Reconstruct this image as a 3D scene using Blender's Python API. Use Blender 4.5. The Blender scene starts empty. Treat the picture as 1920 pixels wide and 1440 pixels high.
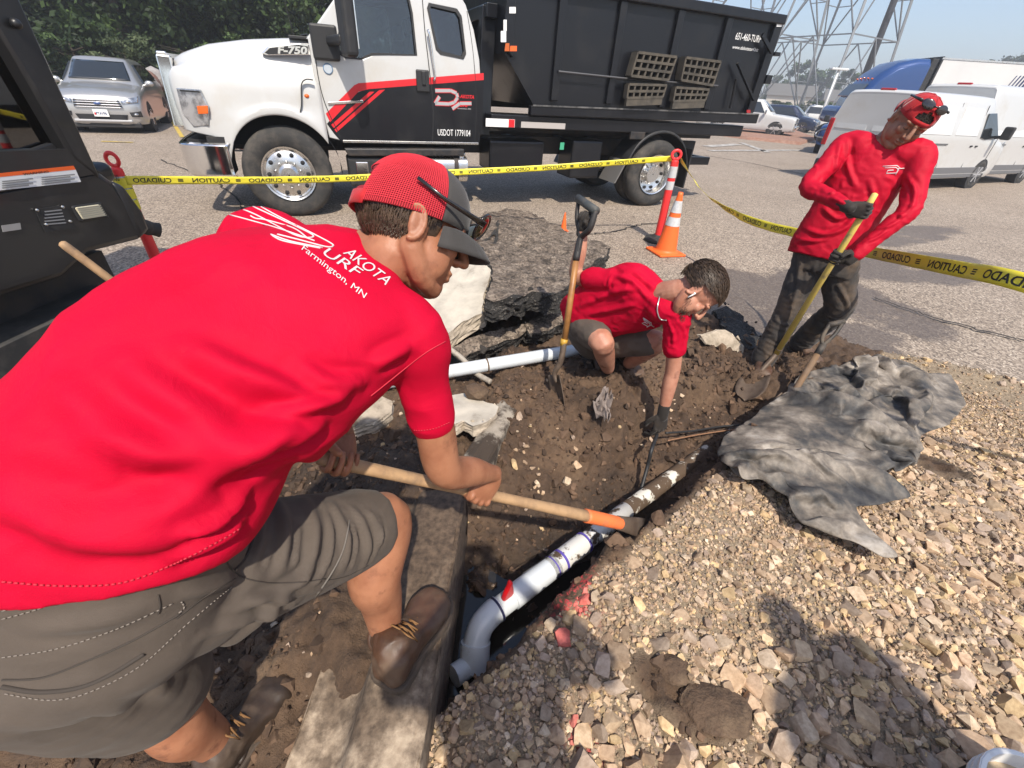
import bpy, bmesh, math, random
import numpy as np
from mathutils import Vector, Matrix, Quaternion
from mathutils.bvhtree import BVHTree
from mathutils.geometry import tessellate_polygon, delaunay_2d_cdt

# ------------------------------------------------------------------ camera, sky, sun, exposure
SC = bpy.context.scene
COL = SC.collection
FOC, ROLL, PITCH, CAMH = 800.0, math.radians(4.0), math.radians(34.7), 1.62
_fw = np.array([0, math.cos(PITCH), -math.sin(PITCH)])
_r0 = np.array([1.0, 0, 0]); _u0 = np.cross(_r0, _fw)
_R = math.cos(ROLL) * _r0 + math.sin(ROLL) * _u0
_U = -math.sin(ROLL) * _r0 + math.cos(ROLL) * _u0
_C = np.array([0, 0, CAMH])
cam_data = bpy.data.cameras.new('camera')
cam_data.sensor_width = 36.0
cam_data.lens = 36.0 * FOC / 1920.0
cam_data.clip_start = 0.02
cam_data.clip_end = 3000
cam = bpy.data.objects.new('camera', cam_data)
COL.objects.link(cam)
cam.matrix_world = Matrix((( _R[0], _U[0], -_fw[0], 0), (_R[1], _U[1], -_fw[1], 0), (_R[2], _U[2], -_fw[2], CAMH), (0, 0, 0, 1)))
SC.camera = cam

SUN_EL, SHADOW_AZ = math.radians(54), math.radians(-15)
LDIR = Vector((math.sin(SHADOW_AZ) * math.cos(SUN_EL), math.cos(SHADOW_AZ) * math.cos(SUN_EL), -math.sin(SUN_EL)))
world = bpy.data.worlds.new('World'); SC.world = world; world.use_nodes = True
_nt = world.node_tree; _nt.nodes.clear()
_o = _nt.nodes.new('ShaderNodeOutputWorld'); _b = _nt.nodes.new('ShaderNodeBackground'); _s = _nt.nodes.new('ShaderNodeTexSky')
_s.sky_type = 'NISHITA'; _s.sun_disc = False; _s.sun_elevation = SUN_EL
_s.sun_rotation = math.atan2(-LDIR.x, -LDIR.y)
_s.air_density = 1.0; _s.dust_density = 2.2; _s.ozone_density = 2.0; _s.altitude = 250
_b.inputs['Strength'].default_value = 0.15
_nt.links.new(_s.outputs[0], _b.inputs[0]); _nt.links.new(_b.outputs[0], _o.inputs[0])
sun_data = bpy.data.lights.new('sun', 'SUN'); sun_data.energy = 4.5; sun_data.angle = math.radians(1.0); sun_data.color = (1.0, 0.92, 0.80)
sun = bpy.data.objects.new('sun', sun_data); COL.objects.link(sun)
sun.rotation_euler = LDIR.to_track_quat('-Z', 'Y').to_euler(); sun.location = (3, -10, 20)
SC.view_settings.view_transform = 'Standard'; SC.view_settings.look = 'None'
SC.view_settings.exposure = 0.45; SC.view_settings.gamma = 1.0; SC.view_settings.use_curve_mapping = False
SC.cycles.use_denoising = True
SC.cycles.max_bounces = 6; SC.cycles.transparent_max_bounces = 12
SC.cycles.caustics_reflective = False; SC.cycles.caustics_refractive = False
SC.cycles.sample_clamp_indirect = 4.0

# ------------------------------------------------------------------ placing helpers (photo pixel -> point of the place)
def ray(x, y): return _fw + _R * (x - 960) / FOC - _U * (y - 720) / FOC
def G(x, y, z=0.0):
    d = ray(x, y); return _C + d * ((z - CAMH) / d[2])
def D(x, y, depth): return _C + ray(x, y) * depth
def PL(x, y, p0, n):
    d = ray(x, y); return _C + d * (np.dot(np.asarray(p0) - _C, n) / np.dot(d, n))
A = np.asarray
RNG = np.random.default_rng(7); random.seed(7)

# ------------------------------------------------------------------ noise
_T = np.random.default_rng(3).random((256, 256, 4)).astype(np.float64)
def vnoise(x, y, k=0):
    x = A(x, float); y = A(y, float)
    xi = np.floor(x).astype(int); yi = np.floor(y).astype(int); fx = x - xi; fy = y - yi
    fx = fx * fx * (3 - 2 * fx); fy = fy * fy * (3 - 2 * fy)
    t = lambda a, b: _T[a % 256, b % 256, k % 4]
    return (t(xi, yi) * (1 - fx) * (1 - fy) + t(xi + 1, yi) * fx * (1 - fy) + t(xi, yi + 1) * (1 - fx) * fy + t(xi + 1, yi + 1) * fx * fy) * 2 - 1
def fbm(x, y, sc, octv=4, k=0, gain=0.5):
    v = 0; a = 1.0
    for i in range(octv):
        v = v + a * vnoise(x * sc + 17.3 * i + 5.1 * k, y * sc - 9.7 * i + 3.3 * k, k + i); a *= gain; sc *= 2.03
    return v
def n3(p, sc, k=0):
    p = A(p) * sc
    return (vnoise(p[..., 0], p[..., 1] + 0.61 * p[..., 2], k) + vnoise(p[..., 1] + 31, p[..., 2] + 0.47 * p[..., 0], k + 1) + vnoise(p[..., 2] - 11, p[..., 0] - 0.53 * p[..., 1], k + 2)) / 1.8
def sstep(a, b, x):
    t = np.clip((x - a) / (b - a), 0, 1); return t * t * (3 - 2 * t)

# ------------------------------------------------------------------ materials
MATS = {}
def nodes_of(name):
    m = bpy.data.materials.new(name); m.use_nodes = True
    nt = m.node_tree; b = nt.nodes['Principled BSDF']; return m, nt, b
def N(nt, t, **kw):
    n = nt.nodes.new(t)
    for k, v in kw.items():
        if k in n.inputs: n.inputs[k].default_value = v
        else: setattr(n, k, v)
    return n
def ramp(nt, src, stops):
    r = nt.nodes.new('ShaderNodeValToRGB'); e = r.color_ramp.elements
    while len(e) < len(stops): e.new(0.5)
    for i, (p, c) in enumerate(stops):
        e[i].position = p; e[i].color = (*c, 1) if len(c) == 3 else c
    nt.links.new(src, r.inputs[0]); return r.outputs[0]
def noise(nt, coord, scale, detail=4, rough=0.55, dim='3D'):
    n = N(nt, 'ShaderNodeTexNoise'); n.inputs['Scale'].default_value = scale; n.inputs['Detail'].default_value = detail; n.inputs['Roughness'].default_value = rough
    nt.links.new(coord, n.inputs['Vector']); return n
def mixc(nt, fac, a, b, mode='MIX'):
    m = nt.nodes.new('ShaderNodeMix'); m.data_type = 'RGBA'; m.blend_type = mode
    for s, v in ((m.inputs['Factor'], fac), (m.inputs['A'], a), (m.inputs['B'], b)):
        if hasattr(v, 'is_linked'): nt.links.new(v, s)
        elif isinstance(v, (tuple, list)): s.default_value = (*v, 1) if len(v) == 3 else v
        else: s.default_value = v
    return m.outputs['Result']
def bump(nt, b, h, strength=0.3, dist=0.01):
    n = N(nt, 'ShaderNodeBump'); n.inputs['Strength'].default_value = strength; n.inputs['Distance'].default_value = dist
    nt.links.new(h, n.inputs['Height']); nt.links.new(n.outputs[0], b.inputs['Normal'])
def M(name, col, rough=0.6, metal=0.0, col2=None, vs=6.0, lo=0.4, hi=0.65, bs=0, bstr=0.25, bd=0.004, coat=0.0, spec=0.5, sheen=0.0, sss=0.0, alpha=1.0, trans=0.0, rvar=0.0, dust=None, dlo=.5, dhi=.8, ds=3.0):
    if name in MATS: return MATS[name]
    m, nt, b = nodes_of(name)
    tc = N(nt, 'ShaderNodeTexCoord').outputs['Object']
    b.inputs['Base Color'].default_value = (*col, 1); b.inputs['Roughness'].default_value = rough; b.inputs['Metallic'].default_value = metal
    b.inputs['Specular IOR Level'].default_value = spec
    if coat: b.inputs['Coat Weight'].default_value = coat; b.inputs['Coat Roughness'].default_value = 0.06
    if sheen: b.inputs['Sheen Weight'].default_value = sheen; b.inputs['Sheen Roughness'].default_value = 0.5
    if trans: b.inputs['Transmission Weight'].default_value = trans
    if alpha < 1: b.inputs['Alpha'].default_value = alpha
    if sss:
        b.inputs['Subsurface Weight'].default_value = sss; b.inputs['Subsurface Scale'].default_value = 0.006; b.inputs['Subsurface Radius'].default_value = (1, .35, .2)
    c = None
    if col2 is not None:
        n = noise(nt, tc, vs, 5, 0.6); c = ramp(nt, n.outputs['Fac'], [(lo, col), (hi, col2)])
    if dust is not None:
        n = noise(nt, tc, ds, 6, 0.65); f = ramp(nt, n.outputs['Fac'], [(dlo, (0, 0, 0)), (dhi, (1, 1, 1))])
        c = mixc(nt, f, c if c is not None else col, dust)
        rr = ramp(nt, n.outputs['Fac'], [(dlo, (rough,) * 3), (dhi, (min(1, rough + .4),) * 3)]); nt.links.new(rr, b.inputs['Roughness'])
    if c is not None: nt.links.new(c, b.inputs['Base Color'])
    if bs:
        n2 = noise(nt, tc, bs, 4, 0.6); bump(nt, b, n2.outputs['Fac'], bstr, bd)
    MATS[name] = m; return m

# ------------------------------------------------------------------ mesh building
class MB:
    def __init__(s): s.v = []; s.f = []
    def add(s, v, f):
        o = len(s.v); s.v.extend([tuple(map(float, p)) for p in v]); s.f.extend([tuple(i + o for i in q) for q in f]); return s
    def box(s, c, d, rot=None):
        x, y, z = d[0] / 2, d[1] / 2, d[2] / 2
        v = [Vector((a * x, b * y, e * z)) for a in (-1, 1) for b in (-1, 1) for e in (-1, 1)]
        if rot is not None: v = [rot @ p for p in v]
        v = [p + Vector(c) for p in v]
        return s.add(v, [(0, 1, 3, 2), (4, 6, 7, 5), (0, 4, 5, 1), (2, 3, 7, 6), (0, 2, 6, 4), (1, 5, 7, 3)])
    def bar(s, p0, p1, w, h=None, up=(0, 0, 1)):
        p0 = Vector(p0); p1 = Vector(p1); d = p1 - p0; L = d.length; d.normalize(); u = Vector(up)
        if abs(d.dot(u)) > 0.95: u = Vector((1, 0, 0))
        x = d.cross(u).normalized(); u = x.cross(d); h = h or w
        v = [p + x * (a * w / 2) + u * (b * h / 2) for p in (p0, p1) for a, b in ((-1, -1), (1, -1), (1, 1), (-1, 1))]
        return s.add(v, [(3, 2, 1, 0), (4, 5, 6, 7), (0, 1, 5, 4), (1, 2, 6, 5), (2, 3, 7, 6), (3, 0, 4, 7)])
    def cyl(s, p0, p1, r0, r1=None, n=16, cap=True):
        return s.loft([(p0, r0), (p1, r1 if r1 is not None else r0)], n, cap)
    def loft(s, pr, n=16, cap=True, ref=None):
        """pr: list of (point, r) or (point, (ru, rv)); rings square to the path"""
        P = [Vector(p) for p, _ in pr]; rings = []; pu = None
        for i, (p, r) in enumerate(pr):
            d = (P[min(i + 1, len(P) - 1)] - P[max(i - 1, 0)])
            if d.length < 1e-9: d = Vector((0, 0, 1))
            d.normalize()
            u = Vector(ref) if ref is not None else (pu if pu is not None else (Vector((0, 0, 1)) if abs(d.z) < 0.9 else Vector((1, 0, 0))))
            x = d.cross(u)
            if x.length < 1e-6: x = d.cross(Vector((0.3, 0.9, 0.1)))
            x.normalize(); u = x.cross(d).normalized(); pu = u
            ru, rv = (r, r) if not isinstance(r, (tuple, list)) else r
            rings.append([Vector(p) + x * (ru * math.cos(2 * math.pi * k / n)) + u * (rv * math.sin(2 * math.pi * k / n)) for k in range(n)])
        v = [q for R_ in rings for q in R_]; f = []
        for i in range(len(rings) - 1):
            for k in range(n):
                a = i * n + k; b = i * n + (k + 1) % n; f.append((a, b, b + n, a + n))
        if cap: f.append(tuple(reversed(range(n)))); f.append(tuple((len(rings) - 1) * n + k for k in range(n)))
        return s.add(v, f)
    def tube(s, pts, r, n=8): return s.loft([(p, r) for p in pts], n)
    def ball(s, c, r, n=16, m=10, rot=None):
        rx, ry, rz = (r, r, r) if not isinstance(r, (tuple, list)) else r
        v = []; f = []
        for i in range(1, m):
            t = math.pi * i / m
            for k in range(n): v.append(Vector((rx * math.sin(t) * math.cos(2 * math.pi * k / n), ry * math.sin(t) * math.sin(2 * math.pi * k / n), rz * math.cos(t))))
        v.append(Vector((0, 0, rz))); v.append(Vector((0, 0, -rz)))
        for i in range(m - 2):
            for k in range(n):
                a = i * n + k; b = i * n + (k + 1) % n; f.append((a, a + n, b + n, b))
        T = len(v) - 2
        for k in range(n):
            f.append((T, k, (k + 1) % n)); f.append((T + 1, (m - 2) * n + (k + 1) % n, (m - 2) * n + k))
        if rot is not None: v = [rot @ p for p in v]
        return s.add([p + Vector(c) for p in v], f)
    def prism(s, poly, a, b, axis='y', holes=()):
        """polygon in the plane across `axis` (y: (x,z), x: (y,z), z: (x,y)), from a to b"""
        def P(q, t):
            return (q[0], t, q[1]) if axis == 'y' else ((t, q[0], q[1]) if axis == 'x' else (q[0], q[1], t))
        loops = [list(poly)] + [list(h) for h in holes]; flat = [q for l in loops for q in l]; n = len(flat)
        tr = tessellate_polygon([[Vector((q[0], q[1], 0)) for q in l] for l in loops])
        v = [P(q, a) for q in flat] + [P(q, b) for q in flat]
        f = [tuple(t) for t in tr] + [tuple(i + n for i in reversed(t)) for t in tr]
        o = 0
        for l in loops:
            for k in range(len(l)):
                i, j = o + k, o + (k + 1) % len(l); f.append((i, j, j + n, i + n))
            o += len(l)
        return s.add(v, f)
    def grid(s, pts):
        r = len(pts); c = len(pts[0]); return s.add([p for row in pts for p in row], [(i * c + j, i * c + j + 1, (i + 1) * c + j + 1, (i + 1) * c + j) for i in range(r - 1) for j in range(c - 1)])
    def lathe(s, prof, c=(0, 0, 0), axis='z', n=24):
        """prof: (r, h) along axis"""
        v = []; f = []
        for r, h in prof:
            for k in range(n):
                a = 2 * math.pi * k / n; p = (r * math.cos(a), r * math.sin(a), h)
                if axis == 'y': p = (p[0], p[2], p[1])
                elif axis == 'x': p = (p[2], p[0], p[1])
                v.append((p[0] + c[0], p[1] + c[1], p[2] + c[2]))
        for i in range(len(prof) - 1):
            for k in range(n):
                a = i * n + k; b = i * n + (k + 1) % n; f.append((a, b, b + n, a + n))
        return s.add(v, f)
    def merge(s, o): return s.add(o.v, o.f)
    def xf(s, M4): s.v = [tuple(M4 @ Vector(p)) for p in s.v]; return s
    def build(s, name, mat, parent=None, smooth=False, bevel=0, seg=2, fixn=True, base=None, ang=40):
        v = s.v
        if base is not None: v = (A(v) - A(base)).tolist()
        me = bpy.data.meshes.new(name); me.from_pydata(v, [], s.f); me.validate()
        if fixn:
            b = bmesh.new(); b.from_mesh(me); bmesh.ops.recalc_face_normals(b, faces=b.faces); b.to_mesh(me); b.free()
        return mkobj(name, me, mat, parent, smooth, bevel, seg, ang)
def mkobj(name, me, mat, parent=None, smooth=False, bevel=0, seg=2, ang=40):
    if mat is not None and not me.materials: me.materials.append(mat)
    o = bpy.data.objects.new(name, me); COL.objects.link(o)
    if parent is not None: o.parent = parent
    if smooth:
        me.polygons.foreach_set('use_smooth', np.ones(len(me.polygons), bool))
        if smooth == 'auto': me.set_sharp_from_angle(angle=math.radians(ang))
    if bevel:
        m = o.modifiers.new('bevel', 'BEVEL'); m.width = bevel; m.segments = seg; m.limit_method = 'ANGLE'; m.angle_limit = math.radians(35); m.harden_normals = False
    return o
def mesh_np(name, v, f):
    """v (n,3), f (m,k) arrays of one face size"""
    me = bpy.data.meshes.new(name); v = np.ascontiguousarray(v, np.float32); f = np.ascontiguousarray(f, np.int32); k = f.shape[1]
    me.vertices.add(len(v)); me.vertices.foreach_set('co', v.ravel())
    me.loops.add(f.size); me.loops.foreach_set('vertex_index', f.ravel())
    me.polygons.add(len(f)); me.polygons.foreach_set('loop_start', np.arange(0, f.size, k, dtype=np.int32))
    me.polygons.foreach_set('use_smooth', np.zeros(len(f), bool)); me.update(calc_edges=True); return me
def tag(o, label=None, cat=None, group=None, kind=None):
    if label: o['label'] = label
    if cat: o['category'] = cat
    if group: o['group'] = group
    if kind: o['kind'] = kind
    return o
def empty(name, loc=(0, 0, 0), rz=0.0):
    o = bpy.data.objects.new(name, None); COL.objects.link(o); o.location = [float(c) for c in loc]; o.rotation_euler = (0, 0, rz); o.empty_display_size = 0.2; return o
def copy_tree(o, parent=None):
    c = o.copy(); COL.objects.link(c); c.parent = parent
    for ch in list(o.children): copy_tree(ch, c)
    return c
def crom(pts, k=6):
    """smooth path through points (any dimension)"""
    P = A(pts, float); n = len(P); out = []
    for i in range(n - 1):
        p0, p1, p2, p3 = P[max(i - 1, 0)], P[i], P[i + 1], P[min(i + 2, n - 1)]
        for j in range(k):
            t = j / k
            out.append(0.5 * (2 * p1 + (p2 - p0) * t + (2 * p0 - 5 * p1 + 4 * p2 - p3) * t * t + (3 * p1 - p0 - 3 * p2 + p3) * t ** 3))
    out.append(P[-1]); return A(out)
_tc = {}
def text2d(s, size=1.0, bold=0.0, shear=0.0, extr=0.0):
    key = (s, bold, shear)
    if key not in _tc:
        cu = bpy.data.curves.new('t', 'FONT'); cu.body = s; cu.size = 1.0; cu.offset = bold; cu.shear = shear; cu.resolution_u = 3
        o = bpy.data.objects.new('t', cu); COL.objects.link(o)
        dg = bpy.context.evaluated_depsgraph_get(); me = bpy.data.meshes.new_from_object(o.evaluated_get(dg))
        v = A([p.co[:2] for p in me.vertices]); f = [tuple(p.vertices) for p in me.polygons]
        bpy.data.objects.remove(o); bpy.data.curves.remove(cu); bpy.data.meshes.remove(me)
        v = v - v.min(0); _tc[key] = (v, f)
    v, f = _tc[key]; return v * size, f
def text_on(mb, s, origin, ux, uy, w, h, bold=0.01, shear=0.0):
    """letters filling a w x h field on the plane (origin, ux, uy)"""
    v, f = text2d(s, 1.0, bold, shear); m = v.max(0)
    o = A(origin, float); ux = A(ux, float); uy = A(uy, float)
    mb.add([o + ux * (p[0] / m[0] * w) + uy * (p[1] / m[1] * h) for p in v], f); return mb
def remesh(mb, voxel, it=4, fac=0.5):
    me = bpy.data.meshes.new('r'); me.from_pydata(mb.v, [], mb.f); me.validate()
    o = bpy.data.objects.new('r', me); COL.objects.link(o)
    m = o.modifiers.new('r', 'REMESH'); m.mode = 'VOXEL'; m.voxel_size = voxel
    if it:
        s = o.modifiers.new('s', 'SMOOTH'); s.factor = fac; s.iterations = it
    dg = bpy.context.evaluated_depsgraph_get(); r = bpy.data.meshes.new_from_object(o.evaluated_get(dg))
    bpy.data.objects.remove(o); bpy.data.meshes.remove(me); return r
def me_co(me):
    v = np.empty(len(me.vertices) * 3, np.float32); me.vertices.foreach_get('co', v); return v.reshape(-1, 3).astype(float)
def me_no(me):
    v = np.empty(len(me.vertices) * 3, np.float32); me.vertex_normals.foreach_get('vector', v); return v.reshape(-1, 3).astype(float)
def me_set(me, v): me.vertices.foreach_set('co', np.ascontiguousarray(v, np.float32).ravel()); me.update()
def bvh_of(me): return BVHTree.FromPolygons([tuple(p.co) for p in me.vertices], [tuple(p.vertices) for p in me.polygons])
def hit(bv, x, y, off=0.0):
    d = Vector(ray(x, y)); L, n, i, t = bv.ray_cast(Vector(_C), d.normalized())
    if L is None: return None
    if n.dot(d) > 0: n = -n
    return A(L) + A(n) * off
def join_me(name, mes):
    b = bmesh.new()
    for m in mes: b.from_mesh(m)
    r = bpy.data.meshes.new(name); b.to_mesh(r); b.free(); return r
# ------------------------------------------------------------------ ground: lot, dug soil, gravel, kerb
HOLE = [(-2.6, -2.0), (-2.6, 1.2), (-2.3, 2.4), (-1.7, 3.3), (-1.1, 4.2), (-.6, 4.7), (0.1, 5.0), (.75, 4.7), (1.0, 4.1), (1.35, 3.75), (1.62, 3.7), (1.9, 3.52), (2.02, 3.22), (2.35, 3.3), (2.7, 3.31), (2.91, 3.2), (3.32, 3.05), (3.82, 2.76), (4.6, 2.2), (5.2, 1.4), (5.6, -2.0)]
_rs = np.random.default_rng(11)
def ragged(poly, step, amp):
    out = []
    for i in range(len(poly)):
        a = A(poly[i], float); b = A(poly[(i + 1) % len(poly)], float); n = max(1, int(np.linalg.norm(b - a) / step)); nn = A([-(b - a)[1], (b - a)[0]]) / max(1e-6, np.linalg.norm(b - a))
        for k in range(n):
            p = a + (b - a) * k / n; out.append(tuple(p + nn * (_rs.uniform(-1, 1) * amp)))
    return out
HOLER = ragged(HOLE, 0.09, 0.03)
def inside(px, py, poly):
    px = A(px); py = A(py); c = np.zeros(px.shape, bool); P = A(poly); x0, y0 = P[-1]
    for x1, y1 in P:
        t = ((y1 > py) != (y0 > py)) & (px < (x0 - x1) * (py - y1) / (y0 - y1 + 1e-12) + x1); c ^= t; x0, y0 = x1, y1
    return c
_u = A([.745, .667]); _nr = A([.667, -.745]); _e0 = A([-.09, .80])
def ts(x, y): return (x + .09) * _u[0] + (y - .80) * _u[1]
def td(x, y): return (x + .09) * _nr[0] + (y - .80) * _nr[1]
def hfun(x, y, fine=True):
    x = A(x, float); y = A(y, float); s = ts(x, y); d = td(x, y)
    dn = d + .035 * fbm(x, y, 5, 3, 1) ; sn = s + .05 * fbm(x, y, 4, 2, 2)
    zg = .07 + .03 * fbm(x, y, 1.3, 3, 3) + .03 * sstep(.16, .3, dn) * (1 - sstep(.3, .8, dn))
    steep = sstep(1.05, 1.35, s)
    fl = -.25 + .13 * sstep(.95, 1.5, s)
    left = fl + (.02 - fl + .05 * fbm(x, y, 1.5, 2, 0)) * ((1 - steep) * (1 - sstep(-.85, -.07, dn)) + steep * (1 - sstep(-.36, -.27, dn + .02 * fbm(x, y, 9, 2, 3))))
    for mx, my, mr, mh in ((.5, 2.2, .3, .08), (.85, 2.25, .16, .06), (.2, 2.0, .2, .05), (.45, 1.7, .18, .04), (.75, 1.85, .14, .04)): left = left + mh * np.exp(-(((x - mx) ** 2 + (y - my) ** 2) / mr ** 2))
    z = left + (zg + .25) * 0
    wr = sstep(.115, .175, dn)
    z = left * (1 - wr) + zg * wr
    near = 1 - sstep(-.32, -.16, sn)
    z = z * (1 - near) + (.03 + .02 * fbm(x, y, 3, 3, 2)) * near * (x > -.2) + near * (x <= -.2) * (-.02)
    far = sstep(2.35, 2.6, sn); z = z * (1 - far) + (.03 + .03 * fbm(x, y, 2, 2)) * far
    lot = 1 - sstep(-.3, -.16, x - 0.12 * sstep(1.25, 1.6, y) + .03 * fbm(x, y, 3, 2))
    dl = -.05 + .045 * fbm(x, y, 2.2, 3, 1) - .07 * np.exp(-(((x + .82) / .3) ** 2 + ((y - 1.82) / .22) ** 2)) - .12 * sstep(2.2, 2.7, y) * (1 - sstep(3.4, 4.2, y))
    z = z * (1 - lot) + dl * lot
    z = z + (.125 + .02 * fbm(x, y, 6, 2)) * sstep(.42, .75, y + .08 * fbm(x, y, 5, 2)) * (1 - sstep(1.5, 1.9, y)) * sstep(-.95, -.55, x) * (1 - sstep(-.38, -.30, x + .02 * fbm(x, y, 9, 2)))
    bk = sstep(2.75, 3.1, y) * (x < 1.35); z = z * (1 - bk) + (-.16 + .04 * fbm(x, y, 2.5, 3)) * bk
    if fine:
        soil = 1 - gmask(x, y)
        cl = np.abs(fbm(x, y, 11, 3, 1)); z = z + soil * (.034 * cl + .016 * fbm(x, y, 26, 3, 2) + .004 * fbm(x, y, 80, 2, 3)) + (1 - soil) * (.008 * fbm(x, y, 18, 3, 0) + .004 * fbm(x, y, 70, 2, 3))
    return z
def gmask(x, y):
    x = A(x, float); y = A(y, float); d = td(x, y) + .05 * fbm(x, y, 4, 3, 2); s = ts(x, y)
    g = sstep(.16, .24, d); near = 1 - sstep(-.34, -.2, s + .05 * fbm(x, y, 4, 3, 1))
    g = np.maximum(g, near * (x > -.17)); far = sstep(2.3, 2.6, s); g = g * (1 - far * (d < .3))
    clod = np.exp(-(((x - .66) / .17) ** 2 + ((y - .52) / .10) ** 2)) + .8 * np.exp(-(((x - .5) / .1) ** 2 + ((y - .62) / .08) ** 2)) + .9 * np.exp(-(((x - 2.35) / .22) ** 2 + ((y - 1.75) / .2) ** 2)) + .7 * np.exp(-(((x - 2.75) / .2) ** 2 + ((y - 1.35) / .2) ** 2))
    return g * (1 - np.clip(clod * 1.6 - .35, 0, 1))
# terrain sheet (soil and gravel bed share one height field, the soil stops where the gravel starts by colour attribute)
def terrain():
    xs = np.concatenate([np.arange(-2.9, -1.2, .05), np.arange(-1.2, 3.2, .0125), np.arange(3.2, 6.0, .05)])
    ys = np.concatenate([np.arange(-2.2, .15, .06), np.arange(.15, 3.0, .0125), np.arange(3.0, 5.3, .03)])
    X, Y = np.meshgrid(xs, ys); Z = hfun(X, Y); inn = inside(X, Y, HOLE)
    Z = np.where(inn, Z, np.minimum(Z, -.06))
    v = np.stack([X, Y, Z], -1).reshape(-1, 3); r, c = X.shape
    i = np.arange(r * c).reshape(r, c); f = np.stack([i[:-1, :-1], i[:-1, 1:], i[1:, 1:], i[1:, :-1]], -1).reshape(-1, 4)
    me = mesh_np('dug_soil', v, f); at = me.attributes.new('gravel', 'FLOAT', 'POINT'); at.data.foreach_set('value', gmask(X, Y).ravel().astype(np.float32))
    wet = np.clip(1 - (Z + .23) / .1, 0, 1) * (1 - gmask(X, Y)); wet = np.maximum(wet, .8 * np.exp(-(((X + .75) / .45) ** 2 + ((Y - 1.35) / .45) ** 2)))
    at = me.attributes.new('wet', 'FLOAT', 'POINT'); at.data.foreach_set('value', wet.ravel().astype(np.float32))
    red = .0 * X
    for (rx, ry, rr) in [(.28, .83, .09), (.32, .93, .06), (.26, .46, .05), (.30, .42, .05)]: red = np.maximum(red, np.exp(-((X - rx) ** 2 + (Y - ry) ** 2) / rr ** 2))
    at = me.attributes.new('red', 'FLOAT', 'POINT'); at.data.foreach_set('value', red.ravel().astype(np.float32))
    return me
def soil_mat():
    m, nt, b = nodes_of('soil'); L = nt.links; pos = N(nt, 'ShaderNodeNewGeometry').outputs['Position']
    g = N(nt, 'ShaderNodeAttribute', attribute_name='gravel').outputs['Fac']; w = N(nt, 'ShaderNodeAttribute', attribute_name='wet').outputs['Fac']; rd = N(nt, 'ShaderNodeAttribute', attribute_name='red').outputs['Fac']
    n1 = noise(nt, pos, 3.0, 6, .62); n2 = noise(nt, pos, 45, 5, .7); n3_ = noise(nt, pos, 160, 3, .7)
    soil = ramp(nt, n1.outputs['Fac'], [(.28, (.045, .027, .017)), (.46, (.10, .060, .036)), (.6, (.155, .095, .056)), (.75, (.21, .14, .086))])
    soil = mixc(nt, .45, soil, ramp(nt, n2.outputs['Fac'], [(.35, (.25, .25, .25)), (.7, (1, 1, 1))]), 'MULTIPLY')
    spk = ramp(nt, n3_.outputs['Fac'], [(.70, (0, 0, 0)), (.76, (1, 1, 1))]); soil = mixc(nt, spk, soil, (.22, .16, .10))
    gr = ramp(nt, n2.outputs['Fac'], [(.3, (.19, .14, .09)), (.5, (.32, .245, .165)), (.7, (.45, .355, .245))])
    gr = mixc(nt, .5, gr, ramp(nt, n3_.outputs['Fac'], [(.35, (.4, .4, .4)), (.65, (1, 1, 1))]), 'MULTIPLY')
    c = mixc(nt, g, soil, gr)
    c = mixc(nt, w, c, mixc(nt, .6, c, (.012, .010, .008)))
    mr = N(nt, 'ShaderNodeMath', operation='MULTIPLY'); L.new(rd, mr.inputs[0]); L.new(ramp(nt, n2.outputs['Fac'], [(.5, (0, 0, 0)), (.6, (1, 1, 1))]), mr.inputs[1])
    c = mixc(nt, mr.outputs[0], c, (.55, .05, .06))
    L.new(c, b.inputs['Base Color'])
    rg = N(nt, 'ShaderNodeMapRange'); L.new(w, rg.inputs[0]); rg.inputs['To Min'].default_value = .88; rg.inputs['To Max'].default_value = .38; L.new(rg.outputs[0], b.inputs['Roughness'])
    ad = N(nt, 'ShaderNodeMath', operation='ADD'); L.new(n2.outputs['Fac'], ad.inputs[0]); L.new(n3_.outputs['Fac'], ad.inputs[1]); bump(nt, b, ad.outputs[0], .8, .012)
    return m
SOIL = soil_mat()
ter = mkobj('ground', terrain(), SOIL, None, True); tag(ter, 'dark brown dug soil and dusty gravel ground around the trench', None, None, 'structure')

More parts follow.
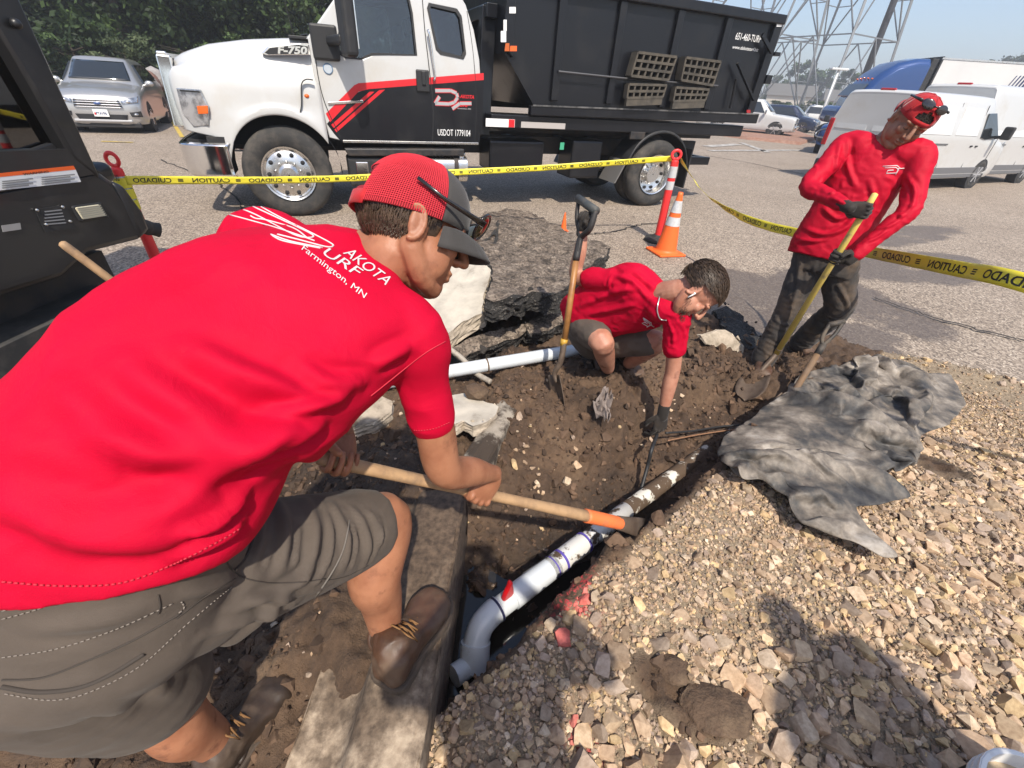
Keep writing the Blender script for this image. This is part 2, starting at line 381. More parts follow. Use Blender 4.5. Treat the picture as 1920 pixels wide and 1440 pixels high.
def asphalt_mat(dark=0):
    m, nt, b = nodes_of('asphalt'); L = nt.links; pos = N(nt, 'ShaderNodeNewGeometry').outputs['Position']
    v = N(nt, 'ShaderNodeTexVoronoi'); v.inputs['Scale'].default_value = 70; L.new(pos, v.inputs['Vector'])
    sp = ramp(nt, v.outputs['Color'], [(.0, (.075, .060, .049)), (.3, (.19, .152, .120)), (.55, (.31, .25, .196)), (.8, (.44, .365, .29)), (1, (.62, .54, .44))])
    n1 = noise(nt, pos, .55, 6, .6); n2 = noise(nt, pos, 7, 5, .6); n3_ = noise(nt, pos, 240, 2, .7)
    c = mixc(nt, .55, sp, ramp(nt, n2.outputs['Fac'], [(.3, (.72, .70, .68)), (.7, (1.0, 1.0, 1.0))]), 'MULTIPLY')
    c = mixc(nt, .5, c, ramp(nt, n1.outputs['Fac'], [(.3, (.66, .63, .60)), (.6, (1, 1, 1))]), 'MULTIPLY')
    if dark: n4 = noise(nt, pos, 9, 6, .7); c = mixc(nt, 1.0, c, ramp(nt, n4.outputs['Fac'], [(.36, (.16, .15, .14)), (.48, (.48, .46, .45)), (.65, (.74, .73, .72))]), 'MULTIPLY')
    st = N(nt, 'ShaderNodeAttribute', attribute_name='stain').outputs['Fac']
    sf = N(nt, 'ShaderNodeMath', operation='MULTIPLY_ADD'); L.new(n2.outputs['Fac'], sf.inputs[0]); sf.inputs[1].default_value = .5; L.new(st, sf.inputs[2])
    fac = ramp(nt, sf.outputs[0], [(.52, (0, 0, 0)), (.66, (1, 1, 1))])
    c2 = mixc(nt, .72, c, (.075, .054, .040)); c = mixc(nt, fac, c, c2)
    L.new(c, b.inputs['Base Color'])
    rr = ramp(nt, fac, [(0, (.85, .85, .85)), (1, (.5, .5, .5))]); L.new(rr, b.inputs['Roughness'])
    bump(nt, b, v.outputs['Distance'], .5, .004); return m
ASPH = asphalt_mat()
def lot():
    # fine sheet near the dig (with the ragged hole cut out) and a wide one around it
    X0, X1, Y0, Y1 = -7, 9, -3, 11
    hole = A(HOLER); outer = [(X0, Y0), (X1, Y0), (X1, Y1), (X0, Y1)]
    gx, gy = np.meshgrid(np.arange(X0 + .1, X1, .16), np.arange(Y0 + .1, Y1, .16)); gp = np.stack([gx.ravel(), gy.ravel()], -1)
    big = inside(gp[:, 0], gp[:, 1], HOLER); c = hole.mean(0); dmin = np.min(np.hypot(gp[:, None, 0] - hole[None, ::2, 0], gp[:, None, 1] - hole[None, ::2, 1]), 1)
    gp = gp[(~big) & (dmin > .07)]
    n = len(hole); pts = [Vector(p) for p in outer] + [Vector(p) for p in hole] + [Vector(p) for p in gp]
    ed = [(0, 1), (1, 2), (2, 3), (3, 0)] + [(4 + i, 4 + (i + 1) % n) for i in range(n)]
    vo, eo, fo, ov, oe, of = delaunay_2d_cdt(pts, ed, [], 1, 1e-5)
    V = A([tuple(p) for p in vo]); FC = A([V[list(f)].mean(0) for f in fo]); FI = inside(FC[:, 0], FC[:, 1], HOLER); F = [f for f, q in zip(fo, FI) if not q]
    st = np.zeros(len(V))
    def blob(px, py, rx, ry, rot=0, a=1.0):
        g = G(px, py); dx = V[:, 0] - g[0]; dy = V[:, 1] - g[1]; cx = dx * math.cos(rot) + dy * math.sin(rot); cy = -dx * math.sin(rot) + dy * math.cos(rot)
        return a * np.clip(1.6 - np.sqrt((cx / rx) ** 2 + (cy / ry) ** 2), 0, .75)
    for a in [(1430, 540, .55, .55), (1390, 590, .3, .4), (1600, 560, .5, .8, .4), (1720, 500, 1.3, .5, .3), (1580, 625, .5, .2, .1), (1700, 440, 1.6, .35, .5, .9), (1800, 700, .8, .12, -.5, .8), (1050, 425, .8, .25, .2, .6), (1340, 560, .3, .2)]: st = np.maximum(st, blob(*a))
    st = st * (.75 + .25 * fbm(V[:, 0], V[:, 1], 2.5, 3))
    z = .010 * fbm(V[:, 0], V[:, 1], .5, 2)
    # bring the sheet gently level at its rim
    edge = np.minimum.reduce([V[:, 0] - X0, X1 - V[:, 0], V[:, 1] - Y0, Y1 - V[:, 1]]); z *= np.clip(edge, 0, 1)
    mb = MB(); mb.v = [tuple(p) for p in np.column_stack([V, z])]; mb.f = [tuple(f) for f in F]
    # broken edge of the pavement, 9 cm thick
    idx = [int(np.argmin(np.hypot(V[:, 0] - p[0], V[:, 1] - p[1]))) for p in hole]
    lo = []; o = len(mb.v)
    cen = lambda i: A(hole[(i + 1) % n]) - A(hole[i - 1])
    for i in range(n):
        t = cen(i); t = t / np.linalg.norm(t); nrm = A([t[1], -t[0]]); k = idx[i]
        for j, dz in enumerate((.03, .06, .12)):
            q = hole[i] + nrm * (_rs.uniform(-.02, .03)) ; mb.v.append((q[0], q[1], mb.v[k][2] - dz))
    for i in range(n):
        a, b2 = idx[i], idx[(i + 1) % n]; p, q = o + 3 * i, o + 3 * ((i + 1) % n)
        mb.f += [(a, b2, q, p), (p, q, q + 1, p + 1), (p + 1, q + 1, q + 2, p + 2)]
    ob = mb.build('parking_lot', ASPH, None, False)
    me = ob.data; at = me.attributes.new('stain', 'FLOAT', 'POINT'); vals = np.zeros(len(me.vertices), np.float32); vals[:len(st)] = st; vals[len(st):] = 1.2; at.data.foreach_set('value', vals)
    tag(ob, 'worn tan grey asphalt parking lot', None, None, 'structure')
    mb = MB(); B = 1500
    R_ = [(-B, -B), (B, -B), (B, B), (-B, B)]
    mb.add([(*p, -.002) for p in R_] + [(*p, 0.0) for p in outer], [(0, 1, 5, 4), (1, 2, 6, 5), (2, 3, 7, 6), (3, 0, 4, 7)])
    o2 = mb.build('pavement', ASPH, None); tag(o2, 'wide asphalt pavement reaching the far trees', None, None, 'structure'); return ob
LOT = lot()
for cl in [[(1100, 440), (1150, 436), (1195, 424), (1232, 420)], [(1322, 292), (1400, 305), (1500, 326), (1600, 345)], [(300, 300), (420, 352), (470, 420)], [(1640, 560), (1760, 600), (1920, 640)]]:
    cp = crom([G(x, y) for x, y in cl], 14); cp = cp + _rs.normal(0, .02, cp.shape) * A([1, 1, 0]); cb_ = MB(); cb_.loft([((p[0], p[1], .012), (_rs.uniform(.006, .02), .003)) for p in cp], 5, ref=(0, 0, 1)); cb_.build('crack', M('crack_tar', (.035, .03, .027), .9), LOT)

# kerb and gutter of cast concrete, broken off at the dig
CONC = M('concrete', (.40, .33, .25), .85, col2=(.25, .205, .155), vs=9, lo=.42, hi=.66, bs=70, bstr=.5, bd=.004, dust=(.085, .06, .042), dlo=.47, dhi=.62, ds=5)
CONC2 = M('concrete_clean', (.52, .47, .39), .85, col2=(.40, .36, .30), vs=7, bs=60, bstr=.4, bd=.004, dust=(.22, .18, .14), dlo=.58, dhi=.75, ds=6)
MUDC = M('muddy_concrete', (.30, .26, .21), .7, col2=(.20, .17, .135), vs=12, bs=60, bstr=.5, bd=.005, dust=(.045, .032, .023), dlo=.46, dhi=.56, ds=6)
def kerb(name, x0, y0, x1, y1, mat, label, prof, endjit=.05):
    """prof: (across, z) from the street side to the bed side"""
    a = A([x0, y0]); b = A([x1, y1]); t = (b - a) / np.linalg.norm(b - a); nn = A([t[1], -t[0]]); n = max(8, int(np.linalg.norm(b - a) / .02)); rows = []
    pf = crom(prof, 5)
    for i in range(n + 1):
        row = []
        for j, (w, z) in enumerate(pf):
            k = i / n; e = (endjit * fbm(w * 9, z * 9 + 3, 2, 2)) * (k > .97) 
            p = a + (b - a) * k + t * e + nn * w
            q = fbm(p[0] + j * .3, p[1], 14, 3, 1) * .004
            row.append((p[0] + nn[0] * q, p[1] + nn[1] * q, z + q))
        rows.append(row)
    mb = MB(); mb.grid(rows)
    c = len(rows[0]); mb.f.append(tuple(range(c))); mb.f.append(tuple((n) * c + k for k in reversed(range(c))))
    o = mb.build(name, mat, None, 'auto', ang=50, base=(x0, y0, 0)); o.location = (x0, y0, 0); tag(o, label, 'kerb'); return o
def kerb_mat():
    m, nt, b = nodes_of('kerb_concrete'); g = N(nt, 'ShaderNodeNewGeometry').outputs['Position']; sx = N(nt, 'ShaderNodeSeparateXYZ'); nt.links.new(g, sx.inputs[0]); mr = N(nt, 'ShaderNodeMapRange'); nt.links.new(sx.outputs['Y'], mr.inputs[0]); mr.inputs['From Min'].default_value = .3; mr.inputs['From Max'].default_value = 1.1; mr.inputs['To Min'].default_value = .03; mr.inputs['To Max'].default_value = .42
    n = noise(nt, g, 6, 6, .65); n2 = noise(nt, g, 40, 4, .6); ad = N(nt, 'ShaderNodeMath', operation='ADD'); nt.links.new(n.outputs['Fac'], ad.inputs[0]); nt.links.new(mr.outputs[0], ad.inputs[1]); f = ramp(nt, ad.outputs[0], [(.50, (0, 0, 0)), (.62, (.75, .75, .75)), (.8, (1, 1, 1))]); c = ramp(nt, n2.outputs['Fac'], [(.35, (.27, .205, .145)), (.65, (.44, .35, .255))]); mud = ramp(nt, n2.outputs['Fac'], [(.35, (.05, .033, .022)), (.65, (.125, .084, .055))]); nt.links.new(mixc(nt, f, c, mud), b.inputs['Base Color']); b.inputs['Roughness'].default_value = .85; bump(nt, b, n2.outputs['Fac'], .6, .006); return m
KERBM = kerb_mat()
kerb('kerb', -.17, -2.0, -.165, 1.24, KERBM, 'long concrete kerb and gutter under the worker\'s boots', [(-.38, -.15), (-.38, .04), (-.37, .05), (-.30, .05), (-.24, .07), (-.215, .11), (-.20, .145), (-.16, .17), (-.06, .180), (-.012, .172), (0, .15), (.005, -.05), (.008, -.3)])
kerb('kerb', -.14, 1.46, .03, 2.02, MUDC, 'short broken kerb piece smeared with mud beside the soil mound', [(-.12, -.15), (-.12, .03), (-.10, .06), (-.05, .075), (.0, .06), (.02, .03), (.03, -.15)], .08)

# ------------------------------------------------------------------ stones
def hull(seed, n=13, flat=.6, jag=.3):
    r = np.random.default_rng(seed)
    if n < 12: p = A([(a, b, c) for a in (-1, 1) for b in (-1, 1) for c in (-1, 1)], float) * .72 + r.uniform(-jag, jag, (8, 3)) * 1.1; p = np.concatenate([p[i] + (p[j] - p[i]) * r.uniform(.14, .34) for i in range(8) for j in (i ^ 1, i ^ 2, i ^ 4)]).reshape(-1, 3) if n == 10 else np.concatenate([p, r.normal(size=(2, 3)) * .55]); p *= A([1, r.uniform(.55, .95), r.uniform(flat * .7, flat * 1.2)])
    else: p = r.normal(size=(n, 3)); p /= np.linalg.norm(p, axis=1)[:, None]; p *= (1 - jag * r.random(n))[:, None]; p *= A([1, r.uniform(.6, .9), r.uniform(flat * .7, flat * 1.2)])
    b = bmesh.new()
    for q in p: b.verts.new(q)
    g = bmesh.ops.convex_hull(b, input=b.verts); bmesh.ops.delete(b, geom=[e for e in g['geom_interior'] if isinstance(e, bmesh.types.BMVert)] , context='VERTS')
    bmesh.ops.triangulate(b, faces=b.faces); bmesh.ops.recalc_face_normals(b, faces=b.faces)
    b.verts.index_update(); v = A([tuple(x.co) for x in b.verts]); f = A([[w.index for w in x.verts] for x in b.faces]); b.free(); return v, f
HULLS = [hull(100 + i, 10 if i % 2 else 14, .6, .36) for i in range(32)]; SMALL = [hull(300 + i, 8) for i in range(12)]
def rots(n, rng, tilt=.5):
    a = rng.uniform(0, 2 * math.pi, n); t = rng.normal(0, tilt, n); u = rng.normal(0, tilt, n)
    ca, sa, ct, st_, cu, su = np.cos(a), np.sin(a), np.cos(t), np.sin(t), np.cos(u), np.sin(u); Z = np.zeros(n); O = np.ones(n)
    Rz = np.stack([ca, -sa, Z, sa, ca, Z, Z, Z, O], -1).reshape(n, 3, 3); Rx = np.stack([O, Z, Z, Z, ct, -st_, Z, st_, ct], -1).reshape(n, 3, 3); Ry = np.stack([cu, Z, su, Z, O, Z, -su, Z, cu], -1).reshape(n, 3, 3)
    return Rx @ Ry @ Rz
def scatter_mesh(name, P, S, protos, rng, tilt=.5, cols=None):
    R_ = rots(len(P), rng, tilt); ids = rng.integers(0, len(protos), len(P)); V = []; F = []; C = []; o = 0
    for k, (v, f) in enumerate(protos):
        w = np.where(ids == k)[0]
        if not len(w): continue
        vv = np.einsum('nij,mj->nmi', R_[w], v) * S[w][:, None, None] + P[w][:, None, :]
        ff = f[None] + (np.arange(len(w)) * len(v))[:, None, None] + o
        V.append(vv.reshape(-1, 3)); F.append(ff.reshape(-1, 3)); o += len(w) * len(v)
        if cols is not None: C.append(np.repeat(cols[w], len(v), 0))
    me = mesh_np(name, np.concatenate(V), np.concatenate(F))
    if cols is not None:
        c = np.concatenate(C); at = me.attributes.new('tint', 'FLOAT_VECTOR', 'POINT'); at.data.foreach_set('vector', np.ascontiguousarray(c, np.float32).ravel())
    return me
def stone_mat(name, attr):
    m, nt, b = nodes_of(name); L = nt.links; pos = N(nt, 'ShaderNodeNewGeometry').outputs['Position']
    if attr: c = N(nt, 'ShaderNodeAttribute', attribute_name='tint').outputs['Vector']
    else:
        oi = N(nt, 'ShaderNodeObjectInfo').outputs['Color']; c = oi
    n = noise(nt, pos, 60, 5, .65); n2 = noise(nt, pos, 14, 3, .6)
    c = mixc(nt, .75, c, ramp(nt, n.outputs['Fac'], [(.3, (.55, .5, .45)), (.6, (1, 1, 1)), (.8, (1.15, 1.12, 1.05))]), 'MULTIPLY')
    c = mixc(nt, .6, c, ramp(nt, n2.outputs['Fac'], [(.35, (.7, .63, .56)), (.6, (1, 1, 1))]), 'MULTIPLY')
    L.new(c, b.inputs['Base Color']); b.inputs['Roughness'].default_value = .85; bump(nt, b, n.outputs['Fac'], .4, .003); return m
STONE = stone_mat('limestone', True); STONEO = stone_mat('limestone_piece', False)
def tints(n, rng):
    base = A([[.66, .49, .32], [.72, .57, .41], [.56, .40, .27], [.44, .32, .215], [.64, .46, .30], [.40, .31, .235], [.68, .50, .28], [.52, .40, .31]])
    c = base[rng.integers(0, len(base), n)] * rng.uniform(.6, 1.08, (n, 1)); return c
def redden(P, c, rng):
    for (rx, ry, rr) in [(.27, .84, .07), (.31, .93, .045), (.27, .45, .04), (.23, .70, .012)]:
        w = ((P[:, 0] - rx) ** 2 + (P[:, 1] - ry) ** 2) < rr ** 2; w &= rng.random(len(P)) < .6
        c[w] = A([.60, .13, .11]) * rng.uniform(.8, 1.15, (w.sum(), 1)) + A([0, .08, .06]) * rng.random((w.sum(), 1))
    return c
def gravel():
    rng = np.random.default_rng(21); GR = []
    def pts(n, x0, x1, y0, y1): return np.column_stack([rng.uniform(x0, x1, n), rng.uniform(y0, y1, n)])
    # density field: thick near the camera, thinner dusty patches
    def dens(x, y):
        d = .62 + .9 * fbm(x, y, .9, 3, 2) + .35 * sstep(.9, .35, y) * (x > .1)
        d = np.where((x > .45) & (x < 1.3) & (y > .75) & (y < 1.35), d * .35, d); return np.clip(d, .06, 1)
    P = np.concatenate([pts(90000, -.16, 3.0, .0, 2.4), pts(30000, 1.0, 5.4, .4, 3.2)]); g = gmask(P[:, 0], P[:, 1]) > .55; g &= inside(P[:, 0], P[:, 1], HOLE); P = P[g]
    size = np.exp(rng.normal(math.log(.0112), .46, len(P))); size = np.clip(size, .0065, .036)
    size *= 1 + .5 * (sstep(.95, .3, P[:, 1])) * (P[:, 0] > .25); size[P[:, 0] < .15] *= .8; size[(P[:, 1] > 1.3)] *= .95
    keep = rng.random(len(P)) < dens(P[:, 0], P[:, 1]); P = P[keep]; size = size[keep]
    o = np.argsort(-size); P = P[o]; size = size[o]; cell = {}; ok = np.zeros(len(P), bool)
    for i in range(len(P)):
        cx, cy = int(P[i, 0] / .075), int(P[i, 1] / .075); good = True
        for a in (-1, 0, 1):
            for b in (-1, 0, 1):
                for j in cell.get((cx + a, cy + b), ()):
                    if (P[i, 0] - P[j, 0]) ** 2 + (P[i, 1] - P[j, 1]) ** 2 < (.66 * (size[i] + size[j])) ** 2: good = False; break
                if not good: break
            if not good: break
        if good: ok[i] = True; cell.setdefault((cx, cy), []).append(i)
    P = P[ok]; size = size[ok]; z = hfun(P[:, 0], P[:, 1]) + size * .12
    P3 = np.column_stack([P, z]); cols = redden(P3, tints(len(P), rng), rng)
    # the 300 that show largest become objects of their own
    v = P3 - _C; dep = v @ _fw; px = 960 + FOC * (v @ _R) / dep; py = 720 - FOC * (v @ _U) / dep
    vis = (px > 5) & (px < 1915) & (py < 1435) & (dep > .3); sc_ = np.where(vis, size / np.maximum(dep, .3), 0)
    tarp = inside(px, py, [(1345, 830), (1440, 720), (1600, 640), (1750, 680), (1830, 740), (1700, 900), (1700, 1050), (1500, 980), (1400, 900)]); sc_ = np.where(tarp, 0, sc_)
    top = np.argsort(-sc_)[:300]; rest = np.ones(len(P), bool); rest[top] = False
    bed = empty('gravel_bed', (1.2, .8, .07)); tag(bed, 'bed of loose crushed tan limestone beside the trench', None, None, 'structure')
    bv = A([1.2, .8, .07]); ms = []
    for k, (hv, hf) in enumerate(HULLS):
        me = mesh_np('stone', hv, hf); me.materials.append(STONEO); ms.append(me)
    Rm = rots(300, rng, .32)
    for k, i in enumerate(top):
        o = bpy.data.objects.new('stone', ms[k % len(ms)]); COL.objects.link(o); o.parent = bed
        M3 = Matrix(Rm[k].tolist()).to_4x4(); o.matrix_local = Matrix.Translation(Vector((P3[i] - bv).tolist())) @ M3 @ Matrix.Scale(float(size[i]), 4); o.color = (*[float(x) for x in cols[i]], 1)
    me = scatter_mesh('gravel', P3[rest] - bv, size[rest], HULLS, rng, .35, cols[rest]); o = mkobj('gravel', me, STONE, bed); o['kind'] = 'stuff'
    # fine chips between
    Q = np.concatenate([pts(78000, -.16, 3.4, .1, 2.6), pts(9000, 1.0, 5.2, .6, 3.2)]); g = (gmask(Q[:, 0], Q[:, 1]) > .4) & inside(Q[:, 0], Q[:, 1], HOLE); Q = Q[g]
    s2 = np.clip(np.exp(rng.normal(math.log(.0052), .4, len(Q))), .002, .012); Q3 = np.column_stack([Q, hfun(Q[:, 0], Q[:, 1]) + s2 * .25])
    c2 = redden(Q3, tints(len(Q), rng) * .95, rng)
    me = scatter_mesh('stone_chips', Q3 - bv, s2, SMALL, rng, .6, c2); o = mkobj('stone_chips', me, STONE, bed); o['kind'] = 'stuff'
    # chips and pebbles strewn over the soil
    Q = pts(2600, -1.5, 1.7, .1, 2.7); d = td(Q[:, 0], Q[:, 1]); soil = (gmask(Q[:, 0], Q[:, 1]) < .2) & ((d < -.12) | (Q[:, 0] < -.55)) & ~((Q[:, 0] > -.56) & (Q[:, 0] < -.15) & (Q[:, 1] < 1.3)); Q = Q[soil]
    pr = .10 + .9 * np.exp(-(((Q[:, 0] - .12) / .16) ** 2 + ((Q[:, 1] - 1.72) / .2) ** 2)) + .5 * np.exp(-(((Q[:, 0] + .62) / .25) ** 2 + ((Q[:, 1] - .55) / .2) ** 2)); Q = Q[rng.random(len(Q)) < pr]
    s3 = np.clip(np.exp(rng.normal(math.log(.011), .5, len(Q))), .004, .03); Q3 = np.column_stack([Q, hfun(Q[:, 0], Q[:, 1]) + s3 * .3])
    me = scatter_mesh('strewn_stones', Q3 - bv, s3, HULLS, rng, .6, tints(len(Q), rng)); o = mkobj('strewn_stones', me, STONE, bed); o['kind'] = 'stuff'
    # clods of soil
    Q = np.concatenate([pts(16000, -2.2, 1.75, .1, 2.8), pts(1500, 1.2, 2.3, 2.5, 3.4)]); d = td(Q[:, 0], Q[:, 1]); soil = (gmask(Q[:, 0], Q[:, 1]) < .3) & inside(Q[:, 0], Q[:, 1], HOLE) & ~((Q[:, 0] > -.56) & (Q[:, 0] < -.15) & (Q[:, 1] < 1.28)); Q = Q[soil]
    s4 = np.clip(np.exp(rng.normal(math.log(.0078), .68, len(Q))), .002, .048); Q3 = np.column_stack([Q, hfun(Q[:, 0], Q[:, 1]) + s4 * .05]); c4 = A([.105, .064, .039]) * rng.uniform(.45, 1.5, (len(Q), 1))
    me = scatter_mesh('soil_clods', Q3, s4, HULLS, rng, .8, c4); o = mkobj('soil_clods', me, STONE, None); tag(o, 'crumbly clods of dark brown soil over the dug ground', None, None, 'stuff')
gravel()

# puddle of muddy water round the elbow and one beside the gutter
def puddle(name, pts, z, label):
    P = crom([*pts, pts[0]], 6)[:-1]; mb = MB(); mb.v = [(p[0], p[1], z) for p in P]; mb.f = [tuple(range(len(P)))]
    m = M('muddy_water', (.022, .019, .015), .04, spec=.6, bs=9, bstr=.03, bd=.01) if 'trench' in label else M('brown_water', (.16, .10, .06), .06, bs=9, bstr=.03, bd=.01)
    o = mb.build(name, m, None, fixn=True); tag(o, label, None, None, 'structure'); return o
puddle('water', [(-.19, .6), (-.05, .57), (.12, .66), (.2, .84), (.5, 1.12), (.45, 1.22), (.1, 1.08), (-.1, 1.15), (-.19, 1.0)], -.215, 'dark muddy water pooled in the trench under the white elbow pipe')
puddle('water', [(-1.15, 1.78), (-.9, 1.62), (-.6, 1.72), (-.55, 1.9), (-.8, 2.0), (-1.1, 1.95)], -.085, 'shallow brown puddle on the soil behind the worker\'s hand')
# ------------------------------------------------------------------ shared vehicle materials
WHITE = M('white_paint', (.52, .52, .51), .3, coat=.6, dust=(.46, .43, .38), dlo=.52, dhi=.85, ds=1.6)
VBLACK = M('black_paint', (.006, .0065, .009), .32, coat=.15, spec=.35, dust=(.020, .019, .018), dlo=.5, dhi=.9, ds=2.0)
BLACKP = M('black_plastic', (.018, .018, .019), .55, dust=(.07, .062, .052), dlo=.55, dhi=.85, ds=4, bs=200, bstr=.15, bd=.001)
RUBBER = M('tyre_rubber', (.030, .029, .028), .85, dust=(.11, .095, .08), dlo=.45, dhi=.8, ds=5, bs=120, bstr=.3, bd=.002)
CHROME = M('chrome', (.80, .80, .80), .10, 1.0, dust=(.45, .42, .38), dlo=.6, dhi=.9, ds=3)
ALU = M('polished_aluminium', (.70, .69, .67), .27, 1.0, dust=(.40, .36, .31), dlo=.5, dhi=.85, ds=6)
STEELD = M('dark_steel', (.03, .03, .032), .5, .4, dust=(.09, .07, .055), dlo=.45, dhi=.75, ds=5)
REDV = M('red_decal', (.62, .012, .02), .35, coat=.3)
SILV = M('silver_decal', (.42, .42, .43), .4, .2)
WDEC = M('white_decal', (.78, .78, .77), .5)
ORANGE = M('orange_plastic', (.85, .13, .02), .45)
AMBER = M('amber_lens', (.70, .12, .01), .12, coat=.5)
REDL = M('red_lens', (.35, .01, .015), .15, coat=.5)
LENS = M('clear_lens', (.26, .27, .29), .08, .75, col2=(.60, .62, .64), vs=9, lo=.42, hi=.58, coat=1.0)
DARKI = M('dark_interior', (.02, .02, .022), .9)
SEAT = M('seat_grey', (.19, .19, .19), .9)
GREEN_ST = M('green_sticker', (.05, .35, .2), .6)
def glass_mat(name, tint, refl=.12):
    m, nt, b = nodes_of(name); nt.nodes.remove(b); L = nt.links; o = nt.nodes['Material Output']
    t = N(nt, 'ShaderNodeBsdfTransparent'); t.inputs[0].default_value = (*tint, 1); g = N(nt, 'ShaderNodeBsdfGlossy'); g.inputs['Roughness'].default_value = .02
    f = N(nt, 'ShaderNodeFresnel'); f.inputs[0].default_value = 1.5; a = N(nt, 'ShaderNodeMath', operation='ADD'); a.inputs[1].default_value = refl * .4; L.new(f.outputs[0], a.inputs[0])
    x = N(nt, 'ShaderNodeMixShader'); L.new(a.outputs[0], x.inputs[0]); L.new(t.outputs[0], x.inputs[1]); L.new(g.outputs[0], x.inputs[2]); L.new(x.outputs[0], o.inputs[0]); return m
GLASS = glass_mat('clear_glass', (.62, .67, .66)); TINT = glass_mat('tinted_glass', (.16, .19, .20), .2)

def wheel(root, c, r, w, face=-1, rim=.56, dual=0.0, alu=ALU, name='wheel', lugs=10, hub=True):
    """wheel about the y axis; c = centre of the outer face, face=-1 looks to -y; the tyre goes inwards by w"""
    y = c[1]; s = -face; mb = MB(); R_ = r
    prof = [(rim * r, y + s * .035), (rim * r * 1.08, y + s * .012), (.76 * r, y + s * -.004), (.88 * r, y + s * .0), (.95 * r, y + s * .022), (.985 * r, y + s * .05), (r, y + s * .07)]
    for g in range(1, 5):
        t = .07 + (w - .14) * g / 5
        prof += [(r, y + s * (t - .008)), (r - .016, y + s * (t - .005)), (r - .016, y + s * (t + .005)), (r, y + s * (t + .008))]
    prof += [(r, y + s * (w - .07)), (.985 * r, y + s * (w - .05)), (.88 * r, y + s * w), (rim * r, y + s * (w - .03))]
    mb.lathe(prof, (c[0], 0, c[2]), 'y', 40); wh = mb.build(name, RUBBER, root, 'auto', ang=35)
    mb = MB(); q = rim * r
    if dual: prof = [(q * 1.06, y + s * -.008), (q, y + s * .0), (q * .95, y + s * .03), (q * .9, y + s * .12), (q * .62, y + s * .15), (q * .45, y + s * .15), (q * .42, y + s * .06), (.01, y + s * .06)]
    else: prof = [(q * 1.06, y + s * -.008), (q, y + s * .0), (q * .96, y + s * .02), (q * .9, y + s * .028), (q * .6, y + s * -.012), (q * .42, y + s * -.012), (q * .40, y + s * -.05), (q * .3, y + s * -.075), (.01, y + s * -.08)]
    mb.lathe(prof, (c[0], 0, c[2]), 'y', 40); mb.build('rim', alu, wh, 'auto', ang=30)
    if lugs:
        mb = MB(); zz = .148 if dual else -.012
        for k in range(lugs):
            a = 2 * math.pi * (k + .5) / lugs; p = (c[0] + q * .51 * math.cos(a), c[2] + q * .51 * math.sin(a)); mb.cyl((p[0], y + s * zz, p[1]), (p[0], y + s * (zz - .04), p[1]), q * .055, q * .035, 8)
        mb.build('lug_nuts', alu, wh, True)
        mb = MB(); zz = .10 if dual else .004
        for k in range(10):
            a = 2 * math.pi * k / 10; rr = q * .77; yy = y + s * ((.13 if dual else .010) - .012)
            p = (c[0] + rr * math.cos(a), c[2] + rr * math.sin(a)); mb.cyl((p[0], yy - s * .006, p[1]), (p[0], yy + s * .012, p[1]), q * .085, n=14)
        mb.build('hand_holes', DARKI, wh, True)
    return wh

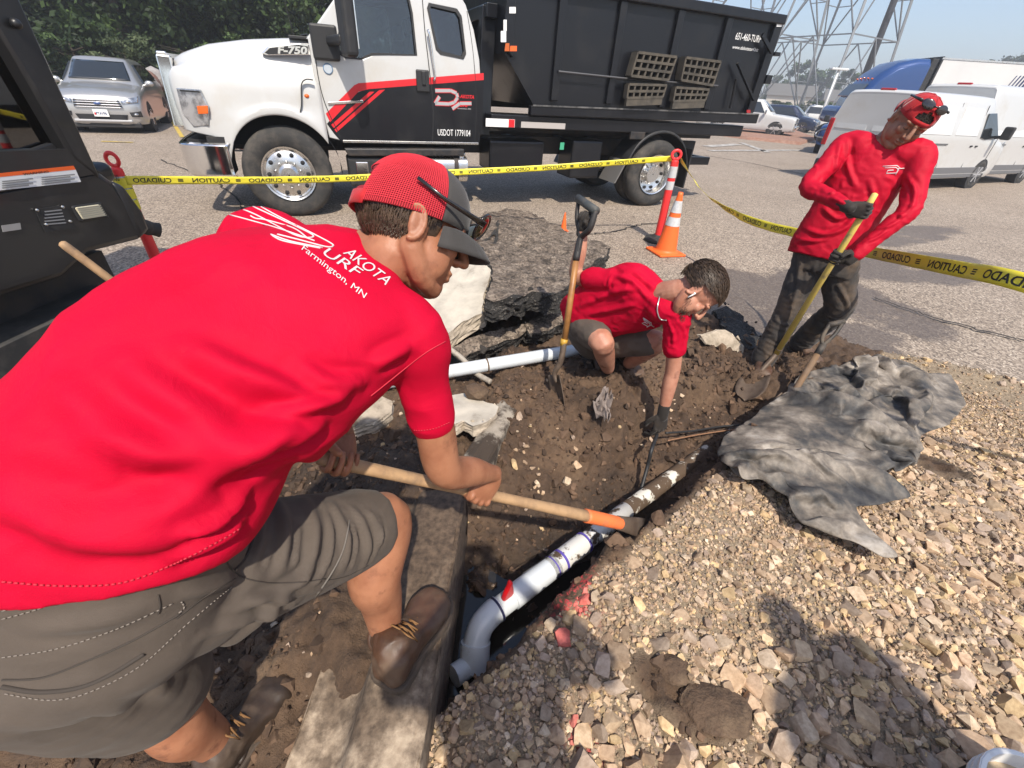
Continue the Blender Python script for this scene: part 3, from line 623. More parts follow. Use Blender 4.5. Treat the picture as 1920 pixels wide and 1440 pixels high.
# ------------------------------------------------------------------ the white truck
FWP = G(545, 408); RWP = G(1215, 388); TAX = (RWP - FWP) / np.linalg.norm(RWP - FWP); TN = A([-TAX[1], TAX[0], 0]); TRZ = math.atan2(TAX[1], TAX[0])
def tl(px, py, y=.10):
    p = PL(px, py, FWP + TN * y, TN); return (float((p - FWP) @ TAX), float(p[2]))
def tlp(pts, y=.10): return [tl(a, b, y) for a, b in pts]
def truck():
    T = empty('truck', FWP, TRZ); tag(T, 'white and black work truck with chrome front wheel behind the yellow tape', 'truck')
    W = 2.36
    def tumble(mb, z0=1.75, k=.10):
        mb.v = [(x, y + (max(0, z - z0) * k if y < W / 2 else -max(0, z - z0) * k), z) for x, y, z in mb.v]; return mb
    # cab: side skins with window openings, roof, back
    out = [(.66, .95), (.62, 1.30), (.60, 1.60), (.60, 1.96), (.98, 2.36), (1.14, 2.52), (1.30, 2.60), (2.25, 2.62), (2.42, 2.56), (2.52, 2.44), (2.62, 2.2), (2.69, 1.9), (2.715, 1.6), (2.715, 1.2), (2.68, .93), (.8, .92)]
    win = [(.93, 1.83), (1.00, 1.80), (1.16, 1.80), (1.30, 1.855), (1.5, 1.87), (1.86, 1.89), (1.84, 2.30), (1.80, 2.50), (1.35, 2.52), (1.20, 2.42), (1.02, 2.2), (.93, 1.98)]
    rwin = tlp([(806, 6), (858, 17), (866, 30), (873, 100), (868, 110), (826, 101), (818, 92), (803, 15)], .12)
    mb = MB(); mb.prism(out, .10, .16, 'y', [win, rwin]); mb.prism(out, W - .16, W - .10, 'y', [win, rwin])
    roof = [(.98, 2.36), (1.14, 2.52), (1.30, 2.60), (2.25, 2.62), (2.42, 2.56), (2.52, 2.44)]
    rp = roof + [(x, z - .035) for x, z in reversed(roof)]; mb.prism(rp, .161, W - .161, 'y')
    mb.prism([(2.62, .95), (2.665, .95), (2.665, 1.75), (2.62, 2.14), (2.58, 2.14), (2.62, 1.75)], .161, W - .161, 'y')
    tumble(mb); cab = mb.build('cab', WHITE, T, 'auto', bevel=.012)
    mb = MB(); mb.box((1.65, W / 2, .93), (2.0, W - .36, .06)); mb.box((.66, W / 2, 1.4), (.04, W - .36, .95)); mb.box((.85, W / 2, 1.72), (.36, W - .4, .3)); mb.build('cab_floor', DARKI, T)
    for yy in (.62, W - .62):
        mb = MB(); mb.box((1.62, yy, 1.42), (.5, .52, .2)); mb.box((1.86, yy, 1.78), (.16, .50, .66), Matrix.Rotation(.16, 3, 'Y')); mb.box((1.90, yy, 2.2), (.11, .28, .2)); mb.build('seat', SEAT, T, True, bevel=.05, seg=3)
    mb = MB(); mb.v = []; th = [(1.12 + .19 * math.cos(a) * .35, .62 + .19 * math.sin(a), 1.86 + .19 * math.cos(a)) for a in np.linspace(0, 2 * math.pi, 20)]; mb.tube(th, .016, 6); mb.build('steering_wheel', DARKI, T, True)
    def pane(name, poly, y, m, par):
        mb = MB(); mb.prism(poly, y, y + .006, 'y'); tumble(mb); return mb.build(name, m, par)
    for y0 in (.135, W - .135):
        pane('window', win, y0, GLASS, cab); pane('window', rwin, y0, TINT, cab)
    def ring(name, poly, d, y0, y1, m, par):
        c = A(poly).mean(0); P = A(poly); inner = [tuple(p + (c - p) / np.linalg.norm(c - p) * d) for p in P]; outer = [tuple(p - (c - p) / np.linalg.norm(c - p) * d * .25) for p in P]
        mb = MB(); mb.prism(outer, y0, y1, 'y', [inner]); tumble(mb); return mb.build(name, m, par)
    ring('window_seal', rwin, .030, .092, .14, BLACKP, cab); ring('window_seal', win, .018, .094, .13, BLACKP, cab)
    # windscreen
    mb = MB(); mb.add([(.63, .2, 1.99), (.63, W - .2, 1.99), (1.1, W - .3, 2.48), (1.1, .3, 2.48), (.50, W / 2, 2.0), (1.02, W / 2, 2.5)], [(0, 4, 5, 3), (4, 1, 2, 5)]); mb.build('windscreen', TINT, cab, True)
    mb = MB(); mb.prism([(.58, 1.95), (.99, 2.38), (1.03, 2.36), (.64, 1.95)], .105, .2, 'y'); tumble(mb); mb.build('pillar', WHITE, cab, bevel=.01)
    mb = MB(); mb.box((.50, W / 2, 1.965), (.22, W - .5, .03)); mb.tube([(.52, .6, 2.0), (.58, .75, 2.02), (.74, 1.1, 2.12)], .012, 6); mb.build('cowl', BLACKP, T, bevel=.01)
    # door seams, lower black paint, red stripes
    mb = MB()
    def seam(pts, w=.010):
        P = crom(pts, 5); 
        for a, b in zip(P[:-1], P[1:]): mb.bar((a[0], .0985, a[1]), (b[0], .0985, b[1]), .006, w, up=(-(b - a)[1], 0, (b - a)[0]))
    for sp_, sw in (([(.66, 1.94), (.645, 1.6), (.68, 1.3), (.80, .96)], .01), (tlp([(793, -20), (798, 60), (806, 140), (812, 200), (811, 268)]), .01), (tlp([(878, 20), (888, 100), (893, 200), (890, 270)]), .006)): mb = MB(); seam(sp_, sw); tumble(mb); mb.build('door_seam', DARKI, cab)
    lay = [.0970, .0962, .0955]
    mb = MB(); mb.prism(tlp([(907, 150), (690, 166), (664, 176), (613, 232), (626, 250), (640, 266), (898, 272), (905, 230)], .097), lay[0], .0995, 'y'); tumble(mb); mb.build('black_panel', VBLACK, cab)
    mb = MB()
    for q in ([(907, 137), (672, 156), (664, 160), (611, 213), (619, 229), (672, 172), (692, 167), (907, 150)], [(702, 172), (693, 172), (621, 234), (626, 240)], [(722, 168), (711, 169), (627, 243), (631, 248)]):
        mb.prism(tlp(q, .096), lay[1], .0968, 'y')
    tumble(mb); mb.build('red_stripe', REDV, cab)
    ux = (1, 0, 0); uz = (0, 0, 1)
    def lab(txt, px0, py0, px1, py1, m, y=.094, bold=.02, shear=0., par=cab, name='lettering'):
        a = tl(px0, py1, y); b = tl(px1, py0, y); mb = MB(); sl = (tl(px1, py1, y)[1] - a[1]) / max(1e-3, tl(px1, py1, y)[0] - a[0])
        text_on(mb, txt, (a[0], y, a[1]), (1, 0, 0), (0, 0, 1), b[0] - a[0], tl(px0, py0, y)[1] - a[1], bold, shear)
        return mb.build(name, m, par)
    lab('USDOT 1779104', 821, 242, 882, 254, WDEC, bold=.004)
    # door emblem: interlaced D and T strokes, small words
    def stroke(pts, w, m, y, name, par):
        mb = MB()
        for a, b in zip(pts[:-1], pts[1:]): mb.bar((a[0], y, a[1]), (b[0], y, b[1]), .003, w, up=(-(b[1] - a[1]), 0, b[0] - a[0]))
        return mb.build(name, m, par)
    e1 = [tl(*p, .095) for p in [(816, 170), (845, 170), (856, 175), (858, 183), (852, 192), (842, 195), (816, 194), (824, 181)]]; e2 = [tl(*p, .095) for p in [(884, 194), (862, 194), (848, 204)]]
    stroke(e1, .052, REDV, .0956, 'emblem', cab); stroke(e2, .052, REDV, .0956, 'emblem', cab); stroke(e1, .036, SILV, .0938, 'emblem', cab); stroke(e2, .036, SILV, .0938, 'emblem', cab)
    lab('AKOTA', 862, 177, 889, 184, REDV, .0925, .03, .25); lab('URF', 862, 193, 880, 200, REDV, .0925, .03, .25); lab('Farmington, MN', 858, 202, 883, 205, SILV)
    mb = MB(); c = tl(615, 129, .09); mb.lathe([(.001, .090), (.052, .090), (.056, .094)], (c[0], 0, c[1]), 'y', 20); mb.build('round_badge', M('blue_badge', (.12, .22, .36), .4), cab)
    mb = MB(); mb.lathe([(.001, .088), (.046, .088)], (c[0], 0, c[1]), 'y', 20); mb.build('badge_face', M('badge_face', (.45, .5, .55), .5), cab); 
    a = tl(615, 194, .09); b = tl(681, 190, .09); mb = MB(); mb.bar((a[0], .09, a[1]), (b[0], .09, b[1]), .01, .03); mb.build('badge', CHROME, cab, bevel=.006)
    c = tl(575, 180, .05); mb = MB(); mb.ball((c[0], .055, c[1]), (.03, .02, .022), 12, 8); mb.build('marker_lamp', AMBER, T, True)
    # handles
    a = tl(793, 152, .08); mb = MB(); mb.box((a[0], .085, a[1]), (.17, .03, .24)); h = mb.build('door_handle', BLACKP, cab, bevel=.015); mb = MB(); mb.box((a[0] + .01, .062, a[1] + .03), (.05, .02, .15)); mb.build('pull', BLACKP, h, bevel=.01)
    mb = MB(); P = [tl(*p, .05) for p in [(803, 57), (807, 80), (813, 120), (816, 143), (814, 150)]]; mb.tube([(P[0][0], .09, P[0][1])] + [(p[0], .05, p[1]) for p in crom(P, 4)] + [(P[-1][0], .09, P[-1][1])], .013, 8); mb.build('grab_handle', CHROME, cab, True)
    mb = MB(); mb.bar((.82, .093, .915), (2.68, .093, .925), .012, .03); mb.build('sill_trim', ALU, cab, bevel=.004)
    # hood and wings: sections along x
    rows = []
    XS = np.linspace(-.98, .64, 34)
    for x in XS:
        t = (x + .98) / 1.62
        zt = float(np.interp(x, [-.98, -.9, -.8, -.5, -.1, .3, .64], [1.58, 1.68, 1.73, 1.83, 1.90, 1.945, 1.975]))
        hw = float(np.interp(x, [-.98, -.9, -.7, -.4, 0, .64], [.80, .93, 1.05, 1.12, 1.18, 1.10]))     # half width at the wing
        dx = x - .10; arch = math.sqrt(max(0, .63 ** 2 - dx * dx)) + .56 if abs(dx) < .63 else 0
        zb = max(arch, float(np.interp(x, [-.98, -.6, -.53, .64], [.98, .93, .60, .60])) if abs(dx) >= .60 else arch)
        if x > .68: zb = .6
        flare = .05 * math.exp(-((x - .1) / .6) ** 2)
        bulge = [(hw + flare, zb), (hw + flare + .005, zb + .07), (hw + .02 * (1 - t), max(zb + .09, 1.24)), (hw - .005, max(zb + .12, 1.45)), (hw - .05, max(zb + .15, min(1.58, zt - .1))), (hw - .17, zt - .10), (hw - .24, zt - .055), (hw - .34, zt - .01), (.3, zt + .015), (0, zt + .02)]
        P = crom(bulge, 3); rows.append([(x, W / 2 - w, z) for w, z in P] + [(x, W / 2 + w, z) for w, z in P[::-1][1:]])
    mb = MB(); mb.grid(rows); hood = mb.build('hood', WHITE, T, 'auto', ang=60)
    s = hood.modifiers.new('s', 'SOLIDIFY'); s.thickness = .02; s.offset = 0
    mb = MB(); mb.prism([(.38, 1.45), (.55, 1.46), (.60, 1.40), (.40, 1.32)], .075, .1, 'y'); mb.build('wing_vent', WHITE, hood, bevel=.01)
    mb = MB(); P = crom([(.58, 1.56), (.50, 1.56), (.44, 1.50), (.40, 1.30), (.34, 1.16)], 5)
    for a, b in zip(P[:-1], P[1:]): mb.bar((a[0], .028, a[1]), (b[0], .028, b[1]), .03, .012, up=(-(b - a)[1], 0, (b - a)[0]))
    mb.build('hood_gap', DARKI, hood)
    # hood badge
    em = tlp([(490, 100), (503, 87), (560, 81), (579, 84), (579, 103), (500, 104)], .10); mb = MB(); mb.prism(em, .090, .14, 'y'); b0 = mb.build('hood_badge', CHROME, hood, bevel=.008)
    em2 = tlp([(496, 99), (506, 90), (560, 84), (577, 87), (577, 101), (503, 102)], .08); mb = MB(); mb.prism(em2, .084, .13, 'y'); mb.build('badge_inset', BLACKP, b0)
    a = tl(521, 101, .08); bb = tl(575, 88, .08); mb = MB(); text_on(mb, 'F-750', (a[0], .080, a[1]), (1, 0, .05), (0, 0, 1), bb[0] - a[0], .075, .04, .2); mb.build('badge_lettering', CHROME, b0)
    # inner arch, firewall
    mb = MB(); ac = [(.10 + .66 * math.cos(a), .56 + .66 * math.sin(a)) for a in np.linspace(-.1, math.pi + .1, 20)]
    mb.grid([[(x, .06, z), (x, .6, z)] for x, z in ac]); mb.box((.1, W / 2, 1.2), (1.3, W - 1.2, .8)); mb.build('wheel_arch', DARKI, T)
    # front: grille, lamps, bumper
    mb = MB()
    for t in np.linspace(0, 1, 7): mb.box((-.99 + .0 * t, W / 2, 1.02 + .62 * t), (.06, 1.55 - .1 * t, .05))
    for s_ in (-1, 1): mb.bar((-1.0, W / 2 + s_ * .80, 1.0), (-.96, W / 2 + s_ * .76, 1.70), .09, .14)
    mb.box((-.97, W / 2, 1.70), (.1, 1.6, .07)); mb.build('grille', CHROME, T, bevel=.015)
    mb = MB(); mb.box((-.93, W / 2, 1.34), (.06, 1.5, .66)); mb.build('grille_mesh', DARKI, T)
    for s_ in (-1, 1):
        Y = lambda w: W / 2 + s_ * w
        q = [(-.90, .945, 1.40), (-.64, 1.105, 1.40), (-.60, 1.12, 1.24), (-.66, 1.10, 1.05), (-.84, .99, 1.02), (-.92, .94, 1.15)]
        mb = MB(); v = [(x, Y(w + .012), z) for x, w, z in q] + [(x + .02, Y(w - .08), z) for x, w, z in q]; n = 6
        mb.add(v, [tuple(range(6)), tuple(range(11, 5, -1))] + [(i, (i + 1) % 6, (i + 1) % 6 + 6, i + 6) for i in range(6)]); hl = mb.build('headlight', LENS, T, bevel=.01)
        mb = MB(); c = A([[-.72, 1.09, 1.24], [-.60, 1.135, 1.25], [-.62, 1.13, 1.17], [-.73, 1.085, 1.16]]); v = [(x, Y(w + .018), z) for x, w, z in c] + [(x, Y(w - .02), z) for x, w, z in c]; mb.add(v, [(0, 1, 2, 3), (7, 6, 5, 4)] + [(i, (i + 1) % 4, (i + 1) % 4 + 4, i + 4) for i in range(4)]); mb.build('turn_lamp', AMBER, hl, bevel=.004)
        mb = MB(); c = A([[-.86, .985, 1.385], [-.65, 1.115, 1.385], [-.645, 1.115, 1.37], [-.86, .985, 1.37]]); v = [(x, Y(w + .02), z) for x, w, z in c] + [(x, Y(w - .02), z) for x, w, z in c]; mb.add(v, [(0, 1, 2, 3), (7, 6, 5, 4)] + [(i, (i + 1) % 4, (i + 1) % 4 + 4, i + 4) for i in range(4)]); mb.build('lamp_brow', BLACKP, hl)
    bp = crom([(-.52, .02), (-.75, .02), (-.95, .07), (-1.06, .25), (-1.1, .6), (-1.12, W / 2), (-1.1, W - .6), (-1.06, W - .25), (-.95, W - .07), (-.75, W - .02), (-.52, W - .02)], 4)
    rows = [[(x + .04 * (z == .87) + .03 * (z == .5), y + (0.02 if y < W / 2 else -.02) * (z == .87), z) for z in (.50, .53, .60, .76, .84, .87)] for x, y in bp]
    mb = MB(); mb.grid(rows); bm = mb.build('bumper', CHROME, T, 'auto', ang=30); s = bm.modifiers.new('s', 'SOLIDIFY'); s.thickness = .025
    mb = MB(); mb.box((-.8, W / 2, .78), (.35, 1.8, .2)); mb.box((-.62, .16, .90), (.2, .2, .07)); mb.build('bumper_support', BLACKP, T)
    # mirror
    for y0, s_ in ((.1, -1), (W - .1, 1)):
        mb = MB(); mb.box((.78, y0 + s_ * .03, 1.93), (.30, .05, .34)); mb.bar((.84, y0, 1.95), (.98, y0 + s_ * .38, 1.96), .12, .09); mr = mb.build('mirror', BLACKP, T, bevel=.03)
        mb = MB(); mb.box((1.02, y0 + s_ * .42, 2.17), (.14, .26, .74), Matrix.Rotation(s_ * -.25, 3, 'Z')); mb.build('mirror_housing', BLACKP, mr, bevel=.045, seg=3)
        mb = MB(); mb.box((1.092, y0 + s_ * .425, 2.19), (.012, .2, .62), Matrix.Rotation(s_ * -.25, 3, 'Z')); mb.build('mirror_glass', CHROME, mr)
    mb = MB(); mb.tube([(.45, .45, 1.95), (.42, .42, 2.3)], .006, 6); mb.build('aerial', BLACKP, T)
    # steps, tank
    mb = MB(); mb.prism([(.82, .84), (2.45, .86), (2.45, .77), (.86, .75)], .02, .4, 'y'); mb.build('step', STEELD, T, bevel=.015)
    mb = MB(); mb.box((1.15, .25, .55), (.62, .38, .36)); mb.build('battery_box', BLACKP, T, bevel=.03)
    mb = MB(); mb.box((1.02, .05, .60), (.16, .02, .16)); mb.build('step_plate', CHROME, T, bevel=.01)
    pf = [(.26 * math.cos(a), .175 * math.sin(a)) for a in np.linspace(0, 2 * math.pi, 28, endpoint=False)]; pf = [(math.copysign(abs(a / .26) ** .55 * .26, a), math.copysign(abs(b / .175) ** .55 * .175, b)) for a, b in pf]
    mb = MB(); mb.prism([(.27 + a, .585 + b) for a, b in pf], 1.55, 2.50, 'x'); tk = mb.build('fuel_tank', ALU, T, 'auto', bevel=.03, seg=3)
    for x in (1.75, 2.30):
        mb = MB(); mb.prism([(.27 + a * 1.04, .585 + b * 1.05) for a, b in pf], x, x + .06, 'x', ); mb.build('tank_strap', STEELD, tk, 'auto')
    mb = MB(); mb.cyl((2.42, .12, .74), (2.42, .06, .82), .05, n=14); mb.build('filler_cap', CHROME, tk, True)
    # chassis and hoist frame
    mb = MB()
    for y in (.78, 1.58): mb.box((3.2, y, .86), (8.0, .09, .26)); mb.box((5.0, y - .06, 1.15), (4.9, .12, .22))
    for x in (1.2, 2.8, 3.6, 4.6, 5.3, 6.4, 7.1): mb.box((x, W / 2, .86), (.12, .8, .18))
    mb.cyl((5.85, .1, .56), (5.85, W - .1, .56), .09, n=14); mb.ball((5.85, W / 2, .56), (.26, .24, .24)); mb.build('chassis', STEELD, T, bevel=.01)
    mb = MB(); mb.box((4.55, .42, .72), (.55, .5, .55)); mb.build('oil_tank', VBLACK, T, bevel=.03); a = tl(1054, 274, .16); mb = MB(); mb.box((a[0], .165, a[1]), (.07, .006, .10)); mb.build('sticker', GREEN_ST, T)
    mb = MB(); mb.box((3.35, .5, .75), (.9, .55, .42)); mb.build('tool_box', VBLACK, T, bevel=.03)
    mb = MB(); mb.box((5.2, .19, 1.22), (4.7, .3, .17)); mb.build('hoist_rail', VBLACK, T, bevel=.015)
    mb = MB(); mb.bar((2.86, .5, 1.0), (2.95, .6, 2.5), .16, .2); mb.bar((2.86, W - .5, 1.0), (2.95, W - .6, 2.5), .16, .2); mb.bar((2.95, .4, 2.45), (2.95, W - .4, 2.45), .15); mb.tube([(2.9, W / 2, 1.0), (3.1, W / 2, 2.2)], .07, 10); mb.build('hook_arm', VBLACK, T, bevel=.01)
    a = tl(911, 220, .035); mb = MB(); mb.box((a[0] + .22, .035, a[1] - .06), (.44, .006, .10)); s1 = mb.build('sticker', WDEC, T); mb = MB(); mb.box((a[0] + .39, .031, a[1] - .06), (.09, .004, .096)); mb.build('sticker_band', REDV, s1)
    mb = MB(); mb.box((a[0] + .90, .035, a[1] - .07), (.72, .006, .075)); mb.build('sticker', M('grey_sticker', (.42, .39, .37), .6), T)
    # rear fenders, flaps
    for y in (-.02, W - .5):
        ac = [(5.85 + .645 * math.cos(a), .56 + .63 * math.sin(a)) for a in np.linspace(.05, math.pi - .25, 22)]
        mb = MB(); mb.grid([[(x, y, z - .03), (x, y + .02, z), (x, y + .5, z), (x, y + .52, z - .03)] for x, z in ac]); f = mb.build('rear_fender', BLACKP, T, 'auto'); s = f.modifiers.new('s', 'SOLIDIFY'); s.thickness = .02
        mb = MB(); mb.add([(5.22, y, .74), (5.22, y + .5, .74), (5.06, y + .5, .40), (5.06, y, .40), (5.19, y, .74), (5.19, y + .5, .74), (5.03, y + .5, .40), (5.03, y, .40)], [(0, 1, 2, 3), (7, 6, 5, 4), (0, 4, 5, 1), (1, 5, 6, 2), (2, 6, 7, 3), (3, 7, 4, 0)]); mb.build('mud_flap', M('flap_rubber', (.12, .115, .11), .7), T)
        mb = MB(); mb.box((6.52, y + .25, .62), (.025, .48, .62)); mb.build('mud_flap', BLACKP, T)
    mb = MB(); mb.box((5.35, .04, 1.10), (.28, .05, .11)); mb.build('fender_bracket', STEELD, T, bevel=.01)
    mb = MB(); mb.box((7.0, .42, .70), (.62, .1, .13)); mb.box((7.2, W / 2, .70), (.12, W - .9, .13)); mb.build('rear_bar', VBLACK, T, bevel=.01)
    # wheels
    wheel(T, (.10, .0, .535), .535, .27, -1); wheel(T, (.10, W, .535), .535, .27, 1)
    for y, f in ((.0, -1), (W, 1)):
        wheel(T, (5.85, y, .525), .525, .25, f, dual=1); s_ = -f; wheel(T, (5.85, y + s_ * .31, .525), .525, .25, f, dual=1, lugs=0)
    return T
TRUCK = truck()

def container():
    B = empty('roll_off_container', FWP, TRZ); tag(B, 'black steel roll-off dump container riding on the white truck', 'container')
    W = 2.36; x0, x1, z0, z1 = 3.02, 7.62, 1.40, 2.74
    prof = [(x0, z1), (x0, 2.0), (3.52, z0), (x1 - .02, z0 + .04), (x1 + .02, z1)]
    mb = MB(); mb.prism(prof, .055, .09, 'y'); mb.prism(prof, W - .09, W - .055, 'y'); mb.build('side_panel', VBLACK, B)
    mb = MB(); fl = [(x0 + .02, z1 - .02), (x0 + .02, 2.0), (3.53, z0 + .02), (x1 - .05, z0 + .06)]; mb.prism(fl + [(x, z + .03) if i > 1 else (x + .03, z) for i, (x, z) in reversed(list(enumerate(fl)))], .091, W - .091, 'y'); mb.build('floor_panel', VBLACK, B)
    rx = [tl(1048, 100, 0)[0], tl(1157, 100, 0)[0], tl(1261, 110, 0)[0], tl(1348, 120, 0)[0], tl(1105, 100, 0)[0], tl(1208, 100, 0)[0]]
    for y in (-.005, W - .06):
        for k, x in enumerate(rx[:4]):
            mb = MB(); mb.prism([(x - .055, z0 + .1), (x + .055, z0 + .1), (x + .055, z1 - .06), (x - .055, z1 - .06)], y, y + .058, 'y'); mb.build('rib', VBLACK, B, bevel=.012)
        mb = MB(); mb.prism([(x0 - .02, 2.05), (x0 + .10, 1.95), (x0 + .10, z1 - .06), (x0 - .02, z1 - .06)], y, y + .058, 'y'); mb.build('end_post', VBLACK, B, bevel=.01); mb = MB(); mb.prism([(x1 - .15, z0 + .1), (x1 - .0, z0 + .1), (x1 + .03, z1 - .06), (x1 - .12, z1 - .06)], y, y + .058, 'y'); mb.build('end_post', VBLACK, B, bevel=.01)
        mb = MB(); mb.prism([(x0 - .04, z1 - .06), (x1 + .04, z1 - .06), (x1 + .04, z1 + .06), (x0 - .04, z1 + .06)], y - .03, y + .10, 'y'); mb.build('top_rail', VBLACK, B, bevel=.015)
        mb = MB(); mb.prism([(3.42, z0 - .09), (x1 + .12, z0 - .05), (x1 + .12, z0 + .09), (3.42, z0 + .03)], y - .03, y + .09, 'y'); mb.build('bottom_rail', VBLACK, B, bevel=.012)
        mb = MB(); mb.bar((3.44, y - .034, z0 + .032), (x1 + .1, y - .034, z0 + .09), .02, .02); mb.build('rail_lip', M('worn_edge', (.16, .155, .15), .45, .3, col2=(.03, .03, .03), vs=8), B)
    mb = MB(); mb.box((x1 - .02, W / 2, (z0 + z1) / 2), (.06, W - .2, z1 - z0 - .1)); mb.build('tail_door', VBLACK, B)
    mb = MB(); a = tl(1383, 118, -.06); b = tl(1413, 188, -.06); mb.bar((a[0], -.06, a[1]), (b[0], -.06, b[1]), .05, .03); a2 = tl(1430, 65, -.06); b2 = tl(1448, 98, -.06); mb.bar((a2[0], -.05, a2[1]), (b2[0], -.05, b2[1]), .04, .05); mb.box((x1 + .1, .02, 2.32), (.12, .08, .05)); mb.box((x1 + .08, .02, 1.98), (.12, .1, .12)); mb.tube([(7.05, -.03, 1.55), (7.0, -.03, 1.95)], .02, 6); mb.build('latch', VBLACK, B)
    # bracing rod
    mb = MB(); P = [tl(*p, -.03) for p in [(1047, 134), (1180, 148), (1346, 161)]]; mb.tube([(p[0], -.03, p[1]) for p in P], .014, 6); mb.build('side_rod', M('rod_steel', (.09, .09, .095), .5, .5), B)
    # hanging grates
    GR = M('muddy_grate', (.085, .072, .055), .8, col2=(.045, .04, .033), vs=7, bs=40, bstr=.4)
    def grate(q, nx, nz, dep, solid=0):
        q = [tl(*p, -.12) for p in q]; c = lambda u, v: A(q[0]) * (1 - u) * (1 - v) + A(q[1]) * u * (1 - v) + A(q[2]) * u * v + A(q[3]) * (1 - u) * v
        g = empty('grate', (0, 0, 0)); g.parent = B
        for i in range(nx + 1): a = c(i / nx, 0); b = c(i / nx, 1); mb = MB(); mb.bar((a[0], -.12 + dep / 2, a[1]), (b[0], -.12 + dep / 2, b[1]), .028, dep, up=(0, 1, 0)); mb.build('slat', GR, g)
        for j in range(nz + 1): a = c(0, j / nz); b = c(1, j / nz); mb = MB(); mb.bar((a[0], -.125 + dep / 2, a[1]), (b[0], -.125 + dep / 2, b[1]), .032, dep, up=(0, 1, 0)); mb.build('slat', GR, g)
        if solid:
            a = c(0, 1); b = c(1, 1); mb = MB(); mb.bar((a[0], -.09, a[1] - .05), (b[0], -.09, b[1] - .05), .10, .06, up=(0, 1, 0)); mb.build('foot_bar', GR, g)
    grate([(1197, 98), (1269, 107), (1254, 150), (1184, 142)], 6, 3, .15); grate([(1180, 158), (1250, 160), (1243, 182), (1176, 184)], 6, 2, .10, 1)
    grate([(1287, 108), (1352, 116), (1337, 160), (1278, 150)], 6, 3, .15); grate([(1268, 164), (1330, 168), (1323, 188), (1263, 190)], 6, 2, .10, 1)
    # lettering and reflectors
    def lab(txt, px0, py0, px1, py1, bold, y=.05, sh=0.):
        a = tl(px0, py1, y); b = tl(px1, py0, y); mb = MB(); text_on(mb, txt, (a[0], y, a[1]), (1, 0, -.0), (0, 0, 1), b[0] - a[0], tl(px0, py0, y)[1] - a[1], 0.005, sh); return mb.build('lettering', WDEC, B)
    lab('651-460-TURF', 1378, 60, 1431, 74, .03); lab('www.dakotaturf.biz', 1373, 84, 1425, 91, .03, sh=.2)
    for q, m in (([(955, 13), (967, 13), (967, 25), (955, 25)], WDEC), ([(944, 37), (950, 37), (950, 58), (944, 58)], WDEC), ([(939, 58), (949, 58), (949, 79), (939, 79)], WDEC), ([(1457, 43), (1467, 43), (1465, 50), (1456, 50)], WDEC), ([(948, 81), (955, 81), (955, 96), (946, 96)], M('orange_old', (.5, .11, .02), .5)), ([(957, 86), (969, 86), (969, 96), (956, 96)], ORANGE), ([(1400, 206), (1407, 206), (1407, 214), (1400, 214)], REDL)):
        mb = MB(); mb.prism(tlp(q, -.012), -.014, -.008, 'y'); mb.build('reflector', m, B)
    return B
container()
# ------------------------------------------------------------------ people: shared building blocks
def skin_mat(name, c1, c2):
    return M(name, c1, .5, col2=c2, vs=14, lo=.38, hi=.66, bs=220, bstr=.22, bd=.002, sss=.10, spec=.4, dust=(c2[0] * .5, c2[1] * .48, c2[2] * .48), dlo=.57, dhi=.74, ds=11)
SKIN1 = skin_mat('tanned_skin', (.36, .158, .086), (.265, .106, .056)); SKIN2 = skin_mat('fair_skin', (.46, .225, .15), (.36, .15, .095)); SKIN3 = skin_mat('brown_skin', (.30, .145, .09), (.22, .10, .062))
def cloth_mat(name, c, c2, rough=.75, ws=900, sheen=.25, dust=None, dlo=.52, dhi=.8, ds=6, bstr=.25, spec=.25):
    m, nt, b = nodes_of(name); L = nt.links; tc = N(nt, 'ShaderNodeTexCoord').outputs['Object']
    n = noise(nt, tc, 7, 4, .6); col = ramp(nt, n.outputs['Fac'], [(.35, c), (.7, c2)])
    if dust is not None:
        n2 = noise(nt, tc, ds, 6, .62); f = ramp(nt, n2.outputs['Fac'], [(dlo, (0, 0, 0)), (dhi, (.85, .85, .85))]); col = mixc(nt, f, col, dust)
    L.new(col, b.inputs['Base Color']); b.inputs['Roughness'].default_value = rough; b.inputs['Sheen Weight'].default_value = sheen; b.inputs['Sheen Roughness'].default_value = .4; b.inputs['Specular IOR Level'].default_value = spec
    w = noise(nt, tc, ws, 2, .5); w2 = noise(nt, tc, 38, 3, .5); w3 = noise(nt, tc, 9, 3, .55); w3.inputs['Distortion'].default_value = 1.2; ab = N(nt, 'ShaderNodeMath', operation='SUBTRACT'); L.new(w3.outputs['Fac'], ab.inputs[0]); ab.inputs[1].default_value = .5; ac = N(nt, 'ShaderNodeMath', operation='ABSOLUTE'); L.new(ab.outputs[0], ac.inputs[0]); a0 = N(nt, 'ShaderNodeMath', operation='MULTIPLY_ADD'); L.new(ac.outputs[0], a0.inputs[0]); a0.inputs[1].default_value = -6.0; L.new(w.outputs['Fac'], a0.inputs[2])
    a = N(nt, 'ShaderNodeMath', operation='MULTIPLY_ADD'); L.new(w2.outputs['Fac'], a.inputs[0]); a.inputs[1].default_value = 1.5; L.new(a0.outputs[0], a.inputs[2])
    bump(nt, b, a.outputs[0], bstr, .0035); MATS[name] = m; return m
REDSHIRT = cloth_mat('red_jersey', (.50, .0015, .027), (.43, .0012, .022), .7, 700, .0, spec=.12)
REDLONG = cloth_mat('red_long_sleeve', (.47, .002, .022), (.39, .0016, .017), .62, 700, .0, spec=.18)
GREYSH = cloth_mat('grey_shorts', (.105, .084, .068), (.082, .066, .054), .8, 900, .05, dust=(.15, .115, .085), dlo=.6, dhi=.85, ds=4)
PANTS = cloth_mat('dirty_work_trousers', (.048, .042, .038), (.036, .032, .030), .85, 700, .15, dust=(.125, .085, .055), dlo=.47, dhi=.68, ds=4)
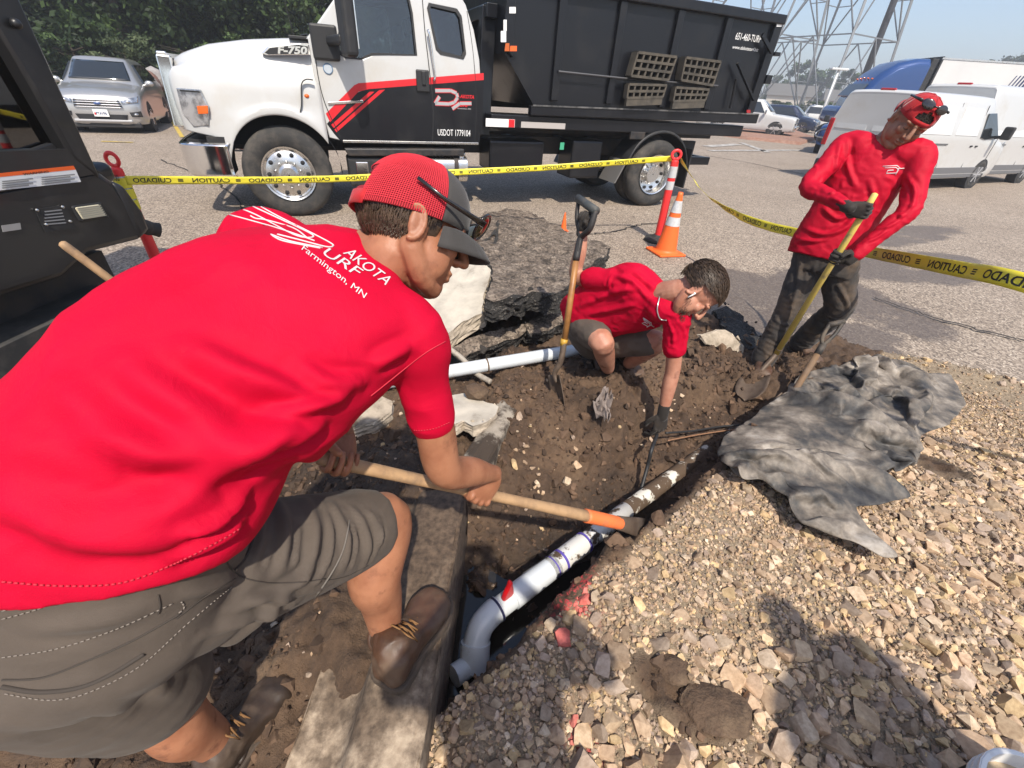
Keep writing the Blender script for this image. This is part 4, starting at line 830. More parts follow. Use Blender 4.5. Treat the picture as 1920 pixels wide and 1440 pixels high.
CAPMESH = cloth_mat('red_cap_mesh', (.52, .03, .045), (.44, .022, .035), .8, 400, .1)
CAPRED = cloth_mat('red_cap_cloth', (.42, .018, .022), (.33, .012, .016), .8, 500, .2)
CAPGREY = cloth_mat('charcoal_cap_cloth', (.055, .052, .050), (.045, .042, .04), .85, 500, .2)
GLOVE = cloth_mat('black_glove', (.022, .019, .018), (.034, .028, .023), .7, 300, .15, dust=(.07, .05, .035), dlo=.55, dhi=.8, ds=12)
BOOT = M('brown_leather_boot', (.085, .040, .022), .45, col2=(.055, .030, .019), vs=14, dust=(.13, .085, .055), dlo=.45, dhi=.7, ds=9, bs=70, bstr=.3, bd=.003)
BOOTD = M('dark_muddy_boot', (.032, .022, .016), .5, col2=(.055, .034, .022), vs=12, dust=(.11, .075, .05), dlo=.5, dhi=.7, ds=9, bs=60, bstr=.35, bd=.003)
SOLE = M('boot_sole', (.05, .036, .026), .8, dust=(.12, .085, .06), dlo=.4, dhi=.65, ds=10)
LACE = M('boot_lace', (.20, .10, .035), .8)
HAIRB = M('brown_hair', (.042, .026, .016), .5, col2=(.085, .054, .033), vs=60, bs=300, bstr=.4, bd=.002)
HAIRD = M('dark_hair', (.016, .011, .009), .5, col2=(.028, .019, .014), vs=60, bs=300, bstr=.4, bd=.002)
SHADES = M('sunglass_plastic', (.012, .010, .009), .25, coat=.4); SHLENS = M('sunglass_lens', (.045, .04, .01), .1, coat=.6)
PRINT = M('white_print', (.62, .55, .55), .7)
STITCH = M('pale_stitching', (.21, .18, .155), .8); REDSTITCH = M('red_stitching', (.50, .02, .045), .8)

def frame(F, Uh, c):
    F = Vector(F).normalized(); Uv = Vector(Uh); Uv = (Uv - F * Uv.dot(F)).normalized(); X = F.cross(Uv)
    return Matrix(((X.x, F.x, Uv.x, c[0]), (X.y, F.y, Uv.y, c[1]), (X.z, F.z, Uv.z, c[2]), (0, 0, 0, 1)))
def cb(r, u, f): return _R * r + _U * u + _fw * f
def limb(mb, pts, n=20, k=6):
    """pts: (point, radius) -> smooth tapered closed limb"""
    P = A([list(p) + [r] for p, r in pts], float); S = crom(P, k); rings = []
    d0 = S[0, :3] - S[1, :3]; d0 /= max(1e-9, np.linalg.norm(d0)); d1 = S[-1, :3] - S[-2, :3]; d1 /= max(1e-9, np.linalg.norm(d1))
    for a in (.98, .8, .5): rings.append((tuple(S[0, :3] + d0 * S[0, 3] * a), S[0, 3] * math.sqrt(1 - a * a)))
    rings += [(tuple(s[:3]), float(s[3])) for s in S]
    for a in (.5, .8, .98): rings.append((tuple(S[-1, :3] + d1 * S[-1, 3] * a), S[-1, 3] * math.sqrt(1 - a * a)))
    return mb.loft(rings, n)
def rings_loft(mb, R_, k=6, n=40, ex=2.3):
    """R_: (centre, lateral axis * half width, dorsal axis * half thickness) -> smooth closed loft"""
    P = A([list(c) + list(a) + list(b) for c, a, b in R_], float); S = crom(P, k); v = []; f = []
    ang = np.linspace(0, 2 * math.pi, n, endpoint=False); ca = np.sign(np.cos(ang)) * np.abs(np.cos(ang)) ** (2 / ex); sa = np.sign(np.sin(ang)) * np.abs(np.sin(ang)) ** (2 / ex)
    for s in S: v += [tuple(s[:3] + s[3:6] * x + s[6:9] * y) for x, y in zip(ca, sa)]
    m = len(S)
    for i in range(m - 1):
        for j in range(n):
            a = i * n + j; b = i * n + (j + 1) % n; f.append((a, b, b + n, a + n))
    f.append(tuple(reversed(range(n)))); f.append(tuple((m - 1) * n + j for j in range(n)))
    return mb.add(v, f)
def fold(me, curves, base_noise=0.0, nsc=6.0):
    """raise soft ridges (width, height) along 3-D curves on a cloth mesh"""
    v = me_co(me); no = me_no(me); d = np.zeros(len(v))
    for pts, w, h in curves:
        P = crom(pts, 6); best = np.full(len(v), 9.0); 
        lo = P.min(0) - 3 * w; hi = P.max(0) + 3 * w; sel = np.where(np.all((v > lo) & (v < hi), 1))[0]
        if not len(sel): continue
        q = v[sel]; bd = np.full(len(sel), 9.0); tt = np.zeros(len(sel))
        for i, (a, b) in enumerate(zip(P[:-1], P[1:])):
            ab = b - a; t = np.clip(((q - a) @ ab) / max(1e-9, ab @ ab), 0, 1); dd = np.linalg.norm(q - a - t[:, None] * ab, axis=1); u = dd < bd; bd[u] = dd[u]; tt[u] = (i + t[u]) / (len(P) - 1)
        e = np.exp(-(bd / w) ** 2) - .45 * np.exp(-((bd - 1.5 * w) / (.8 * w)) ** 2); d[sel] += h * e * np.sin(np.clip(tt, 0.02, .98) * math.pi) ** .5
    if base_noise: d += base_noise * n3(v, nsc) + base_noise * .55 * (1 - 2.2 * np.abs(n3(v * A([1, .7, 1.5]), nsc * 2.1, 2)))
    me_set(me, v + no * d[:, None]); return me
def head_mesh(Mx, neck_to=None, neck_r=.058, sc=1.0, vox=.0036, nose=1.0):
    mb = MB(); e = lambda c, r, n=20, m=14: mb.ball(c, r, n, m)
    e((0, -.012, .03), (.077, .098, .088)); e((0, .032, -.04), (.060, .060, .078)); e((0, .064, -.092), (.026, .026, .024))
    for s in (-1, 1):
        limb(mb, [((s * .062, -.005, -.045), .024), ((s * .05, .03, -.085), .022), ((s * .015, .066, -.1), .02)], 10, 3)
        e((s * .044, .028, -.048), (.028, .05, .05)); e((s * .036, .064, -.018), (.026, .024, .024)); e((s * .030, .078, .026), (.026, .014, .010))
        mb.ball((s * .079, -.006, -.008), (.009, .022, .034), 14, 10, Matrix.Rotation(s * .35, 3, 'Z') @ Matrix.Rotation(.2, 3, 'X'))
        mb.tube([(s * .088, -.016 + .019 * math.cos(a), -.006 + .031 * math.sin(a)) for a in np.linspace(-1.9, 2.2, 12)], .0055, 6)
        e((s * .011, .102 * 1, -.028), (.010, .011, .008))
        e((s * .031, .072, .004), (.0145, .0125, .0115))
    limb(mb, [((0, .084, .024), .009), ((0, .100 + .004 * nose, .002), .010), ((0, .110 + .006 * nose, -.022), .0125)], 12, 3)
    e((0, .088, -.056), (.023, .012, .0065)); e((0, .086, -.069), (.020, .012, .007)); e((0, .03, .06), (.062, .052, .04))
    mb.v = [tuple(A(p) * sc) for p in mb.v]; mb.xf(Mx)
    if neck_to is not None:
        limb(mb, [(Mx @ Vector((0, -.02, -.01)), neck_r * .92), (Mx @ Vector((0, -.025, -.07)), neck_r), (neck_to, neck_r * 1.12)], 20, 5)
    return remesh(mb, vox, 3, .5)
def eyes(root, Mx, base, sc=1.0):
    mb = MB(); mb2 = MB()
    for s in (-1, 1):
        mb.xf(Matrix()); p = Mx @ (Vector((s * .031, .0765, .004)) * sc)
        q = [Mx @ (Vector((s * .031 + .013 * math.cos(a), .087 - .004 * abs(math.cos(a)) - .002, -.002 + .003 * math.sin(a))) * sc) for a in np.linspace(math.pi, 2 * math.pi, 7)]; mb2.tube(q, .0014, 5)
        b = [Mx @ (Vector((s * (.014 + .036 * t), .0915 - .018 * t * t, .030 + .006 * math.sin(2.6 * t))) * sc) for t in np.linspace(0, 1, 7)]; mb2.loft([(x, (.0042 * (1 - .6 * i / 6), .0028)) for i, x in enumerate(b)], 6)
    return mb2
def hand(curl=(1.0, 1.0, 1.0), thumb=(.6, .5), side=1, spread=.05, sc=1.0, curls=None, thk=1.0):
    """local: wrist at 0, fingers +y, back of the hand +z, thumb on side*x"""
    mb = MB(); xs = [.030, .010, -.011, -.031]; L = [(.044, .026, .022), (.049, .029, .023), (.045, .027, .022), (.035, .021, .019)]; base = [.094, .098, .094, .085]
    rings_loft(mb, [((0, -.014, 0), (.014, 0, 0), (0, 0, .011)), ((0, 0, 0), (.026, 0, 0), (0, 0, .019)), ((.002 * side, .03, -.001), (.040, 0, 0), (0, 0, .0175)), ((0, .07, 0), (.043, 0, 0), (0, 0, .0155)), ((0, .098, 0), (.040, 0, 0), (0, 0, .012))], 3, 20, 2.6)
    for i in range(4):
        c = curls[i] if curls else curl; x = xs[i] * side; p = Vector((x, base[i], .001)); a = 0; r = (.0098, .0092, .0096, .0084)[i] * thk
        pts = [((x, base[i] - .03, 0), r * 1.05), (tuple(p), r * 1.08)]; sp = spread * (1.5 - i) * side
        for j in range(3):
            a += c[j]; d = Vector((math.sin(sp) * math.cos(a), math.cos(sp) * math.cos(a), -math.sin(a))); p = p + d * L[i][j]; pts.append((tuple(p), r * (1 - .09 * (j + 1))))
        limb(mb, pts, 12, 4); mb.ball((x, base[i] - .004, .006), (.0098, .015, .0125), 10, 8)
    t0 = Vector((.022 * side, .018, -.006)); a1, a2 = thumb
    d1 = Vector((side * math.sin(.9) * .8, math.cos(.9), -.35 - .4 * a1)).normalized(); p1 = t0 + d1 * .042; d2 = Vector((side * (.45 - .75 * a1), .75, -.35 - .55 * a1)).normalized(); p2 = p1 + d2 * .032; d3 = Vector((side * (.25 - 1.1 * a2), .8, -.3 - .4 * a2)).normalized(); p3 = p2 + d3 * .026
    limb(mb, [(tuple(t0), .017 * thk), (tuple(p1), .0125 * thk), (tuple(p2), .011 * thk), (tuple(p3), .0092 * thk)], 12, 4)
    mb.v = [tuple(A(p) * sc) for p in mb.v]; return mb
def place_hand(h, O, Y, Z):
    Y = Vector(Y).normalized(); Z = Vector(Z); Z = (Z - Y * Z.dot(Y)).normalized(); X = Y.cross(Z)
    return h.xf(Matrix(((X.x, Y.x, Z.x, O[0]), (X.y, Y.y, Z.y, O[1]), (X.z, Y.z, Z.z, O[2]), (0, 0, 0, 1))))
def grip(axis, p, Y, side, sc=1.0, r=.018, thk=1.0, open_=0.0):
    """hand closed round a rod through p along axis; Y = direction wrist->knuckles"""
    ax = Vector(axis).normalized(); Y = Vector(Y); Y = (Y - ax * Y.dot(ax)).normalized(); X = ax if True else -ax
    Z = X.cross(Y)
    h = hand((1.15 - open_, 1.35 - open_, .85), (.9, .9), side, .0, sc, thk=thk)
    O = Vector(p) - Y * (.088 * sc) + Z * ((.012 + r) * sc)
    return place_hand(h, O, Y, Z), O, Z
def boot_parts(root, base, heel, toe, up, h=.15, L=.30, w=.052, mat=BOOT, lace=True, shaft_to=None):
    """work boot: sole, upper and laces; heel/toe points on the ground"""
    heel = Vector(heel); toe = Vector(toe); F = (toe - heel).normalized(); Uv = Vector(up); Uv = (Uv - F * Uv.dot(F)).normalized(); X = F.cross(Uv); Ln = (toe - heel).length
    Pt = lambda x, y, z: heel + X * x + F * (y * Ln) + Uv * z
    mb = MB(); rr = []
    for y, wd, zt in [(.0, .55, .07), (.04, .8, .10), (.12, .92, .13), (.25, .9, .135), (.40, .85, .115), (.55, .95, .085), (.70, 1.08, .072), (.85, 1.02, .066), (.95, .75, .056), (1.0, .42, .04)]:
        rr.append((Pt(0, y, .012 + zt / 2), X * (w * wd), Uv * (zt / 2)))
    rings_loft(mb, rr, 3, 24, 2.6)
    top = Pt(0, .20, .12); st = Vector(shaft_to) if shaft_to is not None else Pt(0, .16, h + .03); ax = (st - top).normalized(); c1 = Pt(0, .18, .07)
    limb(mb, [(c1, .050), (Pt(0, .19, .12), .052), (tuple(top + ax * (h - .09)), .050)], 20, 4)
    me = remesh(mb, .006, 3); v = me_co(me); me_set(me, v + me_no(me) * (.0035 * n3(v, 45))[:, None])
    me_set(me, me_co(me) - A(base)); b = mkobj('boot', me, mat, root, True)
    mb = MB(); out = []
    for y, wd in [(-.02, .5), (.0, .75), (.06, .98), (.2, 1.0), (.38, .93), (.55, 1.03), (.72, 1.15), (.87, 1.08), (.97, .8), (1.02, .45)]: out.append((y, wd))
    ring = [Pt(wd * w * 1.08, y, 0) for y, wd in out] + [Pt(-wd * w * 1.08, y, 0) for y, wd in reversed(out)]; n = len(ring)
    mb.add(ring + [q + Uv * .032 for q in ring], [tuple(range(n)), tuple(range(2 * n - 1, n - 1, -1))] + [(i, (i + 1) % n, (i + 1) % n + n, i + n) for i in range(n)]); mb.build('sole', SOLE, b, False, bevel=.006, base=base)
    if lace:
        mb = MB()
        for k in range(5):
            t = .34 + .07 * k; z = .150 - .020 * k; 
            for s in (-1, 1): mb.tube([Pt(-s * .026, t, z - .012), Pt(0, t + .015, z + .004), Pt(s * .028, t + .035, z - .016)], .0028, 5)
        mb.tube([Pt(.0, .32, .16), Pt(.03, .30, .165), Pt(.05, .34, .13), Pt(.02, .36, .15)], .0026, 5); mb.tube([Pt(.0, .32, .16), Pt(-.03, .31, .165), Pt(-.05, .37, .12)], .0026, 5); mb.build('laces', LACE, b, True, base=base)
    mb = MB(); tc = top + ax * (h - .088); q = []
    x2 = ax.cross(F).normalized(); y2 = x2.cross(ax)
    mb.tube([tc + x2 * (.051 * math.cos(a)) + y2 * (.051 * math.sin(a)) for a in np.linspace(0, 2 * math.pi, 24)], .008, 8); mb.build('collar', mat, b, True, base=base)
    return b
def px_ribbon(bv, pts, w, off=.0015, k=4, dash=0):
    """thin raised ribbon that follows a cloth surface; returns MB"""
    P = [q for q in (hit(bv, x, y, off) for x, y in crom(pts, k)) if q is not None]; mb = MB()
    if dash and len(P) > 1:
        Q = A(P); sg = np.r_[0, np.cumsum(np.linalg.norm(np.diff(Q, axis=0), axis=1))]; at = lambda s: [float(np.interp(s, sg, Q[:, j])) for j in range(3)]
        for s in np.arange(0, sg[-1] - dash, dash * 1.7): mb.bar(at(s), at(s + dash), w * 2)
        return mb
    if len(P) > 1: mb.loft([(p, w) for p in P], 5)
    return mb
def cloth(name, me, mat, root, base):
    me_set(me, me_co(me) - A(base)); o = mkobj(name, me, mat, root, True); return o
def hair_tufts(mb, c_fn, n, L, w, rng, comb):
    for i in range(n):
        p, no = c_fn(rng); d = Vector(comb(p)) ; d = (d - no * d.dot(no)).normalized(); l = L * rng.uniform(.6, 1.3)
        t = no.cross(d) * (w * rng.uniform(.6, 1.3)); d = (d + t.normalized() * rng.normal(0, .16)).normalized()
        q = [p - no * .003, p + no * (.35 * l) + d * (.45 * l), p + no * (.28 * l) + d * l]
        mb.add([q[0] - t, q[0] + t, q[1] - t * .8 + no * .001, q[1] + t * .8 + no * .001, q[2], q[1] - no * .004], [(0, 1, 3, 2), (2, 3, 4), (0, 2, 5), (1, 5, 3), (2, 4, 5), (3, 5, 4)])
# ------------------------------------------------------------------ worker in the foreground, bent over a pickaxe
def worker1():
    base = A([-.52, .50, .0]); P = empty('person', base); tag(P, 'person in red T-shirt and grey shorts bending over pickaxe, back to us', 'person')
    neck = Vector(D(706, 486, .885)); R_ = []
    for (lx, ly, ld), (rx, ry, rd), t, bulge in [((-330, 1085, .55), (415, 1075, .60), .155, 0), ((-290, 1010, .53), (455, 1000, .60), .16, 0), ((-120, 800, .53), (500, 890, .60), .155, 0), ((75, 585, .57), (590, 845, .63), .145, 0), ((225, 490, .64), (680, 735, .68), .135, 0), ((368, 430, .715), (770, 655, .735), .125, 0), ((462, 415, .79), (815, 610, .79), .105, 0), ((580, 420, .85), (772, 545, .835), .085, 0), ((650, 430, .885), (745, 510, .875), .06, 0)]:
        a = Vector(D(lx, ly, ld)); b = Vector(D(rx, ry, rd)); R_.append([(a + b) / 2, (b - a) / 2, t])
    for i, r in enumerate(R_):
        sp = (R_[min(i + 1, 8)][0] - R_[max(i - 1, 0)][0]).normalized(); dn = r[1].normalized().cross(sp).normalized(); r[2] = dn * r[2]
    dor = R_[4][2].normalized(); lat = R_[5][1].normalized(); hipl = R_[1][1].normalized()
    R_ = [(c - d * .55, a, d) for c, a, d in R_]
    mb = MB(); rings_loft(mb, R_, 6, 48, 2.35)
    shR = Vector(D(775, 632, .82)); elR = Vector(D(834, 880, .99)); uR = (elR - shR).normalized()
    shL = Vector(D(475, 455, .885)); elL = Vector(D(500, 690, 1.02))
    uL = (elL - shL).normalized()
    limb(mb, [(shR - lat * .10, .085), (shR, .068), (shR + uR * .09, .056), (shR + uR * .19, .051)], 24, 5)
    limb(mb, [(shL + lat * .08, .085), (shL, .068), (shL + uL * .1, .060), (shL + uL * .2, .055)], 24, 5)
    shirt = remesh(mb, .0065, 7, .6)
    bv = bvh_of(shirt)
    def cv(pts): return [q for q in (hit(bv, x, y) for x, y in pts) if q is not None]
    F = [(cv([(350, 655), (450, 700), (540, 735), (600, 742), (660, 730)]), .020, .016), (cv([(230, 690), (330, 760), (440, 820), (540, 800), (620, 760)]), .024, .018), (cv([(110, 735), (200, 800), (300, 845), (400, 858), (500, 830), (560, 790)]), .026, .022),
         (cv([(0, 900), (80, 960), (200, 985), (330, 965), (420, 930)]), .030, .020), (cv([(120, 1020), (250, 1025), (350, 1010), (430, 970)]), .022, .014), (cv([(560, 690), (620, 715), (680, 712)]), .014, .012), (cv([(300, 930), (390, 900), (470, 850)]), .02, .012),
         (cv([(720, 700), (745, 745), (765, 790)]), .012, .008), (cv([(700, 690), (730, 668), (770, 650)]), .014, .010), (cv([(300, 440), (400, 470), (480, 520)]), .04, .006), (cv([(0, 800), (120, 860), (230, 880)]), .03, .012), (cv([(310, 1060), (360, 1030), (420, 1000), (450, 975)]), .012, .014), (cv([(350, 990), (400, 975), (460, 930)]), .010, .012), (cv([(480, 760), (540, 770), (600, 755), (650, 735)]), .009, .009), (cv([(520, 850), (560, 820), (610, 790)]), .012, .010), (cv([(440, 900), (500, 870), (560, 850)]), .012, .010)]
    fold(shirt, [(a_, b_, c_ * 1.25) for a_, b_, c_ in F if len(a_) > 1], .005, 8.0)
    bv = bvh_of(shirt)
    sh = cloth('shirt', shirt, REDSHIRT, P, base)
    # seams and hems
    for pts, w, m, nm in [([(835, 640), (800, 660), (760, 690), (720, 722), (695, 742)], .0010, REDSTITCH, 'shoulder_seam'), ([(842, 792), (815, 803), (785, 807), (758, 804)], .0008, REDSTITCH, 'sleeve_hem'), ([(5, 1090), (120, 1098), (230, 1092), (330, 1055), (420, 1010), (450, 990)], .0009, REDSTITCH, 'bottom_hem')]:
        mb = px_ribbon(bv, pts, w, .0008, 8, .0036 if 'hem' in nm else 0)
        if mb.v: mb.build(nm, m, sh, True, base=base)
    # printing on the back
    def strokes(name, lines, w):
        mb = MB()
        for l in lines:
            q = px_ribbon(bv, l, w, .0006, 5)
            if q.v: mb.merge(q)
        if mb.v: mb.build(name, PRINT, sh, True, base=base)
    strokes('back_emblem', [[(412, 399), (450, 408), (520, 428), (570, 445), (590, 452)], [(412, 399), (445, 392), (480, 403), (550, 440), (580, 446), (585, 440), (540, 418), (475, 388)], [(470, 405), (480, 410), (500, 413), (550, 428), (575, 446)], [(475, 380), (520, 405), (570, 430), (618, 455), (624, 462), (610, 463), (560, 450), (520, 440)], [(508, 440), (545, 453), (605, 465)], [(508, 440), (530, 452), (590, 464), (600, 466)]], .0015)
    def words(name, txt, a, b, h, m=PRINT, bold=.02, shear=0.):
        v, f = text2d(txt, 1.0, bold, shear); mx = v.max(0); a = A(a, float); b = A(b, float); ux = (b - a); up = A(h, float); mb = MB(); vv = []
        for p in v:
            q = a + ux * p[0] / mx[0] + up * p[1] / mx[1]; r = hit(bv, q[0], q[1], .0015); vv.append(r if r is not None else D(q[0], q[1], .9))
        mb.add(vv, f); mb.build(name, m, sh, False, base=base)
    words('back_lettering', 'Farmington, MN', (563, 472), (680, 563), (8, -12), bold=.0); words('back_lettering', 'AKOTA', (642, 476), (722, 536), (14, -13), bold=.0, shear=.2); words('back_lettering', 'URF', (604, 478), (672, 522), (10, -14), bold=.0, shear=.2)
    # --- shorts
    hipR = Vector(D(305, 1105, .76)); hipL = Vector(D(60, 1200, .73)); kR = Vector(D(692, 985, 1.10)); kL = Vector(D(285, 1285, .99)); C0 = (hipR + hipL) / 2; upp = (R_[2][0] - C0).normalized()
    mb = MB()
    hd_ = hipl.cross(upp).normalized()
    rings_loft(mb, [(R_[2][0], hipl * .16, hd_ * .12), (R_[1][0] - upp * .01, hipl * .19, hd_ * .14), (C0 + upp * .06, hipl * .205, hd_ * .155), (C0 - upp * .02, hipl * .205, hd_ * .16), (C0 - upp * .10, hipl * .18, hd_ * .13)], 4, 40, 2.4)
    dk = (kR - hipR).normalized(); limb(mb, [(hipR - dk * .02, .132), (hipR + dk * .12, .125), (hipR + dk * .26, .112), (kR - dk * .03, .098)], 28, 6)
    dl = (kL - hipL).normalized(); limb(mb, [(hipL, .14), (hipL + dl * .14, .138), (hipL + dl * .27, .132), (kL - dl * .02, .128)], 28, 6)
    so = remesh(mb, .007, 6, .55); bs = bvh_of(so)
    def cs(pts): return [q for q in (hit(bs, x, y) for x, y in pts) if q is not None]
    F = [(cs([(480, 960), (490, 1010), (470, 1060)]), .010, .010), (cs([(520, 940), (535, 1000), (525, 1070)]), .012, .012), (cs([(570, 935), (590, 1000), (580, 1060), (560, 1090)]), .013, .013), (cs([(620, 945), (650, 1010), (640, 1070)]), .011, .010), (cs([(660, 955), (690, 1010), (675, 1070), (640, 1110)]), .010, .010), (cs([(690, 960), (712, 1000), (690, 1060)]), .008, .008),
         (cs([(500, 940), (508, 1000), (500, 1060)]), .006, .007), (cs([(545, 930), (560, 990), (552, 1060)]), .007, .008), (cs([(600, 938), (622, 1000), (612, 1060), (590, 1090)]), .007, .008), (cs([(640, 950), (668, 1010), (655, 1070)]), .006, .007), (cs([(702, 960), (716, 990), (704, 1030)]), .005, .006), (cs([(455, 1120), (540, 1120), (620, 1095)]), .01, .008), (cs([(380, 1190), (470, 1160), (560, 1130)]), .012, .010),
         (cs([(300, 1290), (400, 1220), (520, 1130), (600, 1090)]), .018, .014), (cs([(200, 1330), (330, 1290), (480, 1200), (600, 1130)]), .02, .012), (cs([(350, 1110), (420, 1090), (480, 1080)]), .012, .010), (cs([(60, 1180), (160, 1170), (280, 1140)]), .018, .006), (cs([(430, 1150), (520, 1110), (600, 1060)]), .012, .009)]
    fold(so, [f for f in F if len(f[0]) > 1], .003, 9); bs = bvh_of(so); sho = cloth('shorts', so, GREYSH, P, base)
    ZIP = M('zip_grey', (.13, .115, .10), .7); SE = M('shorts_seam', (.045, .036, .03), .9)
    for pts, nm, m, w in [([(5, 1232), (110, 1215), (220, 1178), (330, 1128)], 'pocket_stitching', STITCH, .0007), ([(5, 1160), (60, 1145), (110, 1128)], 'pocket_stitching', STITCH, .0007), ([(5, 1145), (50, 1133), (90, 1122)], 'pocket_stitching', STITCH, .0007), ([(5, 1286), (70, 1296), (140, 1290), (200, 1268), (270, 1225)], 'pocket_mouth', SE, .0035), ([(5, 1274), (80, 1270), (160, 1240), (250, 1200), (338, 1150)], 'pocket_fold', SE, .0016), ([(10, 1300), (90, 1312), (160, 1300), (260, 1250), (350, 1170), (440, 1095)], 'side_stitching', STITCH, .0007), ([(340, 1128), (345, 1140), (330, 1152)], 'pocket_corner', STITCH, .0009), ([(330, 1160), (385, 1118), (440, 1085)], 'side_seam', SE, .0012), ([(425, 1055), (450, 1080), (500, 1092), (560, 1092), (610, 1085)], 'leg_seam', SE, .0012), ([(440, 1070), (468, 1030), (484, 960), (486, 935)], 'pocket_edge', SE, .003), ([(655, 975), (640, 1040), (590, 1120), (535, 1180)], 'zip', ZIP, .0022), ([(612, 1088), (650, 1080), (690, 1060)], 'knee_seam', SE, .001), ([(297, 1115), (300, 1135), (297, 1150)], 'back_seam', SE, .0012)]:
        mb = px_ribbon(bs, pts, w, .0008, 8, .0042 if m is STITCH else 0)
        if mb.v: mb.build(nm, m, sho, True, base=base)
    # --- body
    wrR = Vector(D(872, 900, 1.19)); HP1 = Vector(D(890, 922, 1.25)); HP0 = Vector(D(640, 868, 1.02)); hax = (HP1 - HP0).normalized()
    gR, OR, ZR = grip(-hax, HP1, cb(.30, -.72, .55), -1, 1.0, .018)
    gL, OL, ZL = grip(hax, HP0, cb(.1, -.9, -.35), -1, 1.0, .018)
    arms = MB()
    limb(arms, [(shR, .048), (shR + uR * .12, .040), (shR + uR * .22, .044), (elR, .042), ((elR + OR) / 2, .039), (OR + (elR - OR).normalized() * .03, .027), (OR, .026)], 20, 5)
    limb(arms, [(shL, .058), (shL + uL * .15, .047), (elL, .041), ((elL + OL) / 2, .039), (OL + (elL - OL).normalized() * .03, .028), (OL, .026)], 20, 5)
    anR = Vector(D(724, 1185, 1.29)); anL = Vector(D(425, 1415, 1.22))
    limb(arms, [(hipR, .10), ((hipR + kR) / 2, .088), (kR - dk * .07, .072), (kR + dk * .05, .070), (kR * .62 + anR * .38 + Vector((.0, -.015, 0)), .072), (kR * .35 + anR * .65, .060), (anR, .045)], 24, 6)
    limb(arms, [(hipL, .10), ((hipL + kL) / 2, .09), (kL, .066), (kL * .62 + anL * .38 + Vector((0, -.02, 0)), .068), (kL * .3 + anL * .7, .050), (anL, .042)], 24, 6)
    rings_loft(arms, [(c + (-dor * .02), a * .85, b * .85) for c, a, b in R_[1:-1]], 3, 32, 2.3)
    bodyA = remesh(arms, .008, 4)
    hc = Vector(D(778, 432, .86)); Mx = frame(cb(.86, -.28, .42), cb(.24, .96, -.06), hc)
    hd = head_mesh(Mx, neck, .060, 1.0)
    hands_ = join_me('h', [remesh(gR, .003, 2), remesh(gL, .003, 2)])
    body = join_me('body', [bodyA, hd, hands_]); cloth('body', body, SKIN1, P, base)
    mb = eyes(P, Mx, base); mb.build('eyebrow', HAIRB, P, True, base=base)
    # --- hair below the cap
    rng = np.random.default_rng(5); mb = MB(); hs = MB(); hs.ball((0, -.014, .026), (.079, .101, .088), 24, 16); hs.v = [p for p in hs.v]; hs.v = [(x, y, max(z, -.052 + .5 * max(0, y + .03))) for x, y, z in hs.v]; hs.v = [(x * .4 if (y > .045 and z < .04) else x, min(y, .05), z) for x, y, z in hs.v]; hs.xf(Mx); mb.merge(hs)
    def cf(r):
        while True:
            d = Vector(r.normal(size=3)).normalized()
            if -.62 < d.z < .02 and d.y < .35 + .8 * d.z: break
        p = Vector((d.x * .079, -.014 + d.y * .1, .026 + d.z * .088)); return Mx @ p, (Mx.to_3x3() @ Vector((d.x / .079, d.y / .1, d.z / .088))).normalized()
    hair_tufts(mb, cf, 3600, .018, .0011, rng, lambda p: -Mx.to_3x3().col[2]); mb.build('hair', HAIRB, P, False, base=base)
    # --- cap
    def dome(y0, y1, r=(.090, .115, .133), zlo=.03, k=14, cz=-.002, cy=-.012, hole=False):
        rows = []
        for i in range(k + 1):
            el = math.pi / 2 * i / k; row = []
            for a in np.linspace(y0, y1, 33):
                x = r[0] * math.cos(el) ** .8 * math.cos(a); y = r[1] * math.cos(el) ** .8 * math.sin(a); z = r[2] * math.sin(el) * 1.0
                row.append(tuple(Mx @ Vector((x, cy + y, cz + z + .015 * (1 + math.sin(a)) * (1 - i / k)))))
            rows.append(row)
        return rows
    cap = None
    mb = MB(); rows = dome(math.radians(22), math.radians(158)); mb.grid(rows); fr = mb.build('cap', CAPGREY, P, True, base=base); so_ = fr.modifiers.new('s', 'SOLIDIFY'); so_.thickness = .003
    mb = MB(); r2 = dome(math.radians(158), math.radians(382)); hb = []
    # opening at the back above the strap
    nr = len(r2); nc = len(r2[0]); mb.v = [p for r in r2 for p in r]
    for i in range(nr - 1):
        for j in range(nc - 1):
            am = 158 + (j + .5) * 224 / (nc - 1)
            if abs(am - 270) < 26 and 2 <= i <= 5 - int(abs(am - 270) / 11): continue
            mb.f.append((i * nc + j, i * nc + j + 1, (i + 1) * nc + j + 1, (i + 1) * nc + j))
    me_ = mb.build('mesh_panel', M('cap_mesh_backing', (.27, .012, .020), .9), fr, True, base=base); so_ = me_.modifiers.new('s', 'SOLIDIFY'); so_.thickness = .003
    # mesh weave as fine raised ribs
    mb = MB()
    for a in np.linspace(math.radians(160), math.radians(380), 104):
        if abs(math.degrees(a) - 270) < 27: els = np.linspace(.62, 1.45, 9)
        else: els = np.linspace(.0, 1.45, 14)
        mb.tube([tuple(Mx @ Vector((.0915 * math.cos(e) ** .8 * math.cos(a), -.012 + .1165 * math.cos(e) ** .8 * math.sin(a), -.002 + .015 * (1 + math.sin(a)) * (1 - e / 1.571) + .1345 * math.sin(e)))) for e in els], .0010, 4)
    for e in np.linspace(.08, 1.3, 42):
        for lo, hi in ((160, 241), (299, 380)) if e < .62 else ((160, 380),):
            mb.tube([tuple(Mx @ Vector((.0915 * math.cos(e) ** .8 * math.cos(a), -.012 + .1165 * math.cos(e) ** .8 * math.sin(a), -.002 + .015 * (1 + math.sin(a)) * (1 - e / 1.571) + .1345 * math.sin(e)))) for a in np.radians(np.linspace(lo, hi, 24))], .0009, 4)
